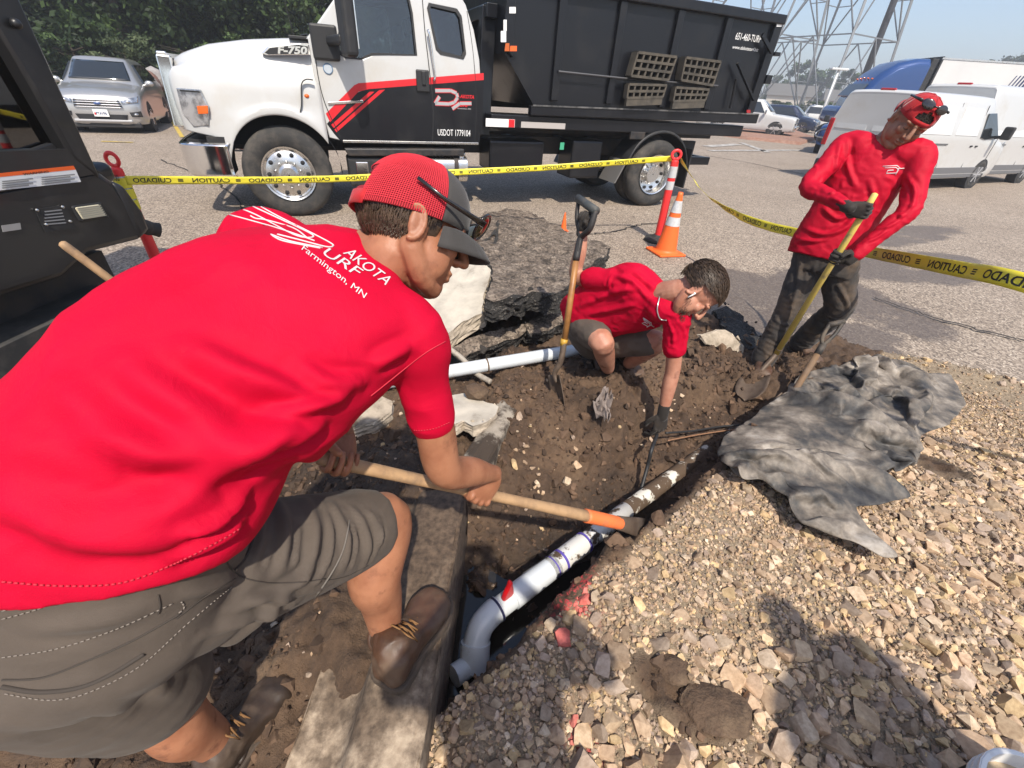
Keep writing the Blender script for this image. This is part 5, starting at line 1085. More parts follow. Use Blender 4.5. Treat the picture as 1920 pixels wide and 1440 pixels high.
    o = mb.build('mesh_weave', CAPMESH, me_, False, base=base); o['kind'] = 'stuff'
    # peak
    rows = []
    for i, t in enumerate(np.linspace(0, 1, 9)):
        row = []
        for u in np.linspace(-1, 1, 17):
            a = math.pi / 2 - u * 1.12; x0 = .090 * math.cos(a); y0 = -.012 + .115 * math.sin(a); ln = .066 * (1 - abs(u) ** 2.6)
            row.append(tuple(Mx @ Vector((x0 * (1 + .04 * t), y0 + ln * t, .028 - .03 * t * t - .018 * u * u * (1 + .6 * t) + .002))))
        rows.append(row)
    mb = MB(); mb.grid(rows); pk = mb.build('peak', CAPGREY, fr, True, base=base); so_ = pk.modifiers.new('s', 'SOLIDIFY'); so_.thickness = .004
    # strap
    mb = MB(); row = []
    for a in np.radians(np.linspace(235, 305, 14)): row.append([tuple(Mx @ Vector((.093 * math.cos(a), -.012 + .118 * math.sin(a), -.002 + z))) for z in (-.004, .022)])
    mb.grid(row); st = mb.build('strap', CAPRED, fr, True, base=base); so_ = st.modifiers.new('s', 'SOLIDIFY'); so_.thickness = .003
    mb = MB(); mb.ball(tuple(Mx @ Vector((0, -.012, .130))), .006, 10, 6); mb.build('button', CAPMESH, fr, True, base=base)
    # sunglasses resting on the peak side
    sg = empty('sunglasses', base); sg.location = base; tag(sg, 'dark sunglasses with yellow lenses pushed up on red mesh cap', 'sunglasses')
    mb = MB(); q = lambda x, y, z: Mx @ Vector((x, y, z))
    for s in (-1, 1): mb = MB(); mb.loft([(q(s * .094, -.035, .066), (.0022, .0035)), (q(s * .0975, .02, .052), (.0022, .004)), (q(s * .093, .075, .047), (.0025, .005)), (q(s * .076, .112, .048), (.003, .007))], 8); mb.build('temple', SHADES, sg, True, base=base)
    for s in (-1, 1):
        mb = MB(); mb.ball((0, 0, 0), (.036, .005, .026), 18, 10, Matrix.Rotation(s * -.42, 3, 'Z') @ Matrix.Rotation(-.35, 3, 'X')); mb.v = [(x + s * .038, y + .118, z + .052) for x, y, z in mb.v]; mb.xf(Mx); mb.build('lens', SHLENS, sg, True, base=base)
        mb = MB(); mb.tube([(.038 * math.cos(a), 0, .028 * math.sin(a)) for a in np.linspace(0, 2 * math.pi, 20)], .003, 6); mb.xf((Matrix.Rotation(s * -.42, 3, 'Z') @ Matrix.Rotation(-.35, 3, 'X')).to_4x4()); mb.v = [(x + s * .038, y + .118, z + .052) for x, y, z in mb.v]; mb.xf(Mx); mb.build('lens_rim', SHADES, sg, True, base=base)
    # boots
    heel = Vector(G(722, 1290, .185)); boot_parts(P, base, heel, heel + Vector((.115, .275, -.0)), (0, 0, 1), .17, w=.060, mat=BOOT, shaft_to=anR)
    tl_ = Vector(G(545, 1275, -.02)); boot_parts(P, base, tl_ - Vector((.10, .265, 0)), tl_, (0, 0, 1), .17, w=.058, mat=BOOTD, shaft_to=anL)
    return HP0, HP1
HP0, HP1 = worker1()
def torso_rings(spec, lat):
    R_ = [[Vector(D(*p)), None, w, t] for p, w, t in spec]; out = []
    for i, (c, _, w, t) in enumerate(R_):
        sp = (R_[min(i + 1, len(R_) - 1)][0] - R_[max(i - 1, 0)][0]).normalized(); l = lat if not isinstance(lat, list) else lat[i]; l = (l - sp * l.dot(sp)).normalized(); out.append((c, l * w, l.cross(sp).normalized() * t))
    return out
def chest_mark(bv, root, base, px, py, s=1.0, m=PRINT, rot=0.0):
    """small outlined D and T emblem on a chest"""
    ca, sa = math.cos(rot), math.sin(rot); L = [[(-14, -4), (4, -4), (8, 0), (5, 5), (-12, 5), (-9, 0), (0, 0)], [(18, -2), (8, -2), (3, 8)], [(-17, -7), (6, -7), (11, -2)]]; mb = MB()
    for l in L:
        q = px_ribbon(bv, [(px + s * (x * ca - y * sa), py + s * (x * sa + y * ca)) for x, y in l], .0028, .001, 1)
        if q.v: mb.merge(q)
    if mb.v: mb.build('chest_emblem', m, root, True, base=base)
def crop_hair(P, base, Mx, mat, n, L, w, seed, test, comb, sc=1.0):
    rng = np.random.default_rng(seed); mb = MB(); hs = MB(); hs.ball((0, -.014, .032), (.080, .101, .088), 24, 18); keep = []
    hs.v = [Vector(p) for p in hs.v]; hs.v = [tuple(p) if test((p - Vector((0, -.014, .032))).normalized()) else tuple((p - Vector((0, 0, .0))) * .86) for p in hs.v]; hs.xf(Mx); mb.merge(hs)
    def cf(r):
        while True:
            d = Vector(r.normal(size=3)).normalized()
            if test(d): break
        return Mx @ Vector((d.x * .080, -.014 + d.y * .101, .032 + d.z * .088)), (Mx.to_3x3() @ Vector((d.x / .08, d.y / .1, d.z / .088))).normalized()
    R3 = Mx.to_3x3(); hair_tufts(mb, cf, n, L, w, rng, lambda p: R3 @ Vector(comb)); return mb.build('hair', mat, P, False, base=base)

# ------------------------------------------------------------------ crouching worker
def worker2():
    base = A(G(1165, 690, .06)); P = empty('person', base); tag(P, 'person in red T-shirt crouching bareheaded in the soil, one gloved hand on shovel', 'person')
    shR = Vector(D(1150, 527, 2.36)); shL = Vector(D(1268, 590, 2.18)); elR = Vector(D(1080, 518, 2.52)); GR_ = Vector(D(1098, 408, 2.36)); elL = Vector(D(1262, 690, 2.34)); wrL = Vector(D(1243, 775, 2.46))
    lat = (shL - shR).normalized()
    R_ = torso_rings([((1092, 600, 2.74), .185, .14), ((1108, 590, 2.66), .19, .145), ((1140, 572, 2.54), .19, .14), ((1180, 560, 2.42), .20, .14), ((1214, 556, 2.30), .185, .115), ((1232, 553, 2.23), .10, .075), ((1240, 553, 2.20), .065, .06)], lat)
    mb = MB(); rings_loft(mb, R_, 5, 40, 2.3); uR = (elR - shR).normalized(); uL = (elL - shL).normalized()
    limb(mb, [(shR + lat * .08, .08), (shR, .070), (shR + uR * .08, .064), (shR + uR * .15, .062)], 20, 5); limb(mb, [(shL - lat * .08, .085), (shL, .072), (shL + uL * .1, .064), (shL + uL * .19, .066)], 20, 5)
    shirt = remesh(mb, .008, 5, .5); bv = bvh_of(shirt)
    cv = lambda pts: [q for q in (hit(bv, x, y) for x, y in pts) if q is not None]
    F = [(cv(p), w, h) for p, w, h in [([(1085, 575), (1120, 560), (1160, 545), (1200, 540)], .018, .016), ([(1100, 590), (1150, 580), (1190, 570)], .016, .012), ([(1150, 515), (1190, 530), (1215, 560)], .015, .012), ([(1160, 500), (1200, 520), (1230, 545)], .013, .010), ([(1200, 600), (1235, 610), (1262, 605)], .013, .011), ([(1250, 600), (1262, 625), (1262, 650)], .010, .009), ([(1135, 500), (1145, 520), (1140, 540)], .010, .010), ([(1270, 600), (1285, 625), (1278, 650)], .010, .008)]]
    fold(shirt, [f for f in F if len(f[0]) > 1], .005, 11); bv = bvh_of(shirt); sh = cloth('shirt', shirt, REDSHIRT, P, base); chest_mark(bv, sh, base, 1214, 607, .75, rot=.55)
    # shorts
    hipR = Vector(D(1085, 602, 2.76)); hipL = Vector(D(1140, 640, 2.72)); kR = Vector(D(1128, 640, 2.42)); kL = Vector(D(1232, 640, 2.50))
    mb = MB(); rings_loft(mb, [(R_[1][0], R_[1][1] * .93, R_[1][2] * .9), ((hipR + hipL) / 2, R_[0][1] * 1.0, R_[0][2] * 1.05), ((hipR + hipL) / 2 - (R_[1][0] - R_[0][0]).normalized() * .1, R_[0][1] * .85, R_[0][2] * .9)], 4, 32, 2.4)
    d = (kR - hipR); limb(mb, [(hipR, .105), (hipR + d * .5, .098), (hipR + d * .84, .085)], 22, 5); d = (kL - hipL); limb(mb, [(hipL, .105), (hipL + d * .5, .095), (hipL + d * .82, .085)], 22, 5)
    so = remesh(mb, .009, 5); fold(so, [], .005, 12); cloth('shorts', so, GREYSH, P, base)
    # body
    anR = Vector(D(1140, 690, 2.74)); anL = Vector(D(1180, 680, 2.78)); mb = MB()
    Dax = Vector(D(1063, 470, 2.36)) - Vector(D(1128, 380, 2.33))
    limb(mb, [(shR, .055), (shR + uR * .12, .047), (elR, .040), (elR * .55 + GR_ * .45, .038), (elR * .25 + GR_ * .75, .027), (GR_, .026)], 18, 5)
    limb(mb, [(shL, .055), (shL + uL * .15, .046), (elL, .041), (elL * .6 + wrL * .4, .040), (wrL, .027), (wrL + (wrL - elL).normalized() * .03, .026)], 18, 5)
    limb(mb, [(hipR, .09), ((hipR + kR) / 2, .082), (kR, .068), (kR * .8 + anR * .2, .064), (kR * .5 + anR * .5, .06), (anR, .042)], 20, 5); limb(mb, [(hipL, .09), ((hipL + kL) / 2, .08), (kL, .064), (kL * .6 + anL * .4, .062), (anL, .042)], 20, 5)
    rings_loft(mb, [(c, a * .85, b * .85) for c, a, b in R_[:-1]], 3, 28)
    bA = remesh(mb, .009, 4); hc = Vector(D(1306, 546, 2.10)); Mx = frame(cb(.30, -.92, .10), cb(.80, .36, -.42), hc); Mx = Mx @ Matrix.Scale(1.1, 4); hd = head_mesh(Mx, Vector(D(1234, 554, 2.24)), .060)
    cloth('body', join_me('body', [bA, hd]), SKIN2, P, base); eyes(P, Mx, base).build('eyebrow', HAIRB, P, True, base=base)
    crop_hair(P, base, Mx, HAIRB, 5200, .036, .0016, 8, lambda d: (d.z > .12 + .55 * d.y and not (d.y > .62 and d.z < .5)) or (d.y < -.25 and d.z > -.5), (.15, 1.0, .1))
    # stubble of a short beard, earphone, neck chain
    mb = MB()
    rng = np.random.default_rng(4); R3 = Mx.to_3x3()
    for i in range(700):
        s = rng.choice([-1, 1]); t = rng.random(); p = Vector((s * .063, .0, -.03)).lerp(Vector((s * .02, .083, -.09)), t) + Vector(rng.normal(0, .009, 3)) + Vector((s * .006, .012, 0)); q = Mx @ p; mb.bar(q, q + R3 @ Vector((s * .004, .004, -.006)), .0012)
    o = mb.build('beard', HAIRB, P, False, base=base); o['kind'] = 'stuff'
    ep = MB(); ep.ball(tuple(Mx @ Vector((.088, .004, -.010))), .0065, 10, 8); ep.tube([Mx @ Vector((.091, .006, -.012)), Mx @ Vector((.090, .012, -.040))], .003, 8); e = ep.build('earphone', WDEC, None, True, base=base); e.location = base; tag(e, 'white wireless earphone in crouching person\'s ear', 'earphone')
    mb = MB(); pts = [q for q in (hit(bv, x, y, .003) for x, y in crom([(1265, 512), (1248, 530), (1238, 555), (1233, 580), (1238, 597), (1250, 600)], 5)) if q is not None]
    if len(pts) > 2: mb.tube(pts, .0035, 6); mb.build('neck_chain', M('silver_chain', (.6, .58, .55), .3, .9), P, True, base=base)
    # gloves
    g, O, Z = grip(Vector(D(1076, 372, 2.37)) - Vector(D(1122, 398, 2.32)), GR_, GR_ - elR + Vector((0, 0, .12)), -1, 1.05, .018, 1.12); cf = MB(); limb(cf, [(elR * .16 + GR_ * .84, .033), (GR_, .033), (O, .031)], 16, 3); g.merge(cf); cloth('glove', remesh(g, .0038, 2), GLOVE, P, base)
    hv = hand(None, (.35, .3), 1, .10, 1.05, curls=[(.5, .5, .3), (.6, .6, .35), (.65, .65, .4), (.55, .55, .3)], thk=1.12); dv = (wrL - elL).normalized(); place_hand(hv, wrL + dv * .01, dv + Vector((0, 0, -.15)), cb(.25, .2, -1)); cf = MB(); limb(cf, [(wrL - dv * .05, .033), (wrL, .032), (wrL + dv * .02, .031)], 16, 3); hv.merge(cf); cloth('glove', remesh(hv, .0038, 2), GLOVE, P, base)
    # boots
    h1 = Vector(G(1150, 672, .07)); t1 = Vector(G(1204, 738, .04)); dd = (t1 - h1).normalized() * .29
    boot_parts(P, base, h1 + Vector((.03, .0, 0)), h1 + Vector((.03, 0, 0)) + dd, (0, 0, 1), .17, w=.055, mat=BOOT, shaft_to=anL); h2 = Vector(G(1112, 665, .07)); boot_parts(P, base, h2, h2 + Vector((dd.x * .55, dd.y * 1.1, dd.z)), (0, 0, 1), .17, w=.055, mat=BOOT, shaft_to=anR)
    return Vector(D(1090, 388, 2.34))
worker2()

# ------------------------------------------------------------------ standing worker with the yellow-handled tool
YH0 = Vector(D(1629, 383, 2.38)); YH1 = Vector(D(1455, 664, 3.05))
def worker3():
    base = A(G(1450, 672, .0)); P = empty('person', base); tag(P, 'person standing in red long-sleeved shirt and dirty dark trousers, red cap worn backwards', 'person')
    shR = Vector(D(1584, 272, 2.64)); shL = Vector(D(1726, 290, 2.44)); elR = Vector(D(1516, 350, 2.64)); elL = Vector(D(1706, 392, 2.46)); hx = (YH1 - YH0).normalized()
    gpR = YH0 + hx * .03; gpL = YH0 + (YH1 - YH0) * .30; lat = (shL - shR).normalized()
    R_ = torso_rings([((1538, 484, 2.88), .205, .145), ((1552, 455, 2.84), .205, .15), ((1588, 395, 2.74), .195, .14), ((1622, 335, 2.64), .195, .135), ((1646, 292, 2.57), .175, .105), ((1657, 270, 2.53), .10, .075), ((1662, 262, 2.51), .065, .06)], lat)
    mb = MB(); rings_loft(mb, R_, 5, 40, 2.3); g1, O1, Z1 = grip(hx, gpR, cb(.75, -.35, -.2), 1, 1.05, .018, 1.12); g2, O2, Z2 = grip(hx, gpL, cb(-.85, .1, .3), -1, 1.05, .018, 1.12)
    uR = (elR - shR).normalized(); uL = (elL - shL).normalized(); fR = (O1 - elR).normalized(); fL = (O2 - elL).normalized()
    limb(mb, [(shR + lat * .08, .08), (shR, .070), (shR + uR * .14, .062), (elR, .055), (elR + fR * .12, .048), (O1 - fR * .035, .039)], 20, 5); limb(mb, [(shL - lat * .08, .085), (shL, .070), (shL + uL * .14, .062), (elL, .055), (elL + fL * .13, .048), (O2 - fL * .035, .039)], 20, 5)
    shirt = remesh(mb, .008, 5, .5); bv = bvh_of(shirt); cv = lambda pts: [q for q in (hit(bv, x, y) for x, y in pts) if q is not None]
    F = [(cv(p), w, h) for p, w, h in [([(1575, 270), (1568, 310), (1580, 350)], .012, .012), ([(1590, 265), (1590, 310), (1605, 350)], .014, .012), ([(1530, 310), (1540, 340), (1530, 362)], .010, .010), ([(1520, 350), (1560, 362), (1600, 368)], .010, .010), ([(1515, 430), (1545, 440), (1580, 430), (1605, 405)], .016, .016), ([(1500, 450), (1530, 452), (1560, 445)], .014, .012), ([(1545, 390), (1570, 410), (1600, 400)], .014, .014), ([(1560, 370), (1590, 385), (1620, 400)], .012, .012), ([(1700, 330), (1715, 355), (1712, 385)], .012, .011), ([(1660, 400), (1690, 405), (1715, 380)], .012, .012), ([(1640, 430), (1665, 425), (1690, 410)], .010, .010), ([(1620, 455), (1645, 445), (1665, 430)], .009, .009), ([(1660, 330), (1680, 350), (1690, 380)], .014, .010), ([(1630, 340), (1640, 380), (1625, 420)], .015, .012)]]
    fold(shirt, [f for f in F if len(f[0]) > 1], .0048, 11); bv = bvh_of(shirt); sh = cloth('shirt', shirt, REDLONG, P, base); chest_mark(bv, sh, base, 1675, 319, 1.15, rot=-.05)
    # trousers
    hip = Vector(D(1548, 486, 2.88)); hR = hip - lat * .085; hL = hip + lat * .085; kR = Vector(D(1478, 588, 3.02)); aR = Vector(D(1432, 672, 3.16)); kL = Vector(D(1572, 578, 2.98)); aL = Vector(D(1504, 640, 3.34))
    mb = MB(); rings_loft(mb, [(R_[1][0], R_[1][1] * .88, R_[1][2] * .85), (hip, R_[0][1] * .95, R_[0][2] * 1.0), (hip - (R_[1][0] - R_[0][0]).normalized() * .09, R_[0][1] * .9, R_[0][2] * .95)], 4, 32, 2.4)
    limb(mb, [(hR, .108), ((hR + kR) / 2, .10), (kR, .088), ((kR + aR) / 2, .084), (aR, .080)], 22, 6); limb(mb, [(hL, .108), ((hL + kL) / 2, .10), (kL, .09), ((kL + aL) / 2, .084), (aL, .078)], 22, 6)
    tr = remesh(mb, .008, 5); bt = bvh_of(tr); ct = lambda pts: [q for q in (hit(bt, x, y) for x, y in pts) if q is not None]
    F = [(ct(p), w, h) for p, w, h in [([(1500, 480), (1495, 540), (1480, 590)], .016, .012), ([(1530, 490), (1520, 540), (1500, 580)], .014, .012), ([(1455, 600), (1475, 610), (1492, 600)], .012, .012), ([(1440, 640), (1462, 648), (1475, 635)], .011, .012), ([(1435, 660), (1455, 668), (1468, 655)], .010, .010), ([(1570, 530), (1585, 560), (1590, 580)], .013, .012), ([(1550, 590), (1575, 600), (1595, 580)], .012, .010), ([(1510, 620), (1540, 622), (1560, 605)], .012, .012)]]
    fold(tr, [f for f in F if len(f[0]) > 1], .006, 12); cloth('trousers', tr, PANTS, P, base)
    hc = Vector(D(1708, 228, 2.40)); Mx = frame(cb(-.36, -.80, -.42), cb(.24, .50, -.80), hc); Mx = Mx @ Matrix.Scale(1.1, 4); hd = head_mesh(Mx, Vector(D(1660, 268, 2.52)), .060)
    mb = MB(); rings_loft(mb, [(c, a * .85, b * .85) for c, a, b in R_[:-1]], 3, 28); limb(mb, [(elR, .04), (O1, .027)], 14, 4); limb(mb, [(elL, .04), (O2, .027)], 14, 4)
    for a, k, h in ((aR, kR, hR), (aL, kL, hL)): limb(mb, [(h, .085), (k, .06), (a, .042)], 16, 5)
    cloth('body', join_me('body', [remesh(mb, .010, 3), hd]), SKIN3, P, base); eyes(P, Mx, base).build('eyebrow', HAIRD, P, True, base=base)
    crop_hair(P, base, Mx, HAIRD, 1100, .020, .0022, 9, lambda d: (-.25 < d.z < .15 and d.y < .1) or (.3 < d.z < .6 and d.y > .6), (0, -.2, -1))
    # backwards cap
    def pt(a, e, k=1.0, dz=0): return Mx @ Vector((.088 * k * math.cos(e) ** .8 * math.cos(a), -.012 + .112 * k * math.cos(e) ** .8 * math.sin(a), .022 + dz + .020 * math.sin(a) * (1 - e / 1.571) + .100 * k * math.sin(e)))
    mb = MB(); nc = 49; rows = [[tuple(pt(a, math.pi / 2 * i / 12, 1, (-.008 * math.sin(a) if i == 0 else 0))) for a in np.linspace(0, 2 * math.pi, nc)] for i in range(13)]; mb.v = [p for r in rows for p in r]
    for i in range(12):
        for j in range(nc - 1):
            am = (j + .5) * 360 / (nc - 1)
            if abs(am - 90) < 30 and 1 <= i <= 4 - int(abs(am - 90) / 11): continue
            mb.f.append((i * nc + j, i * nc + j + 1, (i + 1) * nc + j + 1, (i + 1) * nc + j))
    cap = mb.build('cap', CAPRED, P, True, base=base); s = cap.modifiers.new('s', 'SOLIDIFY'); s.thickness = .003
    mb = MB()
    for a in np.radians([30, 90, 150, 210, 270, 330]): mb.tube([pt(a, e, 1.012) for e in np.linspace(.7 if abs(math.degrees(a) - 90) < 5 else .02, 1.5, 10)], .0014, 5)
    mb.build('cap_seams', CAPRED, cap, True, base=base)
    rows = []
    for t in np.linspace(0, 1, 8): rows.append([tuple(Mx @ Vector((.088 * math.cos(-math.pi / 2 - u * 1.1), -.012 + .112 * math.sin(-math.pi / 2 - u * 1.1) - .07 * (1 - abs(u) ** 2.6) * t, .032 - .03 * t * t - .02 * u * u))) for u in np.linspace(-1, 1, 15)])
    mb = MB(); mb.grid(rows); pk = mb.build('peak', CAPRED, cap, True, base=base); s = pk.modifiers.new('s', 'SOLIDIFY'); s.thickness = .004
    sg = empty('sunglasses', base); tag(sg, 'dark sunglasses resting on backwards red cap', 'sunglasses'); zz = .112
    for s in (-1, 1):
        mb = MB(); mb.ball((0, 0, 0), (.031, .005, .021), 18, 10, Matrix.Rotation(s * -.35, 3, 'Z') @ Matrix.Rotation(.55, 3, 'X')); mb.v = [(x + s * .036, y + .066, z + zz) for x, y, z in mb.v]; mb.xf(Mx); mb.build('lens', M('dark_lens', (.018, .012, .012), .06, .3, coat=1.0), sg, True, base=base)
        mb = MB(); mb.loft([(Mx @ Vector((s * .068, .058, zz)), (.004, .008)), (Mx @ Vector((s * .088, .03, zz - .01)), (.0035, .006)), (Mx @ Vector((s * .092, -.03, zz - .03)), (.003, .005))], 8); mb.build('temple', SHADES, sg, True, base=base)
    mb = MB(); mb.tube([Mx @ Vector((-.012, .076, zz + .004)), Mx @ Vector((0, .080, zz + .008)), Mx @ Vector((.012, .076, zz + .004))], .004, 8); mb.build('bridge', SHADES, sg, True, base=base)
    for g, O, f_ in ((g1, O1, fR), (g2, O2, fL)):
        cf = MB(); limb(cf, [(O - f_ * .05, .034), (O, .032), (O + f_ * .015, .03)], 16, 3); g.merge(cf); cloth('glove', remesh(g, .0038, 2), GLOVE, P, base)
    f1 = Vector((-.35, -1, 0)).normalized(); h1 = Vector((aR.x, aR.y, .0)) + Vector((.03, .09, 0)); boot_parts(P, base, h1, h1 + f1 * .29, (0, 0, 1), .15, w=.055, mat=BOOT, shaft_to=aR, lace=True); h2 = Vector((aL.x, aL.y, .0)) + Vector((.0, .08, .0)); f2 = Vector((.25, -1, 0)).normalized(); boot_parts(P, base, h2, h2 + f2 * .29, (0, 0, 1), .15, w=.055, mat=BOOT, shaft_to=aL)
worker3()

# ------------------------------------------------------------------ the two people behind the lens, whose shadows fall on the gravel
def bystander(x, y, label, face, arms_up, mat, h=1.0):
    base = A([x, y, .08]); P = empty('person', base); tag(P, label, 'person'); f = Vector((math.sin(face), math.cos(face), 0)); r = Vector((f.y, -f.x, 0)); B = Vector(base)
    z = lambda a: Vector((0, 0, a * h)); hip = B + z(.93); ch = B + z(1.30); nk = B + z(1.47); hd = B + z(1.62) + f * .02
    R_ = [(B + z(.86), r * .18, f * .13), (hip, r * .18, f * .13), (B + z(1.1), r * .17, f * .12), (ch, r * .20, f * .13), (B + z(1.42), r * .19, f * .10), (B + z(1.47), r * .08, f * .07)]
    mb = MB(); rings_loft(mb, R_, 4, 32, 2.3); arms = []
    for s in (-1, 1):
        sh = B + z(1.40) + r * (s * .19)
        if arms_up: el = sh + z(-.22) + r * (s * .14) + f * .16; wr = B + z(1.44) + r * (s * .07) + f * (.30)
        else: el = sh + z(-.30) + r * (s * .06); wr = el + z(-.24) + f * .08
        arms.append((sh, el, wr)); limb(mb, [(sh - r * (s * .08), .08), (sh, .07), ((sh + el) / 2, .058)], 16, 4)
    sh_ = remesh(mb, .012, 4); fold(sh_, [], .006, 9); cloth('shirt', sh_, mat, P, base)
    mb = MB(); rings_loft(mb, [(B + z(1.0), r * .165, f * .12), (B + z(.88), r * .17, f * .125), (B + z(.80), r * .16, f * .12)], 3, 28)
    for s in (-1, 1): limb(mb, [(hip + r * (s * .09) - z(.05), .095), (B + r * (s * .10) + z(.5), .075), (B + r * (s * .11) + z(.1), .065)], 18, 5)
    cloth('trousers', remesh(mb, .012, 4), PANTS, P, base)
    mb = MB(); rings_loft(mb, [(c, a * .8, b * .8) for c, a, b in R_], 2, 20); hm = MB()
    for sh, el, wr in arms:
        limb(mb, [(sh, .05), (el, .042), (wr, .028)], 14, 5); s = 1 if (wr - B).dot(r) > 0 else -1; hh = hand((.5, .6, .4), (.4, .4), -s, .05); place_hand(hh, wr, (wr - el).normalized(), r * s); hm.merge(hh)
    for s in (-1, 1): limb(mb, [(hip + r * (s * .09) - z(.05), .08), (B + r * (s * .1) + z(.5), .055), (B + r * (s * .11) + z(.1), .045)], 14, 4)
    Mx = frame(f, (0, 0, 1), hd); cloth('body', join_me('body', [remesh(mb, .012, 3), head_mesh(Mx, nk, .06, vox=.006), remesh(hm, .005, 2)]), SKIN2, P, base)
    crop_hair(P, base, Mx, HAIRD, 500, .02, .003, 3, lambda d: d.z > .1 + .5 * d.y, (0, -1, .1))
    for s in (-1, 1): a = B + r * (s * .11) + z(.1); boot_parts(P, base, B + r * (s * .11) - f * .08, B + r * (s * .12) + f * .21, (0, 0, 1), .15, w=.05, mat=BOOTD, shaft_to=a, lace=False)
GREYT = cloth_mat('navy_shirt', (.03, .04, .07), (.025, .033, .06))
bystander(.26, -.36, 'person in navy shirt behind the lens whose shadow crosses the trench', -.1, True, GREYT, 1.0)
bystander(1.36, -.30, 'person in navy shirt standing off to the side, head shadow on the gravel', -.5, False, GREYT, .95)
# ------------------------------------------------------------------ tools
WOOD = M('worn_wood', (.40, .25, .13), .65, col2=(.25, .15, .08), vs=14, bs=90, bstr=.3, bd=.002, dust=(.16, .12, .085), dlo=.5, dhi=.75, ds=7)
WOODO = M('orange_brown_wood', (.36, .17, .05), .45, col2=(.24, .105, .035), vs=12, bs=90, bstr=.2, bd=.002)
YELLOW = M('yellow_fibreglass', (.72, .54, .12), .5, col2=(.6, .45, .14), vs=10, dust=(.25, .19, .12), dlo=.56, dhi=.72, ds=11)
RUST = M('muddy_steel', (.12, .085, .06), .6, .3, col2=(.075, .05, .035), vs=12, bs=60, bstr=.4, bd=.003, dust=(.16, .12, .09), dlo=.5, dhi=.75, ds=9)
OPAINT = M('orange_paint', (.78, .17, .045), .55, dust=(.30, .14, .07), dlo=.52, dhi=.75, ds=16)
def blade(mb, root, tipdir, wid, L, n, cup=.02, point=.5):
    """shovel blade from root point along tipdir; n = face normal"""
    t = Vector(tipdir).normalized(); n = Vector(n); n = (n - t * n.dot(t)).normalized(); x = t.cross(n); rows = []
    for i in range(11):
        v = i / 10; w = wid * (1 if v < 1 - point else math.sqrt(max(.02, 1 - ((v - (1 - point)) / point) ** 2))) * (.86 + .14 * min(1, v * 3)); row = []
        for j in range(9):
            u = j / 4 - 1; row.append(Vector(root) + t * (v * L) + x * (u * w) + n * (cup * (u * u) - cup * .6 - .02 * v * v))
        rows.append([tuple(p) for p in row])
    mb.grid(rows); return mb
def tool_root(name, pts, label, cat='shovel'):
    b = A(min(pts, key=lambda p: p[2])); r = empty(name, b); tag(r, label, cat); return r, b
def pickaxe():
    dirv = (HP1 - HP0).normalized(); a = HP0 - dirv * .06; L = Vector(D(1138, 976, 1.0)); 
    e = HP0 + (HP1 - HP0) * ((1125 - 640) / 250) * .0
    # end of the wood where the line reaches the photo column of the painted eye
    lo, hi = 0.2, 2.5
    for _ in range(40):
        m = (lo + hi) / 2; p = A(HP0 + dirv * m) - _C; x = 960 + FOC * (p @ _R) / (p @ _fw)
        if x < 1128: lo = m
        else: hi = m
    e = HP0 + dirv * lo; r, b = tool_root('pickaxe', [A(a), A(e)], 'pickaxe with pale wooden handle and orange painted eye over the pipe', 'pickaxe')
    mb = MB(); L = (e - a).length; mb.loft([(a + dirv * (L * t), (r_, r_ * .85)) for t, r_ in [(0, .008), (.005, .016), (.03, .019), (.3, .0175), (.6, .018), (.85, .022), (1, .024)]], 18, ref=(0, 0, 1)); mb.build('handle', WOOD, r, True, base=b)
    t2 = Vector(D(1212, 992, 1.92)); bend = e + dirv * .05; dn = (t2 - bend).normalized(); P = crom([tuple(e - dirv * .09), tuple(e - dirv * .02), tuple(e + dirv * .035), tuple(e + dirv * .055 + dn * .03), tuple(e + dirv * .058 + dn * .075)], 5)
    mb = MB(); mb.loft([(tuple(p), (.026, .0245)) for p in P], 18); mb.build('eye', OPAINT, r, True, base=b)
    mb = MB(); q = Vector(P[-1]); mb.loft([(q - dn * .02, (.027, .022)), (q + dn * .05, (.030, .018)), (q + dn * .16, (.038, .010)), (q + dn * .28, (.045, .003))], 14, ref=dirv); mb.build('blade', RUST, r, True, base=b)
pickaxe()
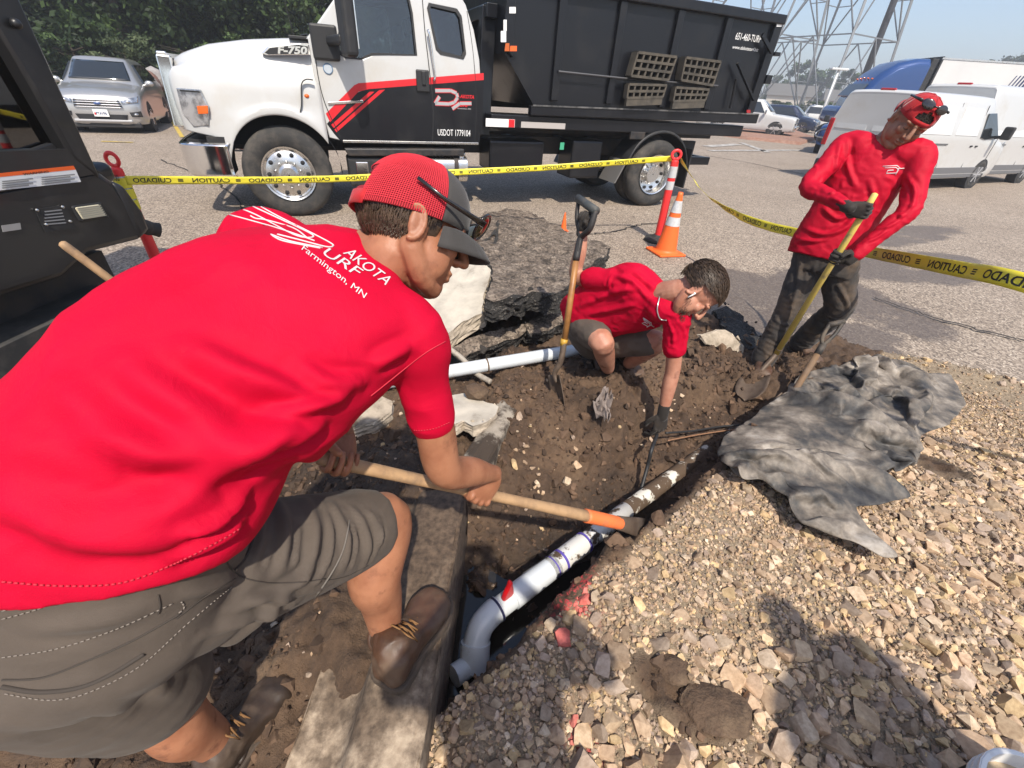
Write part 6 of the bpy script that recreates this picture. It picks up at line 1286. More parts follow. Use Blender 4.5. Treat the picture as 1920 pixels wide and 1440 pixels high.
def dshovel():
    g0 = Vector(D(1084, 372, 2.45)); g1 = Vector(D(1118, 396, 2.28)); gm = (g0 + g1) / 2; s0 = Vector(D(1081, 482, 2.41)); s1 = Vector(D(1058, 640, 2.55)); s2 = Vector(D(1040, 700, 2.62)); tip = Vector(D(1058, 768, 2.62))
    r, b = tool_root('shovel', [A(tip), A(gm)], 'D-handled shovel with orange-brown shaft held upright by crouching person')
    GRIPM = M('grey_grip', (.045, .05, .05), .55, dust=(.10, .085, .07), dlo=.45, dhi=.75, ds=14)
    mb = MB(); mb.cyl(g0, g1, .023, n=16); mb.build('grip', GRIPM, r, True, base=b)
    mb = MB(); yk = s0.lerp(gm, .35)
    for g in (g0.lerp(g1, .04), g0.lerp(g1, .96)): P = crom([tuple(g), tuple(g.lerp(yk, .55) + (g - gm) * .35), tuple(yk), tuple(s0)], 5); mb.loft([(tuple(p), (.012, .017)) for p in P], 10)
    mb.loft([(yk, .018), (s0, .020), (s0.lerp(s1, .04), .0195)], 14); mb.build('yoke', M('black_yoke', (.02, .018, .017), .6, dust=(.09, .07, .055), dlo=.5, dhi=.75, ds=12), r, True, base=b)
    mb = MB(); mb.loft([(s0, .0175), (s0.lerp(s1, .5), .0185), (s1, .019)], 16); mb.build('shaft', WOODO, r, True, base=b)
    mb = MB(); mb.cyl(s1.lerp(s0, .03), s1.lerp(s2, .12), .0215, n=16); mb.build('ferrule', M('yellow_ferrule', (.45, .26, .03), .5), r, True, base=b)
    mb = MB(); P = crom([tuple(s1), tuple(s1.lerp(s2, .55) + Vector((.01, -.02, 0))), tuple(s2), tuple(s2.lerp(tip, .25))], 5); mb.loft([(tuple(p), .019 - .006 * i / len(P)) for i, p in enumerate(P)], 14); mb.build('socket', RUST, r, True, base=b)
    mb = MB(); blade(mb, s2.lerp(tip, .05), tip - s2 + Vector((0, -.06, -.16)), .085, .27, cb(-.9, .1, -.4), .022); bl = mb.build('blade', RUST, r, True, base=b); s = bl.modifiers.new('s', 'SOLIDIFY'); s.thickness = .004
dshovel()
def yellow_tool():
    e = Vector(G(1412, 712, .0)); r, b = tool_root('shovel', [A(YH0), A(e)], 'long yellow-handled shovel gripped by the standing person')
    d = (YH1 - YH0).normalized(); mb = MB(); mb.loft([(YH0 - d * .06, .006), (YH0 - d * .055, .015), (YH0, .0175), (YH1, .0185)], 16); mb.build('shaft', YELLOW, r, True, base=b)
    mb = MB(); P = crom([tuple(YH1 - d * .05), tuple(YH1), tuple(YH1.lerp(e, .6)), tuple(e)], 5); mb.loft([(tuple(p), .0215 - .008 * i / len(P)) for i, p in enumerate(P)], 14); mb.build('socket', RUST, r, True, base=b)
    mb = MB(); blade(mb, e + (YH1 - e).normalized() * .05, Vector((-.55, -.75, -.35)), .10, .25, (-.3, .2, 1), .03); bl = mb.build('blade', RUST, r, True, base=b); s = bl.modifiers.new('s', 'SOLIDIFY'); s.thickness = .004
yellow_tool()
def black_spade():
    t = Vector(D(1568, 606, 2.75)); f = Vector(G(1478, 752, .04)); d = (f - t).normalized(); r, b = tool_root('spade', [A(t), A(f)], 'muddy black-gripped spade stuck in soil beside the plastic sheet', 'spade')
    x = Vector(cb(1, .2, 0)); m = t.lerp(f, .36); mb = MB(); mb.cyl(t - x * .05, t + x * .05, .017, n=12)
    for s in (-1, 1): P = crom([tuple(t + x * (s * .045)), tuple(t.lerp(m, .45) + x * (s * .04)), tuple(t.lerp(m, .8)), tuple(m)], 4); mb.loft([(tuple(p), (.012, .016)) for p in P], 10)
    mb.cyl(t.lerp(m, .75), m + d * .02, .021, n=12); mb.build('grip', M('black_grip', (.03, .027, .024), .6, dust=(.14, .11, .08), dlo=.42, dhi=.7, ds=12), r, True, base=b)
    mb = MB(); mb.loft([(m, .019), (f - d * .1, .0195), (f, .018)], 14); mb.build('shaft', M('muddy_shaft', (.17, .10, .05), .75, col2=(.12, .075, .045), vs=10, dust=(.19, .14, .10), dlo=.45, dhi=.7, ds=9), r, True, base=b)
    mb = MB(); blade(mb, f - d * .02, d + Vector((-.25, -.1, 0)), .075, .22, cb(.2, .5, -1), .015, .35); bl = mb.build('blade', RUST, r, True, base=b); s = bl.modifiers.new('s', 'SOLIDIFY'); s.thickness = .005
black_spade()
def leaning_handle():
    a = Vector(D(116, 456, 1.75)); c = Vector(G(520, 760, -.05)); r, b = tool_root('rake', [A(a), A(c)], 'wooden tool handle leaning in front of the black loader', 'rake'); d = (c - a).normalized()
    mb = MB(); mb.loft([(a - d * .006, .006), (a, .015), (a + d * .02, .017), (c, .017)], 14); mb.build('handle', WOOD, r, True, base=b)
    mb = MB(); x = d.cross(Vector((0, 0, 1))).normalized(); mb.bar(c - x * .2, c + x * .2, .03)
    for k in range(12): p = c + x * (-.19 + .38 * k / 11); mb.bar(p, p + Vector((0, 0, -.06)), .008)
    o = mb.build('head', RUST, r, False, base=b)
leaning_handle()

# ------------------------------------------------------------------ pipes and cables
PVC = M('white_pvc', (.58, .61, .63), .3, dust=(.40, .36, .31), dlo=.58, dhi=.85, ds=14, coat=.15)
PVCM = M('muddy_white_pvc', (.60, .585, .55), .35, dust=(.075, .05, .03), dlo=.50, dhi=.545, ds=13)
PRIMER = M('purple_primer', (.10, .07, .35), .4); PRIMD = M('dark_primer', (.02, .02, .06), .4)
def pipes():
    z = -.10; c = [Vector(G(*p, z)) for p in [(884, 1180), (925, 1148), (1045, 1057), (1110, 1008), (1200, 938), (1345, 826)]]; a, e = c[1], c[-1]; u = (e - a).normalized(); R_ = .043
    r = empty('drain_pipe', A(a)); tag(r, 'white plastic drain pipe with elbow lying in the trench', 'pipe'); b = A(a); L = (e - a).length
    at = lambda px: min([a + u * t for t in np.linspace(0, L, 400)], key=lambda p: abs(960 + FOC * ((A(p) - _C) @ _R) / ((A(p) - _C) @ _fw) - px))
    m1 = at(1040); mb = MB(); mb.cyl(at(930), m1, R_, n=32); mb.build('clean_length', PVC, r, True, base=b)
    mb = MB(); mb.cyl(m1, at(1175), R_ + .0005, n=32); mb.build('muddy_length', PVCM, r, True, base=b); mb = MB(); mb.cyl(at(1175), e + u * .3 - Vector((0, 0, .05)), R_ * .98, n=32); mb.build('muddy_length', M('mud_coated_pvc', (.6, .57, .5), .5, dust=(.085, .055, .034), dlo=.40, dhi=.45, ds=9), r, True, base=b)
    mb = MB(); mb.cyl(at(1030), at(1092), R_ + .006, n=32); mb.build('coupling', PVCM, r, 'auto', base=b); mb = MB(); mb.cyl(at(960), at(1042), R_ + .006, n=32); mb.build('coupling', PVC, r, 'auto', base=b)
    for px, w, m in ((932, .005, PRIMD), (1052, .006, PRIMER), (1096, .004, PRIMER), (1036, .003, PRIMER)): p = at(px); mb = MB(); mb.cyl(p - u * w, p + u * w, R_ + .0075, n=32); mb.build('primer_ring', m, r, 'auto', base=b)
    # elbow turning down into a hub
    p0 = at(934); dn = Vector((.02, -.62, -.62)).normalized(); P = crom([tuple(p0), tuple(p0 - u * .04), tuple(p0 - u * .085 + dn * .018), tuple(p0 - u * .105 + dn * .06), tuple(p0 - u * .108 + dn * .095)], 6); mb = MB(); mb.loft([(tuple(p), R_ + .006) for p in P], 32); el = mb.build('elbow', PVC, r, True, base=b)
    q = Vector(P[-1]); mb = MB(); mb.cyl(q - dn * .035, q + dn * .06, R_ + .014, n=32); mb.build('hub', PVC, el, 'auto', base=b)
    mb = MB(); q2 = q + dn * .035; mb.cyl(q2, q2 + Vector((-.07, -.06, .02)), R_ * .92, n=28); mb.build('branch', PVC, el, 'auto', base=b)
    # valve handle: red tongue
    p = at(963) + Vector((0, 0, R_ + .004)); s = u.cross(Vector((0, 0, 1))).normalized(); mb = MB(); prof = [(-.034, 0), (-.025, .035), (-.012, .062), (-.006, .088), (.0, .098), (.010, .092), (.012, .07), (.018, .04), (.022, .005), (.015, -.012), (-.01, -.016), (-.028, -.01)]
    v = [p + u * (x - .03) + Vector((0, 0, y)) + s * (.010 + .30 * max(0, y - .05) ** 1.0 * 0) for x, y in prof] + [p + u * (x - .03) + Vector((0, 0, y)) - s * .010 for x, y in prof]; n = len(prof)
    mb.add(v, [tuple(range(n)), tuple(range(2 * n - 1, n - 1, -1))] + [(i, (i + 1) % n, (i + 1) % n + n, i + n) for i in range(n)]); mb.build('valve_handle', M('red_plastic', (.50, .008, .012), .35), r, False, bevel=.006, base=b)
    # tracer wire along the pipe
    mb = MB(); mb.tube([at(985) + Vector((0, 0, R_ + .02)) - s * .03, at(1010) + Vector((0, 0, R_ + .012)) - s * .03, at(1036) + Vector((0, 0, R_ + .006)) - s * .03], .0022, 6); o = mb.build('tracer_wire', BLACKP, r, True, base=b)
    # upper conduit
    a = Vector(G(690, 722, .05)); e = Vector(G(1130, 648, .09)); r = empty('conduit_pipe', A(a)); tag(r, 'straight white plastic pipe lying across the soil in front of broken slabs', 'pipe'); mb = MB(); mb.cyl(a, e, .044, n=24); mb.build('pipe', PVC, r, 'auto', base=A(a)); u2 = (e - a).normalized(); k = a.lerp(e, .46); mb = MB(); mb.cyl(k, k + u2 * .01, .0475, n=24); mb.build('mud_ring', M('mud_ring', (.12, .075, .045), .9), r, 'auto', base=A(a))
    # flexible conduit
    P = crom([tuple(G(800, 640, .12)), tuple(G(838, 652, .10)), tuple(G(866, 672, .06)), tuple(G(890, 698, .02)), tuple(G(920, 716, .02))], 24); mb = MB(); mb.loft([(tuple(p), .020 if i % 2 else .017) for i, p in enumerate(P)], 12); o = mb.build('flexible_conduit', M('grey_conduit', (.34, .30, .25), .6, dust=(.15, .10, .07), dlo=.5, dhi=.7, ds=11), None, True, base=P[0]); o.location = P[0]; tag(o, 'grey ribbed flexible conduit passing under the upper white pipe', 'conduit')
    # black cables at the glove
    for k, (pts, rr, lab) in enumerate([([(1248, 812, .03), (1300, 808, -.02), (1350, 800, -.05), (1400, 796, -.05)], .006, 'thin black cable running from the glove towards the plastic sheet'), ([(1252, 826, .02), (1310, 815, -.04), (1372, 806, -.06), (1410, 804, -.06)], .004, 'thin brown wire below the black cable by the glove'), ([(1232, 815, .04), (1222, 842, .06), (1214, 875, -.04), (1200, 925, -.14)], .010, 'dark root-like cable hanging from the glove into the trench')]):
        P = crom([tuple(G(*p)) for p in pts], 6); mb = MB(); mb.tube(P, rr, 8); o = mb.build('cable', BLACKP if k != 1 else M('brown_wire', (.25, .13, .07), .6), None, True, base=P[0]); o.location = P[0]; tag(o, lab, 'cable')
pipes()

# ------------------------------------------------------------------ broken slabs and lumps
ASPHS = asphalt_mat(1); ASPHS.name = 'asphalt_slab'
BROKE = M('broken_asphalt', (.022, .020, .018), .75, col2=(.17, .15, .13), vs=85, lo=.56, hi=.68, bs=70, bstr=1.0, bd=.02)
BROKC = M('broken_concrete', (.44, .37, .29), .9, col2=(.30, .25, .19), vs=22, bs=50, bstr=.9, bd=.01)
def slab(name, poly, ref, thick, top, side, label, seed, amp=.01, cat='slab', step=.05, cracks=(), edge=.018):
    """poly: outline in photo pixels on the plane through ref [(px,py,z)*3]"""
    q = [A(G(*r)) for r in ref]; n = np.cross(q[1] - q[0], q[2] - q[0]); n /= np.linalg.norm(n); n = n if n[2] > 0 else -n
    P3 = [PL(x, y, q[0], n) for x, y in poly]; o = np.mean(P3, 0); ex = A([1, 0, 0]) - n * n[0]; ex /= np.linalg.norm(ex); ey = np.cross(n, ex)
    P2 = [(float((p - o) @ ex), float((p - o) @ ey)) for p in P3]; rr = np.random.default_rng(seed); R2 = []
    for i in range(len(P2)):
        a, b = A(P2[i]), A(P2[(i + 1) % len(P2)]); k = max(1, int(np.linalg.norm(b - a) / step)); nn = A([-(b - a)[1], (b - a)[0]]) / max(1e-6, np.linalg.norm(b - a))
        for j in range(k): R2.append(tuple(a + (b - a) * j / k + nn * (edge * .9 * fbm((a + (b - a) * j / k)[0] + seed, (a + (b - a) * j / k)[1], 9, 3))))
    xy = A(R2); gx, gy = np.meshgrid(np.arange(xy[:, 0].min(), xy[:, 0].max(), step * .7), np.arange(xy[:, 1].min(), xy[:, 1].max(), step * .7)); gp = np.stack([gx.ravel(), gy.ravel()], -1); gi = inside(gp[:, 0], gp[:, 1], R2); dm = np.min(np.hypot(gp[:, None, 0] - xy[None, :, 0], gp[:, None, 1] - xy[None, :, 1]), 1); gp = gp[gi & (dm > step * .35)]
    m = len(R2); pts = [Vector(p) for p in R2] + [Vector(p) for p in gp]; vo, eo, fo, *_ = delaunay_2d_cdt(pts, [(i, (i + 1) % m) for i in range(m)], [], 1, 1e-5)
    V = A([tuple(p) for p in vo]); FC = A([V[list(f)].mean(0) for f in fo]); ok = inside(FC[:, 0], FC[:, 1], R2); F = [tuple(f) for f, t in zip(fo, ok) if t]
    h = amp * fbm(V[:, 0] + seed, V[:, 1], 3.5, 3) - amp * 1.2 * np.maximum(0, fbm(V[:, 0] - seed, V[:, 1], 7, 3, 2) - .35) + amp * .35 * fbm(V[:, 0], V[:, 1] + seed, 16, 2)
    W_ = o[None] + V[:, :1] * ex + V[:, 1:] * ey + h[:, None] * n; root = empty(name, o); tag(root, label, cat)
    mb = MB(); mb.v = [tuple(p) for p in W_]; mb.f = F; tp = mb.build('top_face', top, root, True, base=o)
    me = tp.data; at = me.attributes.new('stain', 'FLOAT', 'POINT'); sv = (.02 + .02 * fbm(V[:, 0], V[:, 1] + 2 * seed, 5, 3, 1)).astype(np.float32) if top is ASPHS else np.zeros(len(me.vertices), np.float32)
    for cl in cracks:
        cp = [PL(x, y, q[0], n) for x, y in cl]; cp = A([((p - o) @ ex, (p - o) @ ey) for p in cp]); cp = crom(cp, 6); d = np.min(np.hypot(V[:, None, 0] - cp[None, :, 0], V[:, None, 1] - cp[None, :, 1]), 1); sv = np.maximum(sv, (d < step * .8) * 1.0).astype(np.float32)
    at.data.foreach_set('value', sv)
    for cl in cracks:
        cmb = MB(); cp = crom([PL(x, y, q[0] + n * .004, n) for x, y in cl], 8); jit = rr.normal(0, .008, (len(cp), 3)); cp = cp + jit * .6; cmb.loft([(tuple(p), (.007 + .016 * abs(rr.normal()) * math.sin(math.pi * (i + .3) / len(cp)), .005)) for i, p in enumerate(cp)], 6, ref=n); cmb.build('crack', BROKE, root, False, base=o)
    idx = [int(np.argmin(np.hypot(V[:, 0] - p[0], V[:, 1] - p[1]))) for p in R2]; mb = MB(); nl = 8
    for i in range(m):
        c0 = W_[idx[i]]; t2 = A(R2[(i + 1) % m]) - A(R2[i - 1]); nn = A([t2[1], -t2[0]]) / max(1e-6, np.linalg.norm(t2)); area = 0
        for j in range(nl + 1): off = (rr.normal(0, edge) if 0 < j else 0) * rr.uniform(.3, 1.5); p = c0 - n * (thick * j / nl) + (ex * nn[0] + ey * nn[1]) * (edge * .9 * n3(c0 - n * (thick * j / nl), 13) * (j > 0) + off * .45) + n * (edge * .5 * n3(c0 * 1.7 - n * j * .02, 21) * (j > 0)); mb.v.append(tuple(p))
    for i in range(m):
        k = (i + 1) % m
        for j in range(nl): mb.f.append((i * (nl + 1) + j, k * (nl + 1) + j, k * (nl + 1) + j + 1, i * (nl + 1) + j + 1))
    mb.f.append(tuple(i * (nl + 1) + nl for i in range(m))); mb.build('broken_edge', side, root, False, base=o)
    cr = np.random.default_rng(seed + 77); bv_ = A(mb.v); k = 90 if side is BROKE else 26; pk = bv_[cr.integers(0, len(bv_), k)] + cr.normal(0, .012, (k, 3)); ssz = np.exp(cr.normal(math.log(.012), .5, k)); ca = (A([.028, .025, .023]) if side is BROKE else A([.42, .36, .28])) * cr.uniform(.5, 1.9, (k, 1))
    me_ = scatter_mesh('crumbs', pk - o, ssz, HULLS, cr, .9, ca); oc = mkobj('crumbs', me_, STONE, root); oc['kind'] = 'stuff'; return root
slab('concrete_slab', [(770, 560), (815, 490), (850, 450), (876, 440), (893, 468), (921, 503), (917, 524), (905, 560), (906, 588), (868, 602), (838, 628), (800, 612)], [(838, 628, .12), (920, 505, .32), (815, 490, .26)], .13, CONC2, BROKC, 'pale broken concrete slab tipped up behind the bending person\'s face', 3, .008, edge=.012, step=.04)
slab('asphalt_slab', [(880, 418), (893, 407), (960, 393), (1000, 400), (1060, 430), (1105, 448), (1142, 462), (1138, 482), (1098, 500), (1066, 528), (1045, 553), (1000, 548), (950, 566), (915, 560), (923, 505), (893, 465)], [(950, 566, .40), (960, 393, .08), (1142, 462, .20)], .16, ASPHS, BROKE, 'large heaved slab of cracked asphalt behind the white pipe', 5, .03, edge=.02, step=.035, cracks=[[(936, 402), (930, 430), (915, 448), (895, 455)], [(936, 405), (932, 440), (925, 465)], [(870, 425), (900, 408), (960, 395)]])
slab('asphalt_slab', [(842, 655), (880, 634), (940, 615), (985, 608), (990, 620), (950, 640), (900, 655), (860, 675)], [(842, 655, .03), (985, 608, .05), (880, 634, .05)], .12, ASPHS, BROKE, 'flat low layer of broken asphalt just above the white pipe', 8, .012, edge=.014)
slab('asphalt_slab', [(985, 612), (1000, 598), (1050, 580), (1100, 560), (1104, 580), (1060, 605), (1010, 628), (992, 626)], [(992, 626, .02), (1100, 560, .06), (1000, 598, .06)], .12, ASPHS, BROKE, 'small asphalt slab leaning beside the crouching person\'s shovel', 9, .014, edge=.015)
slab('asphalt_slab', [(1336, 580), (1360, 572), (1392, 592), (1425, 632), (1418, 650), (1392, 652), (1360, 625)], [(1336, 580, .08), (1425, 632, .06), (1360, 625, .05)], .14, BROKE, BROKE, 'black ragged asphalt chunk at the pit edge behind the crouching person', 12, .03, edge=.025, cat='chunk')
slab('concrete_chunk', [(1312, 628), (1345, 620), (1372, 630), (1388, 652), (1392, 682), (1372, 672), (1345, 650), (1322, 645)], [(1312, 628, .10), (1388, 652, .06), (1345, 650, .04)], .10, BROKC, BROKC, 'crumbling tan concrete chunk on the soil right of the crouching person', 13, .03, edge=.02, cat='chunk')
slab('concrete_chunk', [(838, 742), (868, 738), (905, 752), (934, 764), (930, 776), (912, 792), (888, 800), (868, 790), (842, 800)], [(838, 742, .05), (934, 764, .08), (868, 790, .10)], .07, CONC2, BROKC, 'grey-white broken concrete piece under the brown soil lump', 14, .012, edge=.012, cat='chunk', step=.035)
slab('concrete_slab', [(560, 800), (640, 752), (700, 735), (738, 752), (735, 772), (700, 790), (640, 806), (590, 828)], [(560, 800, .02), (738, 752, .03), (640, 806, .01)], .10, CONC, BROKC, 'flat light concrete gutter piece beside the brown puddle', 15, .005, edge=.008)
def lump(name, px, py, z, s, seed, mat, label, cat, flat=.7):
    v, f = hull(seed, 60, flat, .12); p = A(G(px, py, z)); w = v * s; me = mesh_np(name, w + (n3(w, 22)[:, None] * v) * s * .12, f); me.materials.append(mat); o = mkobj(name, me, mat, None); sub = o.modifiers.new('s', 'SUBSURF'); sub.subdivision_type = 'SIMPLE'; sub.render_levels = 2; sub.levels = 2
    o.location = p; tag(o, label, cat); return o
SOILL = M('soil_lump', (.10, .062, .038), .9, col2=(.055, .034, .021), vs=20, bs=60, bstr=.9, bd=.012, dust=(.17, .115, .072), dlo=.5, dhi=.7, ds=9)
lump('soil_lump', 893, 735, .11, .085, 41, SOILL, 'brown soil lump sitting on the grey-white concrete piece', 'soil lump', .9)
lump('soil_lump', 1340, 1330, .095, .125, 44, SOILL, 'flattened lump of brown clay on the gravel near the camera', 'soil lump', .26)
lump('soil_lump', 1265, 1255, .10, .06, 47, SOILL, 'smaller clay lump on the gravel beside the flattened one', 'soil lump', .5)
lump('stone', 870, 765, .02, .03, 48, STONEO, 'loose stone beside the broken concrete piece', 'stone')
rg = MB(); rr = np.random.default_rng(6); P = [A(G(*p)) for p in [(1140, 735, .17), (1132, 750, .16), (1128, 765, .14), (1136, 785, .12)]]; rows = []
for i, p in enumerate(crom(P, 4)): w = .05 * math.sin(math.pi * (i + 1.5) / 15); rows.append([tuple(p + A([w * u, .01 * rr.normal(), .02 * rr.normal()])) for u in np.linspace(-1, 1, 8)])
rg.grid(rows); o = rg.build('rag', M('grey_rag', (.22, .18, .16), .85, col2=(.14, .11, .095), vs=12), None, False, base=P[0]); o.location = P[0]; s = o.modifiers.new('s', 'SOLIDIFY'); s.thickness = .006; tag(o, 'crumpled grey-brown rag on the soil below the boots', 'rag')
sl = MB(); a = Vector(G(1262, 1055, .11)); c = Vector(G(1280, 1130, .11)); sl.loft([(a, .003), (a.lerp(c, .4), (.006, .005)), (c, .004)], 6); o = sl.build('stick', M('dark_stick', (.06, .05, .042), .9), None, False, base=A(a)); o.location = a; tag(o, 'thin dark stick lying on the dusty gravel', 'stick')

# ------------------------------------------------------------------ plastic sheet
def sheet_mat():
    m_, nt, b = nodes_of('weathered_plastic'); pos = N(nt, 'ShaderNodeNewGeometry').outputs['Position']; n1 = noise(nt, pos, 4, 6, .65); n2 = noise(nt, pos, 22, 5, .7)
    c = ramp(nt, n1.outputs['Fac'], [(.30, (.022, .022, .025)), (.41, (.06, .057, .054)), (.50, (.15, .128, .105)), (.60, (.29, .25, .205)), (.72, (.45, .41, .36))]); c = mixc(nt, .6, c, ramp(nt, n2.outputs['Fac'], [(.35, (.45, .43, .42)), (.65, (1, 1, 1))]), 'MULTIPLY'); nt.links.new(c, b.inputs['Base Color'])
    nt.links.new(ramp(nt, n2.outputs['Fac'], [(.3, (.48, .48, .48)), (.7, (.82, .82, .82))]), b.inputs['Roughness']); n3_ = noise(nt, pos, 60, 4, .6); bump(nt, b, n3_.outputs['Fac'], .35, .006)
    return m_
SHEETM = sheet_mat()
def sheet(name, out, ridges, lift, slack, parent=None, seed=9):
    Z0 = .13 + lift; P = A([G(x, y, Z0)[:2] for x, y in out]); st = .035; R2 = []; rr = np.random.default_rng(seed)
    for i in range(len(P)):
        a, b = P[i], P[(i + 1) % len(P)]; k = max(1, int(np.linalg.norm(b - a) / st))
        for j in range(k): R2.append(tuple(a + (b - a) * j / k + rr.normal(0, .003, 2)))
    xy = A(R2); gx, gy = np.meshgrid(np.arange(xy[:, 0].min(), xy[:, 0].max(), st), np.arange(xy[:, 1].min(), xy[:, 1].max(), st)); gp = np.stack([gx.ravel(), gy.ravel()], -1) + rr.normal(0, .009, (gx.size, 2)); gi = inside(gp[:, 0], gp[:, 1], R2); gp = gp[gi]
    dm = np.full(len(gp), 9.0)
    for q in xy: dm = np.minimum(dm, np.hypot(gp[:, 0] - q[0], gp[:, 1] - q[1]))
    gp = gp[dm > st * .5]; m = len(R2); vo, eo, fo, *_ = delaunay_2d_cdt([Vector(p) for p in R2] + [Vector(p) for p in gp], [(i, (i + 1) % m) for i in range(m)], [], 1, 1e-5)
    V = A([tuple(p) for p in vo]); FC = A([V[list(f)].mean(0) for f in fo]); ok = inside(FC[:, 0], FC[:, 1], R2); F = A([tuple(f) for f, t in zip(fo, ok) if t])
    x, y = V[:, 0], V[:, 1]; ed = np.full(len(V), 9.0)
    for q in xy: ed = np.minimum(ed, np.hypot(x - q[0], y - q[1]))
    # slack sheet settled on the stones: longer than the space it lies in, so it buckles into folds
    gz = lambda q: lift + np.maximum(hfun(q[:, 0], q[:, 1], False), .03) + .042 + .01 * np.abs(fbm(q[:, 0], q[:, 1], 9, 2, 1))
    z = gz(V) + .03
    for pts, w, h in ridges:
        cp = crom([G(a, b, .2)[:2] for a, b in pts], 8); bd = np.min(np.hypot(V[:, None, 0] - cp[None, :, 0], V[:, None, 1] - cp[None, :, 1]), 1); z = z + h * np.exp(-(bd / w) ** 1.3) * sstep(0, .05, ed)
    z = z + .012 * fbm(x * .6, y * 1.4, 9, 3, 2)
    X = np.column_stack([V, z]); E_ = np.unique(np.sort(np.concatenate([F[:, [0, 1]], F[:, [1, 2]], F[:, [2, 0]]]), 1), axis=0); i0, i1 = E_[:, 0], E_[:, 1]; d0 = V[i1] - V[i0]
    rest = np.sqrt((d0[:, 0] * 1.0) ** 2 + (d0[:, 1] * 1.0) ** 2); mid = (V[i0] + V[i1]) / 2; sl = 1.02 + (slack - 1) * 2.0 * sstep(-.12, .42, fbm(mid[:, 0] + seed, mid[:, 1], 2.6, 2, 3)); an = .9 + 2.2 * fbm(mid[:, 0], mid[:, 1], .9, 2, 1); al = np.abs((d0[:, 0] * np.cos(an) + d0[:, 1] * np.sin(an)) / (rest + 1e-9)); rest = rest * (1 + (sl - 1) * (.35 + 1.3 * al ** 2))
    nv = len(X); deg = np.bincount(i0, minlength=nv) + np.bincount(i1, minlength=nv); vel = np.zeros_like(X); bx = X[:, :2].copy(); onb = ed < .004; P0 = X.copy(); acc = lambda arr, idx: np.column_stack([np.bincount(idx, arr[:, k], nv) for k in range(3)])
    for itr in range(260):
        vel = vel * .85; vel[:, 2] -= .00012; X = X + vel; old = X - vel
        for sub_ in range(5):
            d = X[i1] - X[i0]; L = np.linalg.norm(d, axis=1) + 1e-9; c = (d * ((L - rest) / L * .5)[:, None]); X = X + (acc(c, i0) - acc(c, i1)) / deg[:, None] * 1.5
        av = (acc(X[i1], i0) + acc(X[i0], i1)) / deg[:, None]; X = X + (av - X) * (.03 if itr < 250 else .05)
        X[onb, :2] += (bx[onb] - X[onb, :2]) * .5; X[onb, 2] -= .004; X[:, :2] += (bx - X[:, :2]) * .004
        if itr % 4 == 0: gnow = gz(X[:, :2])
        X[:, 2] = np.maximum(X[:, 2], gnow); vel = X - old
    V = X[:, :2]; z = X[:, 2]
    T = A(G(1560, 830, 0)); T[2] = .05; me = mesh_np('plastic_sheet', np.column_stack([V, z]) - T, F)
    o = mkobj(name, me, SHEETM, parent, True); o.location = T if parent is None else T - A(parent.location); s = o.modifiers.new('d', 'SUBSURF'); s.levels = 2; s.render_levels = 2; s = o.modifiers.new('s', 'SOLIDIFY'); s.thickness = .004; return o

_main = [(1350, 838), (1362, 806), (1400, 782), (1440, 748), (1482, 722), (1506, 692), (1560, 682), (1606, 676), (1640, 662), (1700, 664), (1742, 688), (1790, 688), (1806, 712), (1822, 744), (1792, 782), (1738, 802), (1726, 850), (1708, 880), (1690, 884), (1640, 890), (1560, 880), (1460, 890), (1384, 900), (1358, 880)]
ts0 = sheet('plastic_sheet', _main, [([(1362, 868), (1385, 815), (1430, 790), (1500, 772), (1560, 766)], .08, .16), ([(1560, 766), (1620, 790), (1662, 830), (1690, 872)], .04, .13), ([(1752, 700), (1736, 740), (1722, 790), (1700, 850)], .035, .14), ([(1705, 720), (1690, 790), (1670, 850)], .025, .08), ([(1510, 712), (1600, 718), (1700, 716)], .03, .07), ([(1640, 672), (1700, 674), (1745, 700)], .05, .13), ([(1770, 696), (1800, 720), (1810, 742)], .05, .10), ([(1480, 800), (1520, 840), (1540, 880)], .03, .08), ([(1575, 770), (1578, 810), (1570, 850)], .022, .09)], 0.0, 1.30)
tag(ts0, 'crumpled dirty black plastic sheet heaped on the gravel', 'plastic sheet')
sheet('flap', [(1352, 858), (1400, 846), (1470, 850), (1550, 852), (1620, 868), (1668, 894), (1712, 932), (1650, 946), (1604, 950), (1622, 980), (1690, 1040), (1656, 1044), (1600, 1012), (1500, 984), (1462, 932), (1424, 908), (1384, 904)], [([(1380, 868), (1450, 864), (1540, 868), (1640, 890)], .025, .08), ([(1430, 900), (1500, 920), (1602, 962)], .025, .06), ([(1560, 875), (1562, 905), (1650, 935)], .03, .08)], .045, 1.24, ts0, 4)

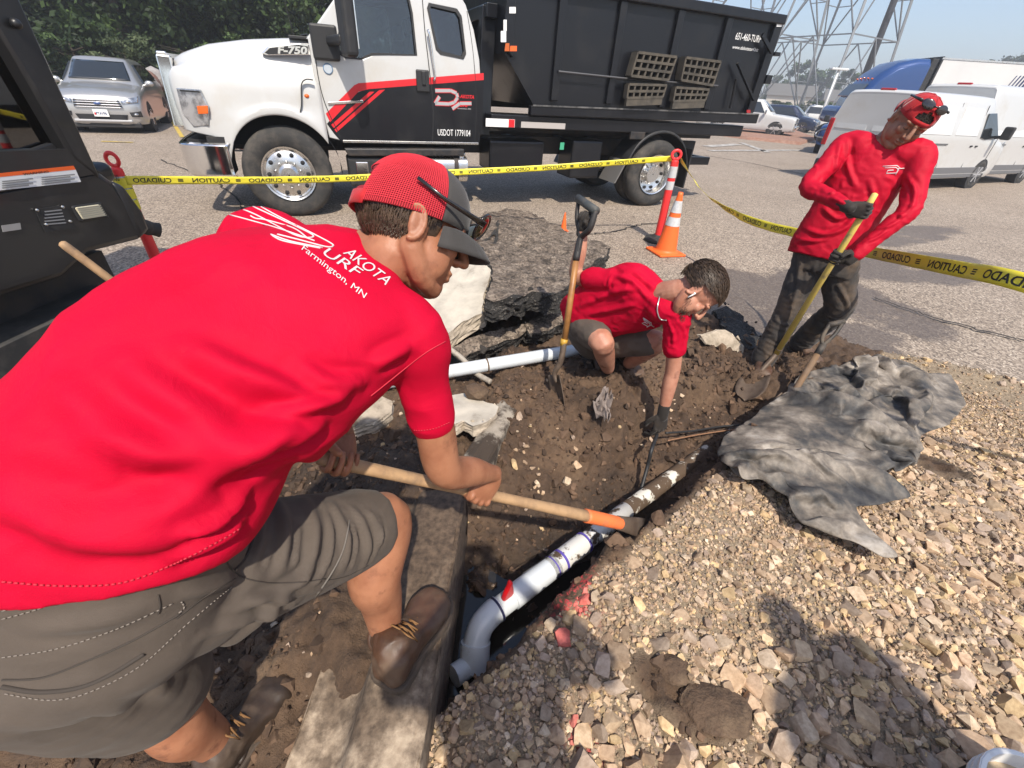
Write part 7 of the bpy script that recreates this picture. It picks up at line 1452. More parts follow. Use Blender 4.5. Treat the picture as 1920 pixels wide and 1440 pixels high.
# ------------------------------------------------------------------ cones, posts, tape, bucket
CONEO = M('cone_orange', (.86, .14, .022), .5, dust=(.45, .14, .06), dlo=.6, dhi=.85, ds=9); REFL = M('reflective_band', (.62, .63, .64), .35, .2, dust=(.42, .38, .33), dlo=.5, dhi=.8, ds=9); POSTR = M('post_red', (.80, .035, .035), .4); BASEB = M('black_rubber_base', (.03, .029, .028), .8)
def cone(x, y, h, label, tilt=0.0, bands=True):
    r = empty('traffic_cone', (x, y, .0)); r.rotation_euler = (0, tilt, .3); tag(r, label, 'traffic cone'); k = h / .71
    mb = MB(); mb.box((0, 0, .015 * k), (.36 * k, .36 * k, .03 * k)); mb.build('base', CONEO, r, False, bevel=.012)
    rad = lambda z: (.135 - .108 * (z / .71)) * k
    mb = MB(); mb.lathe([(.16 * k, .03 * k), (rad(.04), .045 * k)] + [(rad(z), z * k) for z in np.linspace(.06, .68, 9)] + [(rad(.70), .71 * k), (rad(.7) * .6, .712 * k), (rad(.7) * .55, .66 * k)], n=28); mb.build('body', CONEO, r, True)
    if bands:
        for z0, z1 in ((.34, .44), (.49, .62)): mb = MB(); mb.lathe([(rad(z0) + .003, z0 * k), (rad(z1) + .003, z1 * k)], n=28); mb.build('reflective_collar', REFL, r, True)
g = G(1247, 474); cone(g[0], g[1], .72, 'orange traffic cone with two silver bands beside the red post', .0)
g = G(1056, 432); cone(g[0], g[1], .24, 'small plain orange cone behind the raised shovel grip', .0, False)
def post(x, y, label, tilt=(0, 0), flagtape=False):
    r = empty('delineator_post', (x, y, 0)); r.rotation_euler = (tilt[0], tilt[1], 0); tag(r, label, 'post')
    mb = MB(); mb.lathe([(.001, .0), (.19, .0), (.20, .02), (.19, .045), (.10, .06), (.07, .09), (.001, .09)], n=8); mb.build('base', BASEB, r, False, bevel=.006)
    mb = MB(); mb.lathe([(.055, .08), (.052, .3), (.047, .96), (.045, .985), (.03, 1.0), (.001, 1.0)], n=20); mb.build('tube', POSTR, r, 'auto')
    for z0, z1 in ((.66, .76), (.80, .93)): mb = MB(); mb.lathe([(.0515, z0), (.0505, z1)], n=20); mb.build('reflective_collar', REFL, r, True)
    mb = MB(); mb.loft([((.055 * math.cos(a), 0, 1.055 + .05 * math.sin(a)), (.014, .018)) for a in np.linspace(-math.pi / 2, 3 * math.pi / 2, 20)], 8); mb.build('ring_handle', POSTR, r, True)
    return r
g = G(1233, 452); post(g[0], g[1], 'red delineator post with silver bands behind the orange cone', (0, -.03))
g2 = D(208, 283, 3.3); LP = post(g2[0], g2[1], 'red delineator post wrapped in yellow tape beside the black loader', (0, -.02)); LP.scale = (.85, .85, .93)
def WP(x, y, z):
    v = A([x, y, z]) - _C; d = v @ _fw; return (960 + FOC * (v @ _R) / d, 720 - FOC * (v @ _U) / d, d)
g3_ = (3.5, 1.15, .93); post(g3_[0], g3_[1], 'red delineator post beyond the frame edge holding the near end of tape').scale = (1, 1, max(.6, g3_[2] + .06))
TAPE = M('yellow_tape', (.80, .68, .045), .35, col2=(.70, .60, .05), vs=5, sss=0); TXT = M('black_print', (.015, .015, .012), .6)
def tape(name, pts, label, w=.076, twist=lambda t: 0.0, t0=.2, wrap=None):
    """pts (px, py, depth): a hanging ribbon with back-to-front printing"""
    P = crom([D(*p) for p in pts], 14); seg = np.r_[0, np.cumsum(np.linalg.norm(np.diff(P, axis=0), axis=1))]; L = seg[-1]
    pos = lambda s: A([np.interp(s, seg, P[:, k]) for k in range(3)])
    def fr(s):
        t = pos(min(L, s + .02)) - pos(max(0, s - .02)); t /= np.linalg.norm(t); up = A([0, 0, 1.0]) - t * t[2]; up /= np.linalg.norm(up); n = np.cross(t, up); a = twist(s / L); return t, up * math.cos(a) + n * math.sin(a), n * math.cos(a) - up * math.sin(a)
    rows = []
    for s in np.linspace(0, L, max(60, int(L / .04))):
        c = pos(s); t, u, n = fr(s); rp = .003 * math.sin(s * 23) ; rows.append([tuple(c + u * (w * v) + n * (rp * abs(v) * 2)) for v in (-.5, -.25, 0, .25, .5)])
    r = empty(name, P[0]); tag(r, label, 'caution tape'); mb = MB(); mb.grid(rows); rb = mb.build('ribbon', TAPE, r, True, base=P[0]); s_ = rb.modifiers.new('s', 'SOLIDIFY'); s_.thickness = .0008; s_.offset = 0
    s = t0; k = 0; camn = None
    while s + .30 < L:
        word = ('CUIDADO', 'CAUTION')[k % 2]; v, f = text2d(word, 1, .02); mx = v.max(0); mb = MB(); vv = []
        for p in v:
            q = s + .30 * (1 - p[0] / mx[0]); t, u, n = fr(q); c = pos(q); fc = _C - c; sg = 1 if np.dot(fc, n) > 0 else -1; rp = .003 * math.sin(q * 23); vy = (p[1] / mx[1] - .5) * .55; vv.append(c + u * (w * vy) + n * (rp * abs(vy) * 2 + sg * .0016))
        mb.add(vv, f); mb.build('lettering', TXT, rb, False, base=P[0], fixn=False)
        mb = MB(); t, u, n = fr(s + .37); c = pos(s + .37); sg = 1 if np.dot(_C - c, n) > 0 else -1
        if s + .42 < L: 
            for vy in (-.14, 0, .14): mb.bar(c - t * .02 + u * (w * vy) + n * sg * .0016, c + t * .02 + u * (w * vy) + n * sg * .0016, .0005, .006, up=u)
            mb.build('small_print', TXT, rb, False, base=P[0], fixn=False)
        s += .46; k += 1
tape('caution_tape', [(236, 338, 3.4), (340, 338, 3.75), (500, 338, 4.2), (660, 334, 4.6), (840, 324, 4.95), (1000, 316, 5.2), (1130, 307, 5.3), (1262, 297, 5.38)], 'yellow tape stretched in front of the white truck between two red posts', w=.066, twist=lambda t: .12 * math.sin(9 * t), t0=.05)
tape('caution_tape', [(1276, 298, 5.36), (1290, 320, 5.2), (1325, 366, 4.9), (1385, 404, 4.5), (1440, 424, 4.1), (1490, 436, 3.75), (1600, 466, 3.15), (1700, 486, 2.6), (1800, 505, 2.2), (1920, 530, 1.85), WP(2.62, 1.42, 1.0), WP(3.44, 1.16, .93)], 'yellow tape sagging from the red post past the standing person to the frame edge', twist=lambda t: .9 * math.exp(-((t - .12) / .12) ** 2) + .15 * math.sin(14 * t), t0=.55)
# wrap of tape on the far-side post
mb = MB()
for k in range(3): mb.lathe([(.058 + .004 * k, .66 + .09 * k), (.060 + .003 * k, .74 + .09 * k)], n=18)
o = mb.build('tape_wrap', TAPE, LP, True)
mb = MB(); text_on(mb, 'CAUTION', (.045, -.066, .90), (-1, 0, 0), (0, 0, 1), .09, .05, .03); mb.build('wrap_lettering', TXT, o)
def bucket():
    c = A(G(1985, 1555, .26)); c[2] = .26; b = c - A([0, 0, .2]); r = empty('bucket', b); r.rotation_euler = (.0, .05, 0); tag(r, 'white plastic bucket with printed side cut by the lower right corner', 'bucket'); wb = M('white_bucket', (.72, .71, .69), .4, dust=(.4, .36, .3), dlo=.55, dhi=.8, ds=9)
    mb = MB(); mb.lathe([(.001, 0), (.13, 0), (.145, .19), (.150, .19), (.150, .20), (.140, .20), (.126, .01), (.001, .01)], n=32); mb.build('body', wb, r, 'auto'); mb = MB()
    for z in (.15, .17, .195): mb.lathe([(.144, z - .004), (.153, z - .003), (.153, z + .003), (.144, z + .004)], n=32)
    mb.build('rim', wb, r, 'auto'); mb = MB(); mb.lathe([(.001, .155), (.14, .15)], n=24); mb.build('contents', M('tan_sand', (.42, .33, .22), .95, bs=60, bstr=.6, bd=.006), r, True)
    mb = MB(); rr = np.random.default_rng(2)
    for k in range(9): a = 1.9 + .22 * k; mb.tube([(.1425 * math.cos(a + .05 * rr.normal()), .1425 * math.sin(a), .06 + .06 * rr.random()), (.1445 * math.cos(a + .1), .1445 * math.sin(a + .1), .07 + .06 * rr.random())], .003, 5)
    mb.build('print', TXT, r)
bucket()
# ------------------------------------------------------------------ black compact loader at the frame edge
LBLACK = M('loader_black', (.014, .014, .015), .42, coat=.15, dust=(.06, .055, .048), dlo=.55, dhi=.85, ds=4, bs=240, bstr=.06, bd=.001)
def loader():
    z1 = float(D(190, 322, 2.45)[2]); a = G(190, 322, z1); b = G(0, 358, z1); ax = (a - b) / np.linalg.norm(a - b); ax = A([ax[0], ax[1], 0]); nrm = A([ax[1], -ax[0], 0]); org = A([a[0], a[1], 0])
    if nrm @ (_C - org) < 0: nrm = -nrm
    rz = math.atan2(ax[1], ax[0]); T = empty('compact_loader', org, rz); tag(T, 'black compact loader with warning decal at the edge of the frame', 'loader')
    sgn = 1 if (A([-ax[1], ax[0], 0]) @ nrm) > 0 else -1       # +y local faces the lens when sgn = 1
    def q(px, py, off=0.0): p = PL(px, py, org + nrm * off, nrm); return (float((p - org) @ ax), float(p[2]))
    Q = lambda pts, off=0.0: [q(*p, off) for p in pts]; F = lambda d: sgn * d
    mb = MB(); mb.prism(Q([(-260, 405), (0, 358), (190, 322), (214, 340), (278, 432), (262, 450), (168, 474), (120, 520), (40, 545), (-260, 640)]), F(0), F(-1.35), 'y'); body = mb.build('body', LBLACK, T, 'auto', bevel=.03, seg=3)
    mb = MB(); mb.prism(Q([(16, -40), (188, 338), (140, 300), (122, 277), (25, 107), (0, 67), (-60, -40)]), F(.012), F(-.14), 'y'); mb.build('cab_pillar', LBLACK, T, 'auto', bevel=.02); mb = MB(); mb.prism([(x, z) for x, z in Q([(16, -40), (188, 338), (140, 300), (122, 277), (25, 107), (0, 67), (-60, -40)])], F(-1.2), F(-1.34), 'y'); mb.build('cab_pillar', LBLACK, T, 'auto', bevel=.02)
    sill = Q([(-260, 298), (0, 284), (124, 279), (140, 296), (190, 324), (0, 360), (-260, 408)]); mb = MB(); mb.prism(sill, F(.006), F(-.2), 'y'); mb.build('sill', LBLACK, T, 'auto', bevel=.015)
    mb = MB(); mb.prism(Q([(-260, -60), (-60, -40), (0, 67), (25, 107), (122, 277), (0, 284), (-260, 298)]), F(-.06), F(-.066), 'y'); mb.build('window', TINT, T)
    mb = MB(); mb.prism(Q([(62, 283), (105, 268), (120, 284)]), F(-.02), F(-.05), 'y'); mb.build('window_latch', LBLACK, T, bevel=.006)
    s0 = q(-60, 250); mb = MB(); mb.box((s0[0] - .05, F(-.65), s0[1] - .05), (.45, .5, .16)); mb.box((s0[0] + .18, F(-.65), s0[1] + .3), (.12, .48, .62)); mb.build('seat', SEAT, T, True, bevel=.05); mb = MB(); sp = q(5, 165); mb.loft([((sp[0] + .0, F(-.45), sp[1] - .12 + .02 * k), .05 if k % 2 else .036) for k in range(14)], 14); mb.build('control_boot', DARKI, T, True)
    mb = MB(); mb.box((0 - .7, F(-.68), 2.15), (2.0, 1.35, .05)); mb.build('roof', LBLACK, T, bevel=.02)
    # cover dome and tail
    c = q(208, 328, .0); mb = MB(); mb.box((c[0], F(-.35), c[1] + .0), (.20, .6, .11)); mb.build('tank_cover', LBLACK, T, 'auto', bevel=.04, seg=4)
    P = Q([(212, 338), (232, 345), (272, 400), (284, 432), (262, 452), (240, 400)], .01); mb = MB(); mb.prism(P, F(.012), F(-1.33), 'y'); mb.build('counterweight', LBLACK, T, 'auto', bevel=.035, seg=3)
    # decal, plates, lamp
    def dec(pts, m, d, name='decal'): mb = MB(); mb.prism(Q(pts, d), F(d), F(d - .003), 'y'); return mb.build(name, m, T)
    dec([(-120, 337), (0, 325), (138, 311), (142, 318), (0, 332), (-120, 344)], ORANGE, .011); dec([(-120, 344), (0, 332), (142, 318), (152, 341), (0, 357), (-120, 371)], WDEC, .0105)
    w0, w1, w2 = A(q(44, 329, .014)), A(q(92, 323.5, .014)), A(q(45, 324.5, .014)); mb = MB(); text_on(mb, 'WARNING', (w0[0], F(.0145), w0[1]), ((w1 - w0)[0], 0, (w1 - w0)[1]), (0, 0, (w2 - w0)[1]), 1.0, 1.0, .03); mb.build('decal_lettering', TXT, T)
    mb = MB(); gt = M('grey_print', (.25, .25, .25), .6)
    for px0, px1 in ((4, 62), (78, 140)):
        for k in range(4):
            y = 338 + 4 * k; a_ = q(px0, y + (70 - px0) * .10 - 4, .013); b_ = q(px1 - (8 * (k % 2)), y + (70 - px1) * .10 - 4, .013); mb.bar((a_[0], F(.0135), a_[1]), (b_[0], F(.0135), b_[1]), .0005, .006)
    mb.build('decal_print', gt, T)
    mb = MB(); mb.prism(Q([(66, 392), (124, 385), (142, 428), (86, 436)], .006), F(.0055), F(.0), 'y'); pl = mb.build('rating_plate', BLACKP, T); mb = MB()
    for p in ((70, 394), (118, 388), (132, 415), (87, 421)): c = q(*p, .01); mb.ball((c[0], F(.009), c[1]), .008, 8, 6)
    mb.build('rivets', ALU, pl)
    mb = MB()
    for k in range(5): a_ = q(84, 398 + 6 * k - 1, .008); b_ = q(116 + 2 * k, 393.5 + 6 * k, .008); mb.bar((a_[0], F(.0072), a_[1]), (b_[0], F(.0072), b_[1]), .0005, .006)
    mb.build('plate_print', gt, pl)
    fr = Q([(136, 386), (192, 379), (208, 408), (152, 417)], .012); mb = MB(); mb.prism(fr, F(.012), F(-.02), 'y'); lf = mb.build('work_lamp', BLACKP, T, bevel=.012)
    ln = Q([(143, 389), (188, 383), (201, 405), (157, 412)], .02); mb = MB(); mb.prism(ln, F(.018), F(.0), 'y'); mb.build('lamp_lens', M('cream_lens', (.60, .55, .40), .3, coat=.4), lf, bevel=.008); mb = MB()
    for k in range(6):
        u = (k + .5) / 6; a_ = A(ln[0]) * (1 - u) + A(ln[3]) * u; b_ = A(ln[1]) * (1 - u) + A(ln[2]) * u; mb.bar((a_[0], F(.0195), a_[1]), (b_[0], F(.0195), b_[1]), .002, .004)
    mb.build('lens_ribs', M('lens_rib', (.42, .39, .30), .3), lf)
    dec([(3, 423), (38, 418), (40, 430), (6, 435)], M('silver_label', (.4, .4, .4), .4, .5), .005, 'tie_down_label'); c = q(26, 44, .02); mb = MB(); mb.ball((c[0], F(.03), c[1]), .022, 12, 8); mb.build('bolt', LBLACK, T, True)
    # undercarriage down to the ground
    x0 = q(-260, 600)[0]; mb = MB(); ln2 = .5
    mb.prism([(x0, .12), (x0 + .1, .0), (-.25, .0), (-.08, .10), (-.05, .30), (-.15, .46), (x0, .46)], F(-.02), F(-.36), 'y'); mb.build('track', RUBBER, T, 'auto', bevel=.03); mb = MB(); mb.prism([(x0, .12), (x0 + .1, .0), (-.25, .0), (-.08, .10), (-.05, .30), (-.15, .46), (x0, .46)], F(-1.0), F(-1.34), 'y'); mb.build('track', RUBBER, T, 'auto', bevel=.03)
    mb = MB(); mb.box((x0 / 2, F(-.68), .42), (abs(x0), .9, .4)); mb.build('frame', STEELD, T)
    t = q(300, 425, -.1); mb = MB(); mb.loft([((t[0] - .22 + .028 * k, F(-.25 + .02 * math.sin(k)), t[1] + .03 - .0006 * k * k), .052 if k % 2 else .046) for k in range(14)], 16); mb.build('hose_roll', RUBBER, T, True)
    mb = MB(); mb.prism([(.06, .66), (.10, .80), (.12, .80), (.13, .66)], F(-.75), F(-1.0), 'y'); mb.build('bracket', ALU, T)
loader()

# ------------------------------------------------------------------ cars: lofted bodies, front towards -y
def car_body(st, n=5):
    """st: (y, zb, ws, wm, zm, wb, zbelt, wt, zt)"""
    S = crom(A(st, float), n); rows = []
    for y, zb, ws, wm, zm, wb, zk, wt, zt in S:
        h = [(ws * .55, zb), (ws, zb + .03), (wm, zm), (wm, zm + (zk - zm) * .6), (wb, zk), (wb - (wb - wt) * .55, zk + (zt - zk) * .55), (wt, zt - .035 - .02 * (zt > 1.3)), (wt * .8, zt - .008), (wt * .4, zt + .006), (0, zt + .01)]
        P = crom(h, 2); rows.append([(x, y, z) for x, z in P] + [(-x, y, z) for x, z in P[::-1][1:]])
    mb = MB(); mb.grid(rows); c = len(rows[0]); mb.f.append(tuple(range(c))); mb.f.append(tuple((len(rows) - 1) * c + k for k in reversed(range(c)))); return mb, S
def strip(mb, pts, t=.02):
    """thick patch through a list of 4+ points (front outline) pushed along its normal"""
    P = [Vector(p) for p in pts]; n = (P[1] - P[0]).cross(P[-1] - P[0]).normalized(); m = len(P); mb.add([p + n * t / 2 for p in P] + [p - n * t / 2 for p in P], [tuple(range(m)), tuple(range(2 * m - 1, m - 1, -1))] + [(i, (i + 1) % m, (i + 1) % m + m, i + m) for i in range(m)]); return mb
def cwheel(root, x, y, r, w=.21, m=ALU):
    f = 1 if x > 0 else -1; mb = MB(); X = x
    mb.lathe([(.62 * r, X - f * .02), (.7 * r, X), (.9 * r, X), (r, X - f * .03), (r, X - f * (w - .03)), (.9 * r, X - f * w), (.5 * r, X - f * w)], (0, y, r), 'x', 28); wh = mb.build('wheel', RUBBER, root, 'auto')
    mb = MB(); mb.lathe([(.64 * r, X - f * .01), (.6 * r, X - f * .03), (.58 * r, X - f * .06)], (0, y, r), 'x', 28)
    for k in range(6):
        a = k * math.pi / 3; mb.bar((X - f * .025, y, r), (X - f * .02, y + .6 * r * math.cos(a), r + .6 * r * math.sin(a)), .16 * r, .03)
    mb.build('rim', m, wh, 'auto'); mb = MB(); mb.cyl((X - f * .07, y, r), (X - f * .1, y, r), .6 * r, n=24); mb.build('brake', DARKI, wh); return wh
def arches(root, W, ys, r):
    for y in ys:
        for s in (-1, 1):
            mb = MB(); mb.lathe([(.02, s * (W / 2 + .004)), (r * 1.14, s * (W / 2 + .004)), (r * 1.14, s * (W / 2 - .25))], (0, y, r), 'x', 24); mb.build('wheel_arch', DARKI, root)
def suv(name, loc, rz, paint, label, plate=None, L=4.5, W=1.84, H=1.68, grille='bars', detail=True):
    T = empty(name, loc, rz); tag(T, label, 'car'); w = W / 2; k = H / 1.68; S = L / 4.5
    st = [(0, .24, w * .60, w * .74, .42, w * .72, .60, w * .62, .70), (.06, .20, w * .80, w * .90, .45, w * .86, .72, w * .74, .84), (.25, .19, w * .93, w * .98, .48, w * .95, .86, w * .78, .95), (.6, .19, w * .97, w, .5, w * .98, .94, w * .80, 1.03), (1.0 * S, .19, w * .97, w, .5, w * .99, 1.0, w * .79, 1.10), (1.12 * S, .19, w * .97, w, .5, w * .99, 1.02, w * .76, 1.15), (1.75 * S, .19, w * .97, w, .52, w * .97, 1.05, w * .66, 1.60 * k), (2.1 * S, .19, w * .97, w, .52, w * .97, 1.06, w * .66, 1.675 * k), (3.3 * S, .19, w * .97, w, .52, w * .97, 1.08, w * .65, 1.66 * k), (4.0 * S, .22, w * .96, w * .98, .54, w * .95, 1.08, w * .62, 1.56 * k), (4.35 * S, .25, w * .9, w * .95, .55, w * .92, 1.05, w * .62, 1.2), (L, .3, w * .8, w * .86, .55, w * .84, .95, w * .6, 1.0)]
    mb, _ = car_body(st); bo = mb.build('body', paint, T, 'auto', ang=50); bvb = bvh_of(bo.data)
    def fy(x, z, off=.0):
        h_ = bvb.ray_cast(Vector((x, -3, z)), Vector((0, 1, 0))); return (x, (h_[0].y if h_[0] is not None else .3) - off, z)
    def patch(name, pts, m, par, off=.012, n=9):
        P = A(pts); rows = []; 
        for v_ in np.linspace(0, 1, n):
            row = []
            for u_ in np.linspace(0, 1, n): p = P[0] * (1 - u_) * (1 - v_) + P[1] * u_ * (1 - v_) + P[2] * u_ * v_ + P[3] * (1 - u_) * v_; row.append(fy(float(p[0]), float(p[1]), off))
            rows.append(row)
        mb = MB(); mb.grid(rows); o_ = mb.build(name, m, par, True); s__ = o_.modifiers.new('s', 'SOLIDIFY'); s__.thickness = .03; s__.offset = 0; return o_
    # glass
    DG = M('dark_glass', (.014, .017, .019), .04, coat=1.0); patch('windscreen', [(-w * .72, 1.17), (w * .72, 1.17), (w * .60, 1.575 * k), (-w * .60, 1.575 * k)], DG, T, .02, 13)
    for s_ in (-1, 1):
        mb = MB(); strip(mb, [(s_ * (w * .955), 1.5 * S, 1.12), (s_ * (w * .955), 3.7 * S, 1.14), (s_ * (w * .745), 3.4 * S, 1.52 * k), (s_ * (w * .745), 1.95 * S, 1.53 * k)], .05); mb.build('side_window', DG, T)
        mb = MB(); mb.ball((s_ * (w + .10), 1.45 * S, 1.12), (.11, .07, .075), 14, 8); mb.bar((s_ * (w - .08), 1.42 * S, 1.06), (s_ * (w + .06), 1.45 * S, 1.09), .06); mb.build('mirror', paint, T, True)
        hl = patch('headlight', [(s_ * .50 * w / .92, .68), (s_ * .84 * w / .92, .72), (s_ * .87 * w / .92, .85), (s_ * .50 * w / .92, .76)], LENS, T)
        mb = MB(); mb.ball(fy(s_ * .64 * w / .92, .735, .02), (.06, .03, .032), 10, 8); mb.build('projector', CHROME, hl, True)
        fg = patch('fog_recess', [(s_ * .62 * w / .92, .40), (s_ * .84 * w / .92, .40), (s_ * .84 * w / .92, .53), (s_ * .60 * w / .92, .50)], BLACKP, T); mb = MB(); mb.ball(fy(s_ * .73 * w / .92, .455, .02), (.06, .03, .035), 10, 6); mb.build('fog_lamp', LENS, fg, True)
    gr = patch('grille', [(-.50 * w / .92, .59), (.50 * w / .92, .59), (.46 * w / .92, .76), (-.46 * w / .92, .76)], BLACKP, T, .012, 15)
    for z, ww in ((.60, .49), (.655, .48), (.71, .47), (.755, .45)): mb = MB(); mb.loft([(fy(u_ * ww * w / .92, z, .03), (.014, .014)) for u_ in np.linspace(-1, 1, 17)], 8); mb.build('grille_bar', CHROME, gr, True)
    mb = MB(); mb.ball(fy(0, .68, .05), (.075, .02, .032), 18, 8); mb.build('badge', M('blue_oval', (.03, .07, .22), .25, coat=.5), gr, True)
    patch('lower_grille', [(-.50 * w / .92, .33), (.50 * w / .92, .33), (.54 * w / .92, .44), (-.54 * w / .92, .44)], DARKI, T)
    mb = MB(); mb.bar((-.6 * w / .92, -.02, .30), (.6 * w / .92, -.02, .30), .06, .05); mb.build('lower_trim', SILV, T, bevel=.01); mb = MB(); mb.box((0, .12, .20), (1.5, .2, .12)); mb.build('air_dam', BLACKP, T, bevel=.02)
    if plate:
        mb = MB(); mb.box((0, -.055, .47), (.31, .012, .16)); p = mb.build('number_plate', WDEC, T, bevel=.004); mb = MB(); text_on(mb, plate, (-.10, -.0625, .43), (1, 0, 0), (0, 0, 1), .22, .065, .03); mb.build('plate_lettering', M('plate_blue', (.03, .05, .14), .6), p); mb = MB(); mb.box((-.12, -.0622, .455), (.035, .001, .05)); mb.build('plate_mark', REDV, p)
    arches(T, W, (.85 * S, 3.55 * S), .34)
    for y in (.85 * S, 3.55 * S):
        for s_ in (-1, 1): cwheel(T, s_ * (w + .006), y, .35)
    return T
SILVER = M('silver_paint', (.46, .46, .46), .3, .65, coat=.8)
c = D(205, 222, 11.2); suv('parked_car', (c[0] - .15, c[1], .0), math.radians(28), SILVER, 'silver crossover parked nose-out behind the loader', 'PTAV96')
NAVY = M('navy_paint', (.012, .022, .06), .22, .2, coat=.8); BLUEP = M('blue_paint', (.012, .055, .20), .22, .2, coat=.8)
def pickup(name, loc, rz, paint, label, L=5.7, W=2.0, guard=False):
    T = empty(name, loc, rz); tag(T, label, 'pickup'); w = W / 2
    st = [(0, .36, w * .8, w * .92, .55, w * .92, .85, w * .84, .98), (.05, .33, w * .92, w * .98, .55, w * .96, 1.0, w * .86, 1.10), (.6, .32, w * .97, w, .6, w * .98, 1.08, w * .86, 1.17), (1.3, .32, w * .97, w, .6, w * .98, 1.14, w * .86, 1.22), (1.42, .32, w * .97, w, .6, w * .98, 1.16, w * .8, 1.27), (2.1, .32, w * .97, w, .6, w * .97, 1.2, w * .66, 1.86), (2.5, .32, w * .97, w, .6, w * .97, 1.2, w * .66, 1.93), (3.5, .32, w * .97, w, .6, w * .97, 1.2, w * .65, 1.9), (3.75, .32, w * .97, w, .6, w * .97, 1.2, w * .7, 1.35), (3.85, .32, w * .97, w, .6, w * .97, 1.2, w * .86, 1.26), (L - .05, .4, w * .95, w * .98, .6, w * .96, 1.2, w * .86, 1.25), (L, .45, w * .9, w * .95, .6, w * .94, 1.15, w * .84, 1.2)]
    mb, _ = car_body(st); mb.build('body', paint, T, 'auto', ang=50); DG = M('dark_glass', (.014, .017, .019), .04, coat=1.0)
    mb = MB(); mb.grid([[(u * (w * .8 * (1 - t) + w * .64 * t), 1.40 + .68 * t + .1 * u * u - .03, 1.28 + .55 * t + .03) for u in np.linspace(-1, 1, 9)] for t in np.linspace(.06, .95, 6)]); s = mb.build('windscreen', DG, T, True); s = s.modifiers.new('s', 'SOLIDIFY'); s.thickness = .02
    for s_ in (-1, 1):
        mb = MB(); strip(mb, [(s_ * w * .955, 1.85, 1.27), (s_ * w * .955, 3.55, 1.27), (s_ * w * .745, 3.45, 1.78), (s_ * w * .745, 2.28, 1.78)], .06); mb.build('side_window', DG, T)
        mb = MB(); mb.box((s_ * (w + .14), 1.75, 1.30), (.2, .1, .26)); mb.build('mirror', CHROME if paint is WHITE else BLACKP, T, bevel=.04)
        mb = MB(); strip(mb, [(s_ * .56 * w, -.02, .80), (s_ * .95 * w, .10, .80), (s_ * .95 * w, .12, 1.02), (s_ * .60 * w, -.0, 1.02)], .08); mb.build('headlight', LENS, T, bevel=.015)
    mb = MB(); mb.box((0, -.01, .90), (1.12 * w, .06, .30)); g = mb.build('grille', BLACKP, T, bevel=.02)
    for z in (.79, .90, 1.01): mb = MB(); mb.bar((-.56 * w, -.05, z), (.56 * w, -.05, z), .03, .05); mb.build('grille_bar', CHROME, g, bevel=.01)
    mb = MB(); mb.box((0, -.08, .58), (1.85 * w, .16, .20)); mb.build('bumper', CHROME if not guard else STEELD, T, bevel=.05)
    if guard:
        mb = MB(); GP = M('guard_steel', (.35, .35, .36), .3, .9)
        for z in (.62, .80, .98): mb.tube([(-.5 * w, -.24, z), (.5 * w, -.24, z)], .028, 8)
        for s_ in (-1, 1): mb.tube(crom([(s_ * .5 * w, -.24, .45), (s_ * .5 * w, -.26, 1.1), (s_ * .4 * w, -.24, 1.16), (0, -.24, 1.17)], 4), .035, 8); mb.tube(crom([(s_ * .5 * w, -.24, .62), (s_ * 1.0 * w, -.12, .66), (s_ * 1.02 * w, .0, .85), (s_ * .55 * w, -.2, 1.04)], 5), .028, 8)
        mb.build('grille_guard', GP, T, True)
    arches(T, W, (1.0, 4.4), .40)
    for y in (1.0, 4.4):
        for s_ in (-1, 1): cwheel(T, s_ * (w + .01), y, .41, .26)
    return T
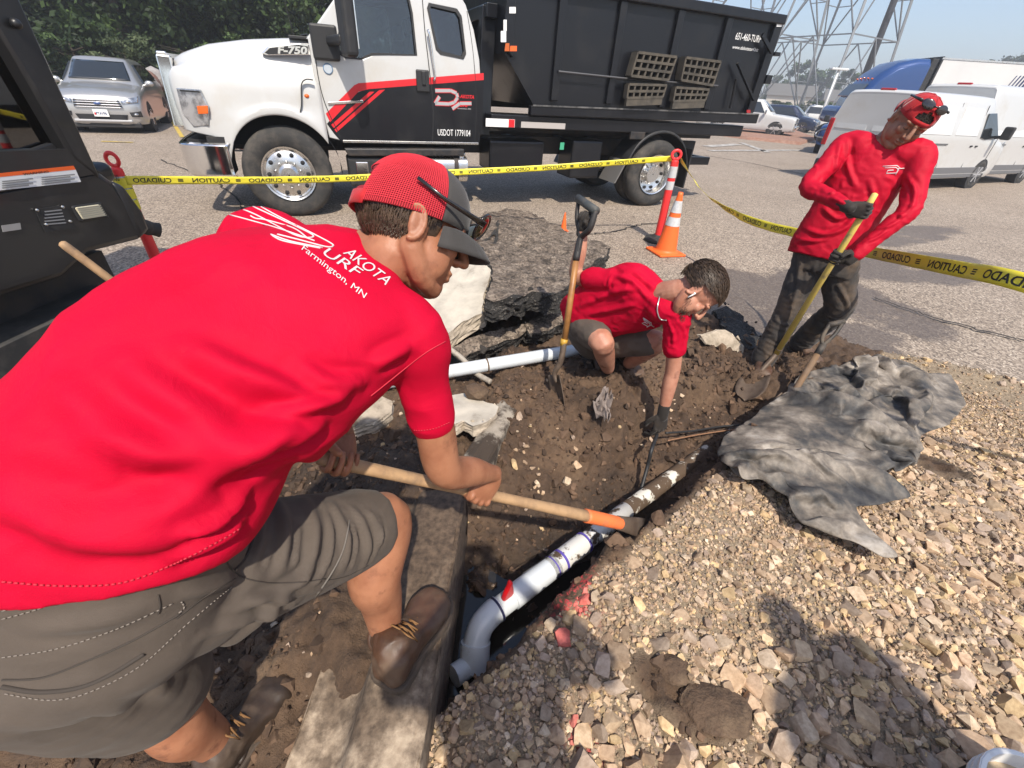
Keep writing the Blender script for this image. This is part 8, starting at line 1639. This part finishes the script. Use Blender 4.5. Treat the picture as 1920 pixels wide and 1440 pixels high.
def van(name, loc, rz, label, L=5.25, W=2.06, H=2.13):
    """front towards -y, rear at y = L"""
    T = empty(name, loc, rz); tag(T, label, 'van'); w = W / 2
    st = [(0, .30, w * .7, w * .82, .5, w * .80, .8, w * .7, .92), (.08, .26, w * .88, w * .95, .5, w * .92, .95, w * .78, 1.06), (.5, .25, w * .97, w, .55, w * .98, 1.1, w * .82, 1.22), (.85, .25, w * .97, w, .55, w * .99, 1.15, w * .82, 1.32), (1.6, .25, w * .97, w, .55, w, 1.2, w * .78, H - .10), (1.95, .25, w * .97, w, .55, w, 1.25, w * .80, H - .01), (3.0, .25, w * .97, w, .55, w, 1.3, w * .82, H), (4.9, .25, w * .97, w, .55, w, 1.3, w * .82, H - .02), (L - .03, .3, w * .95, w * .985, .55, w * .985, 1.3, w * .80, H - .06), (L, .34, w * .92, w * .96, .55, w * .96, 1.3, w * .78, H - .12)]
    mb, _ = car_body(st); mb.build('body', WHITE, T, 'auto', ang=50); DG = M('dark_glass', (.014, .017, .019), .04, coat=1.0); SEAMM = M('body_seam', (.10, .10, .10), .8)
    mb = MB(); mb.grid([[(u * (w * .82 * (1 - t) + w * .76 * t), .84 + .74 * t + .12 * u * u - .02, 1.33 + (H - 1.48) * t + .03) for u in np.linspace(-1, 1, 9)] for t in np.linspace(.04, .95, 6)]); s = mb.build('windscreen', DG, T, True); s = s.modifiers.new('s', 'SOLIDIFY'); s.thickness = .02
    side = lambda s_, y, z: (s_ * (w + .006 - max(0, z - 1.3) * .22), y, z)
    for s_ in (-1, 1):
        mb = MB(); strip(mb, [side(s_, 1.05, 1.26), side(s_, 1.75, 1.20), side(s_, 2.02, 1.24), side(s_, 2.02, 1.78), side(s_, 1.62, 1.80)], .03); mb.build('door_window', DG, T, bevel=.01)
        mb = MB(); mb.box((s_ * (w + .22), 1.25, 1.38), (.22, .12, .30)); mb.bar((s_ * (w - .02), 1.2, 1.26), (s_ * (w + .16), 1.25, 1.30), .08); mb.build('mirror', BLACKP, T, bevel=.05, seg=3)
        mb = MB(); mb.prism([(.62, .30), (4.0, .30), (5.1, .32), (5.1, .55), (.62, .55)], s_ * (w - .05), s_ * (w + .012), 'x'); mb.build('side_cladding', M('grey_cladding', (.13, .13, .135), .7), T, bevel=.01)
        mb = MB()
        for y, z0, z1 in ((1.02, .55, 1.25), (2.12, .55, 1.95), (3.45, .55, 1.95)):
            mb.bar(side(s_, y, z0), side(s_, y, z1), .012, .012)
        mb.bar(side(s_, 3.5, 1.08), side(s_, 4.8, 1.08), .03, .03); mb.build('door_seam', SEAMM, T)
        for y0, y1 in ((2.25, 3.35), (3.58, 4.9)):
            mb = MB(); strip(mb, [side(s_, y0, 1.28), side(s_, y1, 1.28), side(s_, y1 - .1, 1.86), side(s_, y0 + .05, 1.86)], .014); mb.build('pressed_panel', M('white_paint_dull', (.66, .66, .65), .4), T, bevel=.02)
        for y in (1.98, 2.25): mb = MB(); mb.bar((s_ * (w + .01), y - .06, 1.05), (s_ * (w + .01), y + .06, 1.05), .03, .04); mb.build('door_handle', BLACKP, T, bevel=.01)
        mb = MB(); mb.box((s_ * (w - .05), L + .005, 1.15), (.12, .05, .62)); mb.build('tail_lamp', REDL, T, bevel=.02)
        mb = MB(); strip(mb, [(s_ * .5 * w, .0, .92), (s_ * .92 * w, .16, 1.0), (s_ * .9 * w, .2, 1.16), (s_ * .6 * w, .08, 1.04)], .06); mb.build('headlight', LENS, T, bevel=.01)
        mb = MB(); strip(mb, [(s_ * .06, L - .004 - .0, 1.24), (s_ * .84 * w, L - .004, 1.24), (s_ * .76 * w, L - .05, 1.80), (s_ * .06, L - .05, 1.80)], .03); mb.build('rear_panel', WHITE, T, bevel=.015)
    mb = MB(); mb.bar((0, L + .004, .5), (0, L - .05, 1.95), .012); mb.build('rear_seam', SEAMM, T); mb = MB(); mb.box((0, L + .05, .42), (W * .92, .12, .2)); mb.build('rear_bumper', BLACKP, T, bevel=.03)
    mb = MB(); mb.box((0, L - .09, H - .02), (.34, .08, .06)); mb.build('brake_lamp', REDL, T, bevel=.02); mb = MB(); mb.box((0, .0, .62), (W * .6, .1, .3)); mb.build('grille', BLACKP, T, bevel=.02)
    arches(T, W, (1.0, 4.25), .35)
    for y in (1.0, 4.25):
        for s_ in (-1, 1): cwheel(T, s_ * (w + .012), y, .36, .22, SILV)
    return T
# vans: nose to the photo's edge; local front is -y
def put_van(fx, fy, hx, hy):      # front wheel ground point of the near (right-hand) side and heading
    h = A([hx, hy]); h = h / np.linalg.norm(h); rz = math.atan2(h[0], -h[1]); lx = A([math.cos(rz), math.sin(rz)]); ly = A([-math.sin(rz), math.cos(rz)])
    o = A([fx, fy]) - ly * 1.0; side = -1 if (lx @ -o) < 0 else 1; o = o - lx * side * 1.04; return (o[0], o[1], 0), rz
g1 = G(1815, 353); l, r = put_van(g1[0], g1[1], .885, .465); van('van', l, r, 'white cargo van behind the standing person, tail towards us')
g2_ = G(1884, 342); l, r = put_van(g2_[0] + .4, g2_[1], .885, .465); van('van', l, r, 'second white cargo van behind and beyond the first', H=2.45)
g3 = G(1398, 253); pickup('pickup', (g3[0] + 2.6, g3[1] - .6, 0), math.radians(58), WHITE, 'white pickup with chrome grille parked past the container')
g4 = G(1528, 250); suv('parked_car', (g4[0], g4[1], 0), math.radians(52), NAVY, 'dark blue crossover parked between the white and blue pickups', None, 4.9, 1.95, 1.76)
g5 = G(1536, 290); pickup('pickup', (g5[0] + .6, g5[1] - .2, 0), math.radians(-38), BLUEP, 'blue pickup with steel grille guard beside the standing person', guard=True)
g6 = G(1580, 246); pickup('pickup', (g6[0], g6[1], 0), math.radians(58), M('white_paint_far', (.68, .68, .66), .35, coat=.4), 'white pickup partly hidden behind the blue one')
# trailer rig
def rig():
    a = G(1768, 108, 4.05); b = G(1915, 117, 4.05); d = (b - a); d[2] = 0; d /= np.linalg.norm(d); rz = math.atan2(d[1], d[0]); Wt = 2.5
    T = empty('semi_trailer', (a[0], a[1], 0), rz); tag(T, 'long white box trailer parked behind the white vans', 'trailer'); TW = M('trailer_white', (.64, .64, .63), .45, col2=(.58, .58, .57), vs=.6)
    mb = MB(); mb.box((8.0, Wt / 2, 2.6), (16.0, Wt, 2.9)); mb.build('box', TW, T, bevel=.03); mb = MB(); mb.box((8.0, -.006, 4.02), (16.0, .03, .07)); mb.build('top_rail', ALU, T); mb = MB(); mb.box((.04, Wt / 2, 2.65), (.08, Wt + .02, 2.9)); mb.build('front_edge', BLACKP, T); mb = MB(); mb.box((8, Wt / 2, 1.0), (15, 1.0, .25)); mb.build('frame', STEELD, T)
    for x in (12.5, 13.8):
        for y in (0.05, Wt - .05): wheel(T, (x, y, .5), .5, .5, -1 if y < 1 else 1, dual=1, lugs=0)
    mb = MB(); mb.box((3.2, .3, .55), (.15, .15, 1.1)); mb.box((3.2, Wt - .3, .55), (.15, .15, 1.1)); mb.build('landing_leg', STEELD, T)
    def loc(px, py): p = PL(px, py, a, A([-d[1], d[0], 0])); return float((p - a) @ d), float(p[2])
    NV = M('navy_logo', (.02, .03, .10), .5)
    for k in range(6): x0 = 1880 + 6.8 * k + 2; mb = MB(); mb.prism([loc(x0, 169), loc(x0 + 2 + .6 * k, 169), loc(x0 + 26 + .6 * k, 142), loc(x0 + 24, 142)], -.012, -.004, 'y'); mb.build('logo_stripe', NV, T)
    p0 = loc(1893, 186); p1 = loc(1930, 178); mb = MB(); text_on(mb, 'TRUCKLOAD', (p0[0], -.012, p0[1]), (1, 0, 0), (0, 0, 1), (p1[0] - p0[0]) * 1.9, .22, .01, .2); mb.build('lettering', NV, T)
    K = empty('semi_tractor', (a[0], a[1], 0), rz); tag(K, 'blue semi tractor with rounded roof fairing behind the vans', 'truck')
    rows = []
    for x, z, ww in [(-3.0, 2.35, .95), (-2.75, 2.75, 1.05), (-2.3, 3.35, 1.15), (-1.7, 3.8, 1.2), (-.9, 4.0, 1.22), (-.35, 4.02, 1.22)]:
        h = [(ww, 1.2), (ww, z - .55), (ww - .05, z - .25), (ww - .25, z - .05), (ww * .5, z), (0, z + .02)]; P = crom(h, 4); rows.append([(x, Wt / 2 - q, zz) for q, zz in P] + [(x, Wt / 2 + q, zz) for q, zz in P[::-1][1:]])
    mb = MB(); mb.grid(rows); c_ = len(rows[0]); mb.f.append(tuple(range(c_))); mb.f.append(tuple((len(rows) - 1) * c_ + k for k in reversed(range(c_)))); mb.build('sleeper', BLUEP, K, 'auto', ang=50)
    for ye in (.1, Wt - .1): mb = MB(); mb.box((-.2, ye, 2.7), (.3, .06, 2.6)); mb.build('side_extender', BLACKP, K, bevel=.02)
    mb = MB(); mb.box((-3.2, Wt / 2, 1.45), (.9, 2.0, .8)); mb.build('bonnet', BLUEP, K, bevel=.25, seg=4); mb = MB(); strip(mb, [(-3.06, .3, 2.3), (-3.06, Wt - .3, 2.3), (-2.7, Wt - .35, 2.85), (-2.7, .35, 2.85)], .05); mb.build('windscreen', MATS['dark_glass'], K); mb = MB(); mb.box((-2.4, .02, 2.0), (.8, .05, .6)); mb.build('side_window', MATS['dark_glass'], K, bevel=.05)
    for i in range(5): mb = MB(); mb.ball((-2.56 + .02 * abs(i - 2), Wt / 2 + (i - 2) * .35, 3.12 - .02 * abs(i - 2)), (.07, .05, .035), 8, 6); mb.build('marker_lamp', AMBER, K, True)
    for x in (-2.9, -1.5, -.4):
        for y in (.0, Wt): wheel(K, (x, y, .5), .5, .45, -1 if y < 1 else 1, lugs=0)
rig()
# ------------------------------------------------------------------ pylons, lamp post, trees, islands
GALV = M('galvanised_steel', (.22, .23, .24), .55, .5)
_ub = MB(); _ub.box((0, 0, .5), (1, 1, 1)); _ubm = bpy.data.meshes.new('brace'); _ubm.from_pydata(_ub.v, [], _ub.f); _ubm.materials.append(GALV)
def ibar(name, parent, p0, p1, w):
    p0 = Vector(p0); p1 = Vector(p1); d = p1 - p0; o = bpy.data.objects.new(name, _ubm); COL.objects.link(o); o.parent = parent; q = d.to_track_quat('Z', 'Y'); o.matrix_local = Matrix.Translation(p0) @ q.to_matrix().to_4x4() @ Matrix.Diagonal((w, w, d.length, 1)); return o
def pylon(x, y, rz, bw, h, levels, label, tw=.25):
    T = empty('transmission_pylon', (x, y, 0), rz); tag(T, label, 'pylon', 'steel lattice pylons'); k = lambda t: bw / 2 * (1 - t * .55)
    C4 = [(-1, -1), (1, -1), (1, 1), (-1, 1)]; ts_ = [0]
    for i in range(levels): ts_.append(ts_[-1] + 1.0 * (.86 ** i))
    ts_ = [t / ts_[-1] for t in ts_]; pt = lambda c, t: (c[0] * k(t), c[1] * k(t), h * t)
    for c in C4: ibar('leg', T, pt(c, 0), pt(c, 1), tw)
    for a, b in zip(ts_[:-1], ts_[1:]):
        for i in range(4):
            c, e = C4[i], C4[(i + 1) % 4]; m = tuple((A(pt(c, b)) + A(pt(e, b))) / 2); ibar('brace', T, pt(c, b), pt(e, b), tw * .5); ibar('brace', T, pt(c, a), m, tw * .5); ibar('brace', T, pt(e, a), m, tw * .5)
            q1 = tuple((A(pt(c, a)) * .5 + A(m) * .5)); q2 = tuple((A(pt(e, a)) * .5 + A(m) * .5)); ibar('brace', T, q1, pt(c, (a + b) / 2), tw * .35); ibar('brace', T, q2, pt(e, (a + b) / 2), tw * .35)
g = D(1522, 196, 52); pylon(g[0], g[1], .5, 10, 31, 5, 'steel lattice pylon rising over the standing person\'s shoulder side', .22)
g = D(1385, 190, 66); pylon(g[0], g[1], .5, 13, 36, 5, 'steel lattice pylon rising from behind the black container', .26)
pole = MB(); g = D(1600, 200, 51); pole.cyl((0, 0, 0), (-1.2, 0, 28), .35, .30, 12); o = pole.build('utility_mast', M('dark_mast', (.05, .05, .055), .7), None, True); o.location = (g[0], g[1], 0); tag(o, 'dark leaning mast running up beside the lattice pylon', 'mast')
g = D(1547, 196, 40); T = empty('lamp_post', (g[0], g[1], 0)); tag(T, 'white parking lot lamp post in front of the far trees', 'lamp post'); LW = M('lamp_white', (.62, .63, .63), .5); mb = MB(); mb.cyl((0, 0, 0), (0, 0, 4.6), .12, .09, 12); mb.build('pole', LW, T, True); mb = MB(); mb.box((.0, 0, 4.7), (1.5, .5, .16)); mb.build('lamp_head', LW, T, bevel=.04)
def leaf_mat(name, c1, c2, c3):
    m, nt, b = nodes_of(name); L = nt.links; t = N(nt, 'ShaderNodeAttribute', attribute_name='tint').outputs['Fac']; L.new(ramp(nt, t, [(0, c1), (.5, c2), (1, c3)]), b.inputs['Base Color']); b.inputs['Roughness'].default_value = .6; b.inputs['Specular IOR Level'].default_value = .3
    tr = N(nt, 'ShaderNodeBsdfTranslucent'); L.new(ramp(nt, t, [(0, c1), (1, c3)]), tr.inputs[0]); x = N(nt, 'ShaderNodeMixShader'); x.inputs[0].default_value = .25; L.new(b.outputs[0], x.inputs[1]); L.new(tr.outputs[0], x.inputs[2]); L.new(x.outputs[0], nt.nodes['Material Output'].inputs[0]); return m
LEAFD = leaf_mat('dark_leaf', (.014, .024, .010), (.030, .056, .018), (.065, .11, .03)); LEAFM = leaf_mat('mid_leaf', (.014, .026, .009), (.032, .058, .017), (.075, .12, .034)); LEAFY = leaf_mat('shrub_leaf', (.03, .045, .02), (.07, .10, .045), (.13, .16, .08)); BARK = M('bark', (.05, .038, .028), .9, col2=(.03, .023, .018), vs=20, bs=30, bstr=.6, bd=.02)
def crown(name, root, blobs, n, ls, mat, seed, droop=0.0):
    """leaf-sized faces filling uneven clumps; blobs: (centre, radii)"""
    rr = np.random.default_rng(seed); V = []; T_ = []; vol = A([b[1][0] * b[1][1] * b[1][2] for b in blobs]) ** .75; cnt = (n * vol / vol.sum()).astype(int)
    for (c, r), m in zip(blobs, cnt):
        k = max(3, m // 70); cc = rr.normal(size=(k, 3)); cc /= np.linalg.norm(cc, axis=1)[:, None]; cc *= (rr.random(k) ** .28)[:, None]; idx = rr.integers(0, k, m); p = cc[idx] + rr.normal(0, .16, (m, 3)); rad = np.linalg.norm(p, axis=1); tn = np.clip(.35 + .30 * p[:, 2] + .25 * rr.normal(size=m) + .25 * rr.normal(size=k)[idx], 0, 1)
        V.append(p * A(r) + A(c)); T_.append(tn)
    P = np.concatenate(V); tn = np.concatenate(T_); m = len(P); a = rr.normal(size=(m, 3)); a[:, 2] -= droop; a /= np.linalg.norm(a, axis=1)[:, None]; b = np.cross(a, rr.normal(size=(m, 3))); b /= np.linalg.norm(b, axis=1)[:, None]; s = ls * rr.uniform(.6, 1.4, (m, 1)); q = np.stack([P - a * s, P + b * s * .5, P + a * s, P - b * s * .5], 1).reshape(-1, 3); f = np.arange(4 * m).reshape(m, 4)
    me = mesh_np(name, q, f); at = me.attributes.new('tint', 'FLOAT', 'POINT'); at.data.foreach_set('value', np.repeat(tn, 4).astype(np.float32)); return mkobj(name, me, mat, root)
def tree(x, y, h, rad, label, mat, n, ls, seed, low=.25, group=None, kind='tree', z0=0.0, conifer=False):
    T = empty(kind, (x, y, z0)); tag(T, label, 'tree' if kind == 'tree' else 'shrub', group); rr = np.random.default_rng(seed); mb = MB(); mb.loft([((0, 0, -.1), h * .030), ((rr.normal() * .03 * h, 0, h * .35), h * .022), ((rr.normal() * .03 * h, rr.normal() * .03 * h, h * .8), h * .008)], 10)
    for k in range(7): a = rr.uniform(0, 6.28); z = h * rr.uniform(.3, .7); mb.loft([((0, 0, z), h * .012), ((math.cos(a) * rad * .45, math.sin(a) * rad * .45, z + h * .1), h * .007), ((math.cos(a) * rad * .8, math.sin(a) * rad * .8, z + h * .14), h * .003)], 6)
    mb.build('trunk', BARK, T, True); bl = []
    if conifer:
        for k in range(9): t = k / 8; bl.append(((rr.normal() * .1 * rad, rr.normal() * .1 * rad, h * (low + (1 - low) * t)), (rad * (1.05 - t) + .1, rad * (1.05 - t) + .1, h * .09)))
    else:
        for k in range(13): a = rr.uniform(0, 6.28); t = rr.random(); R_ = rad * rr.uniform(.2, .75); bl.append(((math.cos(a) * R_, math.sin(a) * R_, h * (low + (.92 - low) * t)), (rad * rr.uniform(.32, .55), rad * rr.uniform(.32, .55), h * rr.uniform(.10, .18))))
    crown('crown', T, bl, n, ls, mat, seed + 1); return T
# dark trees behind the crossover
for i, (px, dep, h, rad, lab, m, n, ls, con) in enumerate([(-60, 17, 8, 3.0, 'dark tree rising behind the loader cab', LEAFD, 14000, .13, 0), (120, 19, 9, 3.2, 'shaded dark conifer directly behind the silver crossover', LEAFD, 22000, .13, 1), (270, 18.5, 8.5, 3.0, 'leafy dark green tree between crossover and truck bonnet', LEAFM, 22000, .13, 0), (410, 20, 9, 3.2, 'dense green tree above the truck bonnet', LEAFM, 22000, .13, 0), (560, 21, 9, 3.4, 'green tree seen beside the truck windscreen', LEAFM, 18000, .13, 0), (700, 23, 9, 3.4, 'green tree showing through the truck\'s side window', LEAFM, 8000, .12, 0), (830, 26, 7, 3.0, 'green tree hidden behind the truck cab', LEAFM, 4000, .13, 0)]):
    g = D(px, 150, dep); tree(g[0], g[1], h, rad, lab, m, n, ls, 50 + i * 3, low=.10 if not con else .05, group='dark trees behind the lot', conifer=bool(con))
for i, (px, py, dep, h, rad, lab, m) in enumerate([(60, 130, 15.5, 2.4, 1.8, 'dark shrub beside the loader window', LEAFD), (170, 120, 16.5, 2.6, 1.8, 'dark shrub behind the crossover roof', LEAFD), (255, 110, 16, 2.2, 1.5, 'pale-leaved shrub above the red boulders', LEAFY), (310, 110, 16.5, 2.3, 1.4, 'bushy shrub beside the truck grille', LEAFY), (400, 100, 17, 2.6, 1.8, 'shrub behind the truck bonnet', LEAFM)]):
    g = D(px, py + 60, dep); tree(g[0], g[1], h, rad, lab, m, 3800, .07, 90 + i * 3, low=.05, group='shrubs behind the lot', kind='shrub')
for i, (px, dep, h, rad) in enumerate([(0, 26, 10, 4), (160, 27, 11, 4.2), (330, 27, 11, 4.2), (500, 28, 11, 4.4), (660, 29, 11, 4.4)]):
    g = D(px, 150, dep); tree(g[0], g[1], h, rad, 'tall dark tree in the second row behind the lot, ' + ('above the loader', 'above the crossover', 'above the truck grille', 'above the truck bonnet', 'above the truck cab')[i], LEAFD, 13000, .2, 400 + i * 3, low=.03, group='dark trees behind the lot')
# planting bed with boulders
BED = M('red_mulch', (.24, .12, .08), .95, col2=(.32, .20, .15), vs=8, bs=30, bstr=.8, bd=.03)
def bed(name, pts, label, h=.12):
    P = A([G(*p)[:2] for p in pts]); c = P.mean(0); mb = MB(); n = len(P); mb.v = [(*p, .0) for p in P] + [(*(p * .97 + c * .03), h) for p in P] + [(*c, h + .05)]; mb.f = [(i, (i + 1) % n, (i + 1) % n + n, i + n) for i in range(n)] + [(n + i, n + (i + 1) % n, 2 * n) for i in range(n)]; o = mb.build(name, BED, None); tag(o, label, None, None, 'structure')
mb = MB(); rows = [[(x, y + .35 * fbm(x, y, .3, 2) * (y < 18) - .45 * (x + 11), (0, .25, .6, 1.0, 1.3)[j] + .1 * fbm(x, y, .7, 2)) for j, y in enumerate((16.6, 17.1, 19, 22, 30))] for x in np.arange(-30, -6.5, .5)]; mb.grid(rows); o = mb.build('terrain', BED, None, True); tag(o, 'bank of red bark under the trees behind the crossover', None, None, 'structure')
bed('terrain', [(1330, 252), (1400, 262), (1500, 272), (1530, 262), (1480, 243), (1380, 238)], 'strip of red rock between the lot and the parked pickups', .14)
BOUL = M('red_boulder', (.20, .11, .085), .9, col2=(.12, .085, .075), vs=3, bs=10, bstr=.7, bd=.05); BOUG = M('grey_boulder', (.30, .28, .27), .85, col2=(.2, .19, .19), vs=3, bs=10, bstr=.7, bd=.05)
for i, (px, py, s, m, lab) in enumerate([(272, 158, .62, BOUL, 'large red boulder beside the crossover mirror'), (297, 150, .55, BOUG, 'grey boulder between red boulder and truck grille'), (308, 196, .30, BOUG, 'small grey rock at the foot of the bark bank')]):
    v, f = hull(500 + i, 40, .85, .15); me = mesh_np('boulder', v * s, f); o = mkobj('boulder', me, m, None); g = D(px, py, 14.5 + i * .3); o.location = (g[0], g[1], max(.2, g[2])); b_ = o.modifiers.new('b', 'BEVEL'); b_.width = .04; b_.segments = 2; tag(o, lab, 'boulder')
# painted bay lines
YL = M('yellow_line', (.55, .38, .04), .8, col2=(.35, .27, .12), vs=6); WL = M('white_line', (.45, .43, .40), .85, col2=(.22, .2, .18), vs=5, lo=.4, hi=.6)
def line(a, b, w, m, label):
    p, q = A(G(*a)), A(G(*b)); d = (q - p) / np.linalg.norm(q - p); n = A([-d[1], d[0], 0]) * w / 2; mb = MB(); z = A([0, 0, .015]); mb.add([p - n + z, q - n + z, q + n + z, p + n + z], [(0, 1, 2, 3)]); o = mb.build('road_marking', m, None); tag(o, label, None, None, 'structure')
line((322, 226), (342, 258), .10, YL, 'faded yellow bay line beside the truck grille'); line((190, 266), (250, 268), .10, YL, 'faded yellow bay line in front of the crossover'); line((1325, 275), (1385, 271), .5, WL, 'worn white marking on the lot past the truck'); line((1330, 283), (1500, 282), .35, WL, 'long worn white marking near the blue pickup'); line((1390, 268), (1440, 286), .3, WL, 'crossing stroke of worn white paint on the lot')
# far trees in haze, hedge, roofs
for i, (px, dep, h, rad, lab) in enumerate([(1462, 120, 9, 5.5, 'hazy tree behind the container\'s tail'), (1500, 125, 13, 7, 'tall hazy tree between the pylon legs'), (1535, 130, 11, 6, 'hazy tree right of the pylon legs'), (1590, 110, 10, 5.5, 'hazy tree left of the blue tractor'), (1640, 115, 11.5, 6, 'hazy tree above the blue tractor'), (1800, 120, 15, 6, 'small tree top over the white trailer'), (1905, 110, 19, 8, 'tree crown over the far end of the trailer'), (1420, 110, 8, 5, 'hazy tree hidden behind the container')]):
    g = D(px, 205, dep); tree(g[0], g[1], h, rad, lab, LEAFM, 3000, .42, 200 + i * 3, low=.12, group='hazy far trees')
for i, (px, dep, h, rad, lab) in enumerate([(1490, 62, 2.4, 4, 'bushy hedge behind the dark blue crossover'), (1560, 60, 2.6, 4, 'bushy hedge behind the lamp post'), (1440, 66, 2.4, 4, 'bushy hedge behind the white pickup')]):
    g = D(px, 205, dep); tree(g[0], g[1], h, rad, lab, LEAFM, 4000, .16, 260 + i * 3, low=.05, group='hedges at the lot edge', kind='shrub')
def house(px, dep, w, h, label):
    g = D(px, 200, dep); T = empty('house', (g[0], g[1], 0), -.4); tag(T, label, 'house'); mb = MB(); mb.box((0, 0, h / 2), (w, 6, h)); mb.build('wall', M('cream_siding', (.50, .46, .40), .8), T); mb = MB(); mb.prism([(-3.4, h), (3.4, h), (0, h + 2.2)], -w / 2 - .3, w / 2 + .3, 'x'); mb.build('roof', M('grey_shingles', (.12, .115, .11), .9), T)
    for k in (-1, 0, 1): mb = MB(); mb.box((k * w * .3, -3.02, h * .55), (1.0, .06, 1.2)); mb.build('window', DARKI, T)
house(1474, 95, 9, 3.6, 'low cream house among the trees past the container'); house(1585, 100, 10, 3.4, 'low house half hidden behind the blue tractor')
# chain fence rail
T = empty('fence', D(1500, 200, 58)); T.location.z = 0; tag(T, 'thin grey chain-link fence in front of the far hedge', 'fence'); bx = A(D(1500, 200, 58))
ends = [A(D(1430, 200, 60)), A(D(1600, 205, 56))]
for k in range(9): p = ends[0] + (ends[1] - ends[0]) * k / 8; mb = MB(); mb.cyl((0, 0, 0), (0, 0, 1.8), .04, n=8); o = mb.build('post', GALV, T); o.location = (p[0] - bx[0], p[1] - bx[1], 0)
for z in (.1, .95, 1.8): mb = MB(); mb.tube([tuple(A([ends[0][0] - bx[0], ends[0][1] - bx[1], z])), tuple(A([ends[1][0] - bx[0], ends[1][1] - bx[1], z]))], .03, 6); mb.build('rail', GALV, T)

# smoky summer air
mb = MB(); mb.box((0, 150, 18), (900, 900, 38)); o = mb.build('haze', None, None); hm = bpy.data.materials.new('haze'); hm.use_nodes = True; hm.node_tree.nodes.clear(); ho = hm.node_tree.nodes.new('ShaderNodeOutputMaterial'); hv = hm.node_tree.nodes.new('ShaderNodeVolumePrincipled'); hv.inputs['Color'].default_value = (.92, .95, 1, 1); hv.inputs['Density'].default_value = .0023; hv.inputs['Anisotropy'].default_value = .2; hm.node_tree.links.new(hv.outputs[0], ho.inputs['Volume']); o.data.materials.append(hm); tag(o, 'thin smoky haze over the whole lot', None, None, 'stuff')

# repeats share a group phrase
_n = {}
for o in COL.objects:
    if o.parent is None and 'category' in o and 'group' not in o: _n.setdefault(o['category'], []).append(o)
_g = {'person': 'people at the dig', 'van': 'white cargo vans', 'pickup': 'parked pickups', 'car': 'parked crossovers', 'post': 'red delineator posts', 'traffic cone': 'orange traffic cones', 'caution tape': 'stretches of yellow tape', 'slab': 'broken pavement slabs', 'chunk': 'broken pavement chunks', 'kerb': 'kerb pieces', 'shovel': 'shovels in use', 'soil lump': 'loose soil lumps', 'boulder': 'boulders by the bark bank', 'house': 'far houses', 'cable': 'cables by the glove', 'pipe': 'white plastic pipes', 'sunglasses': 'sunglasses on caps', 'truck': 'trucks'}
for k, v in _n.items():
    if len(v) > 1 and k in _g:
        for o in v: o['group'] = _g[k]
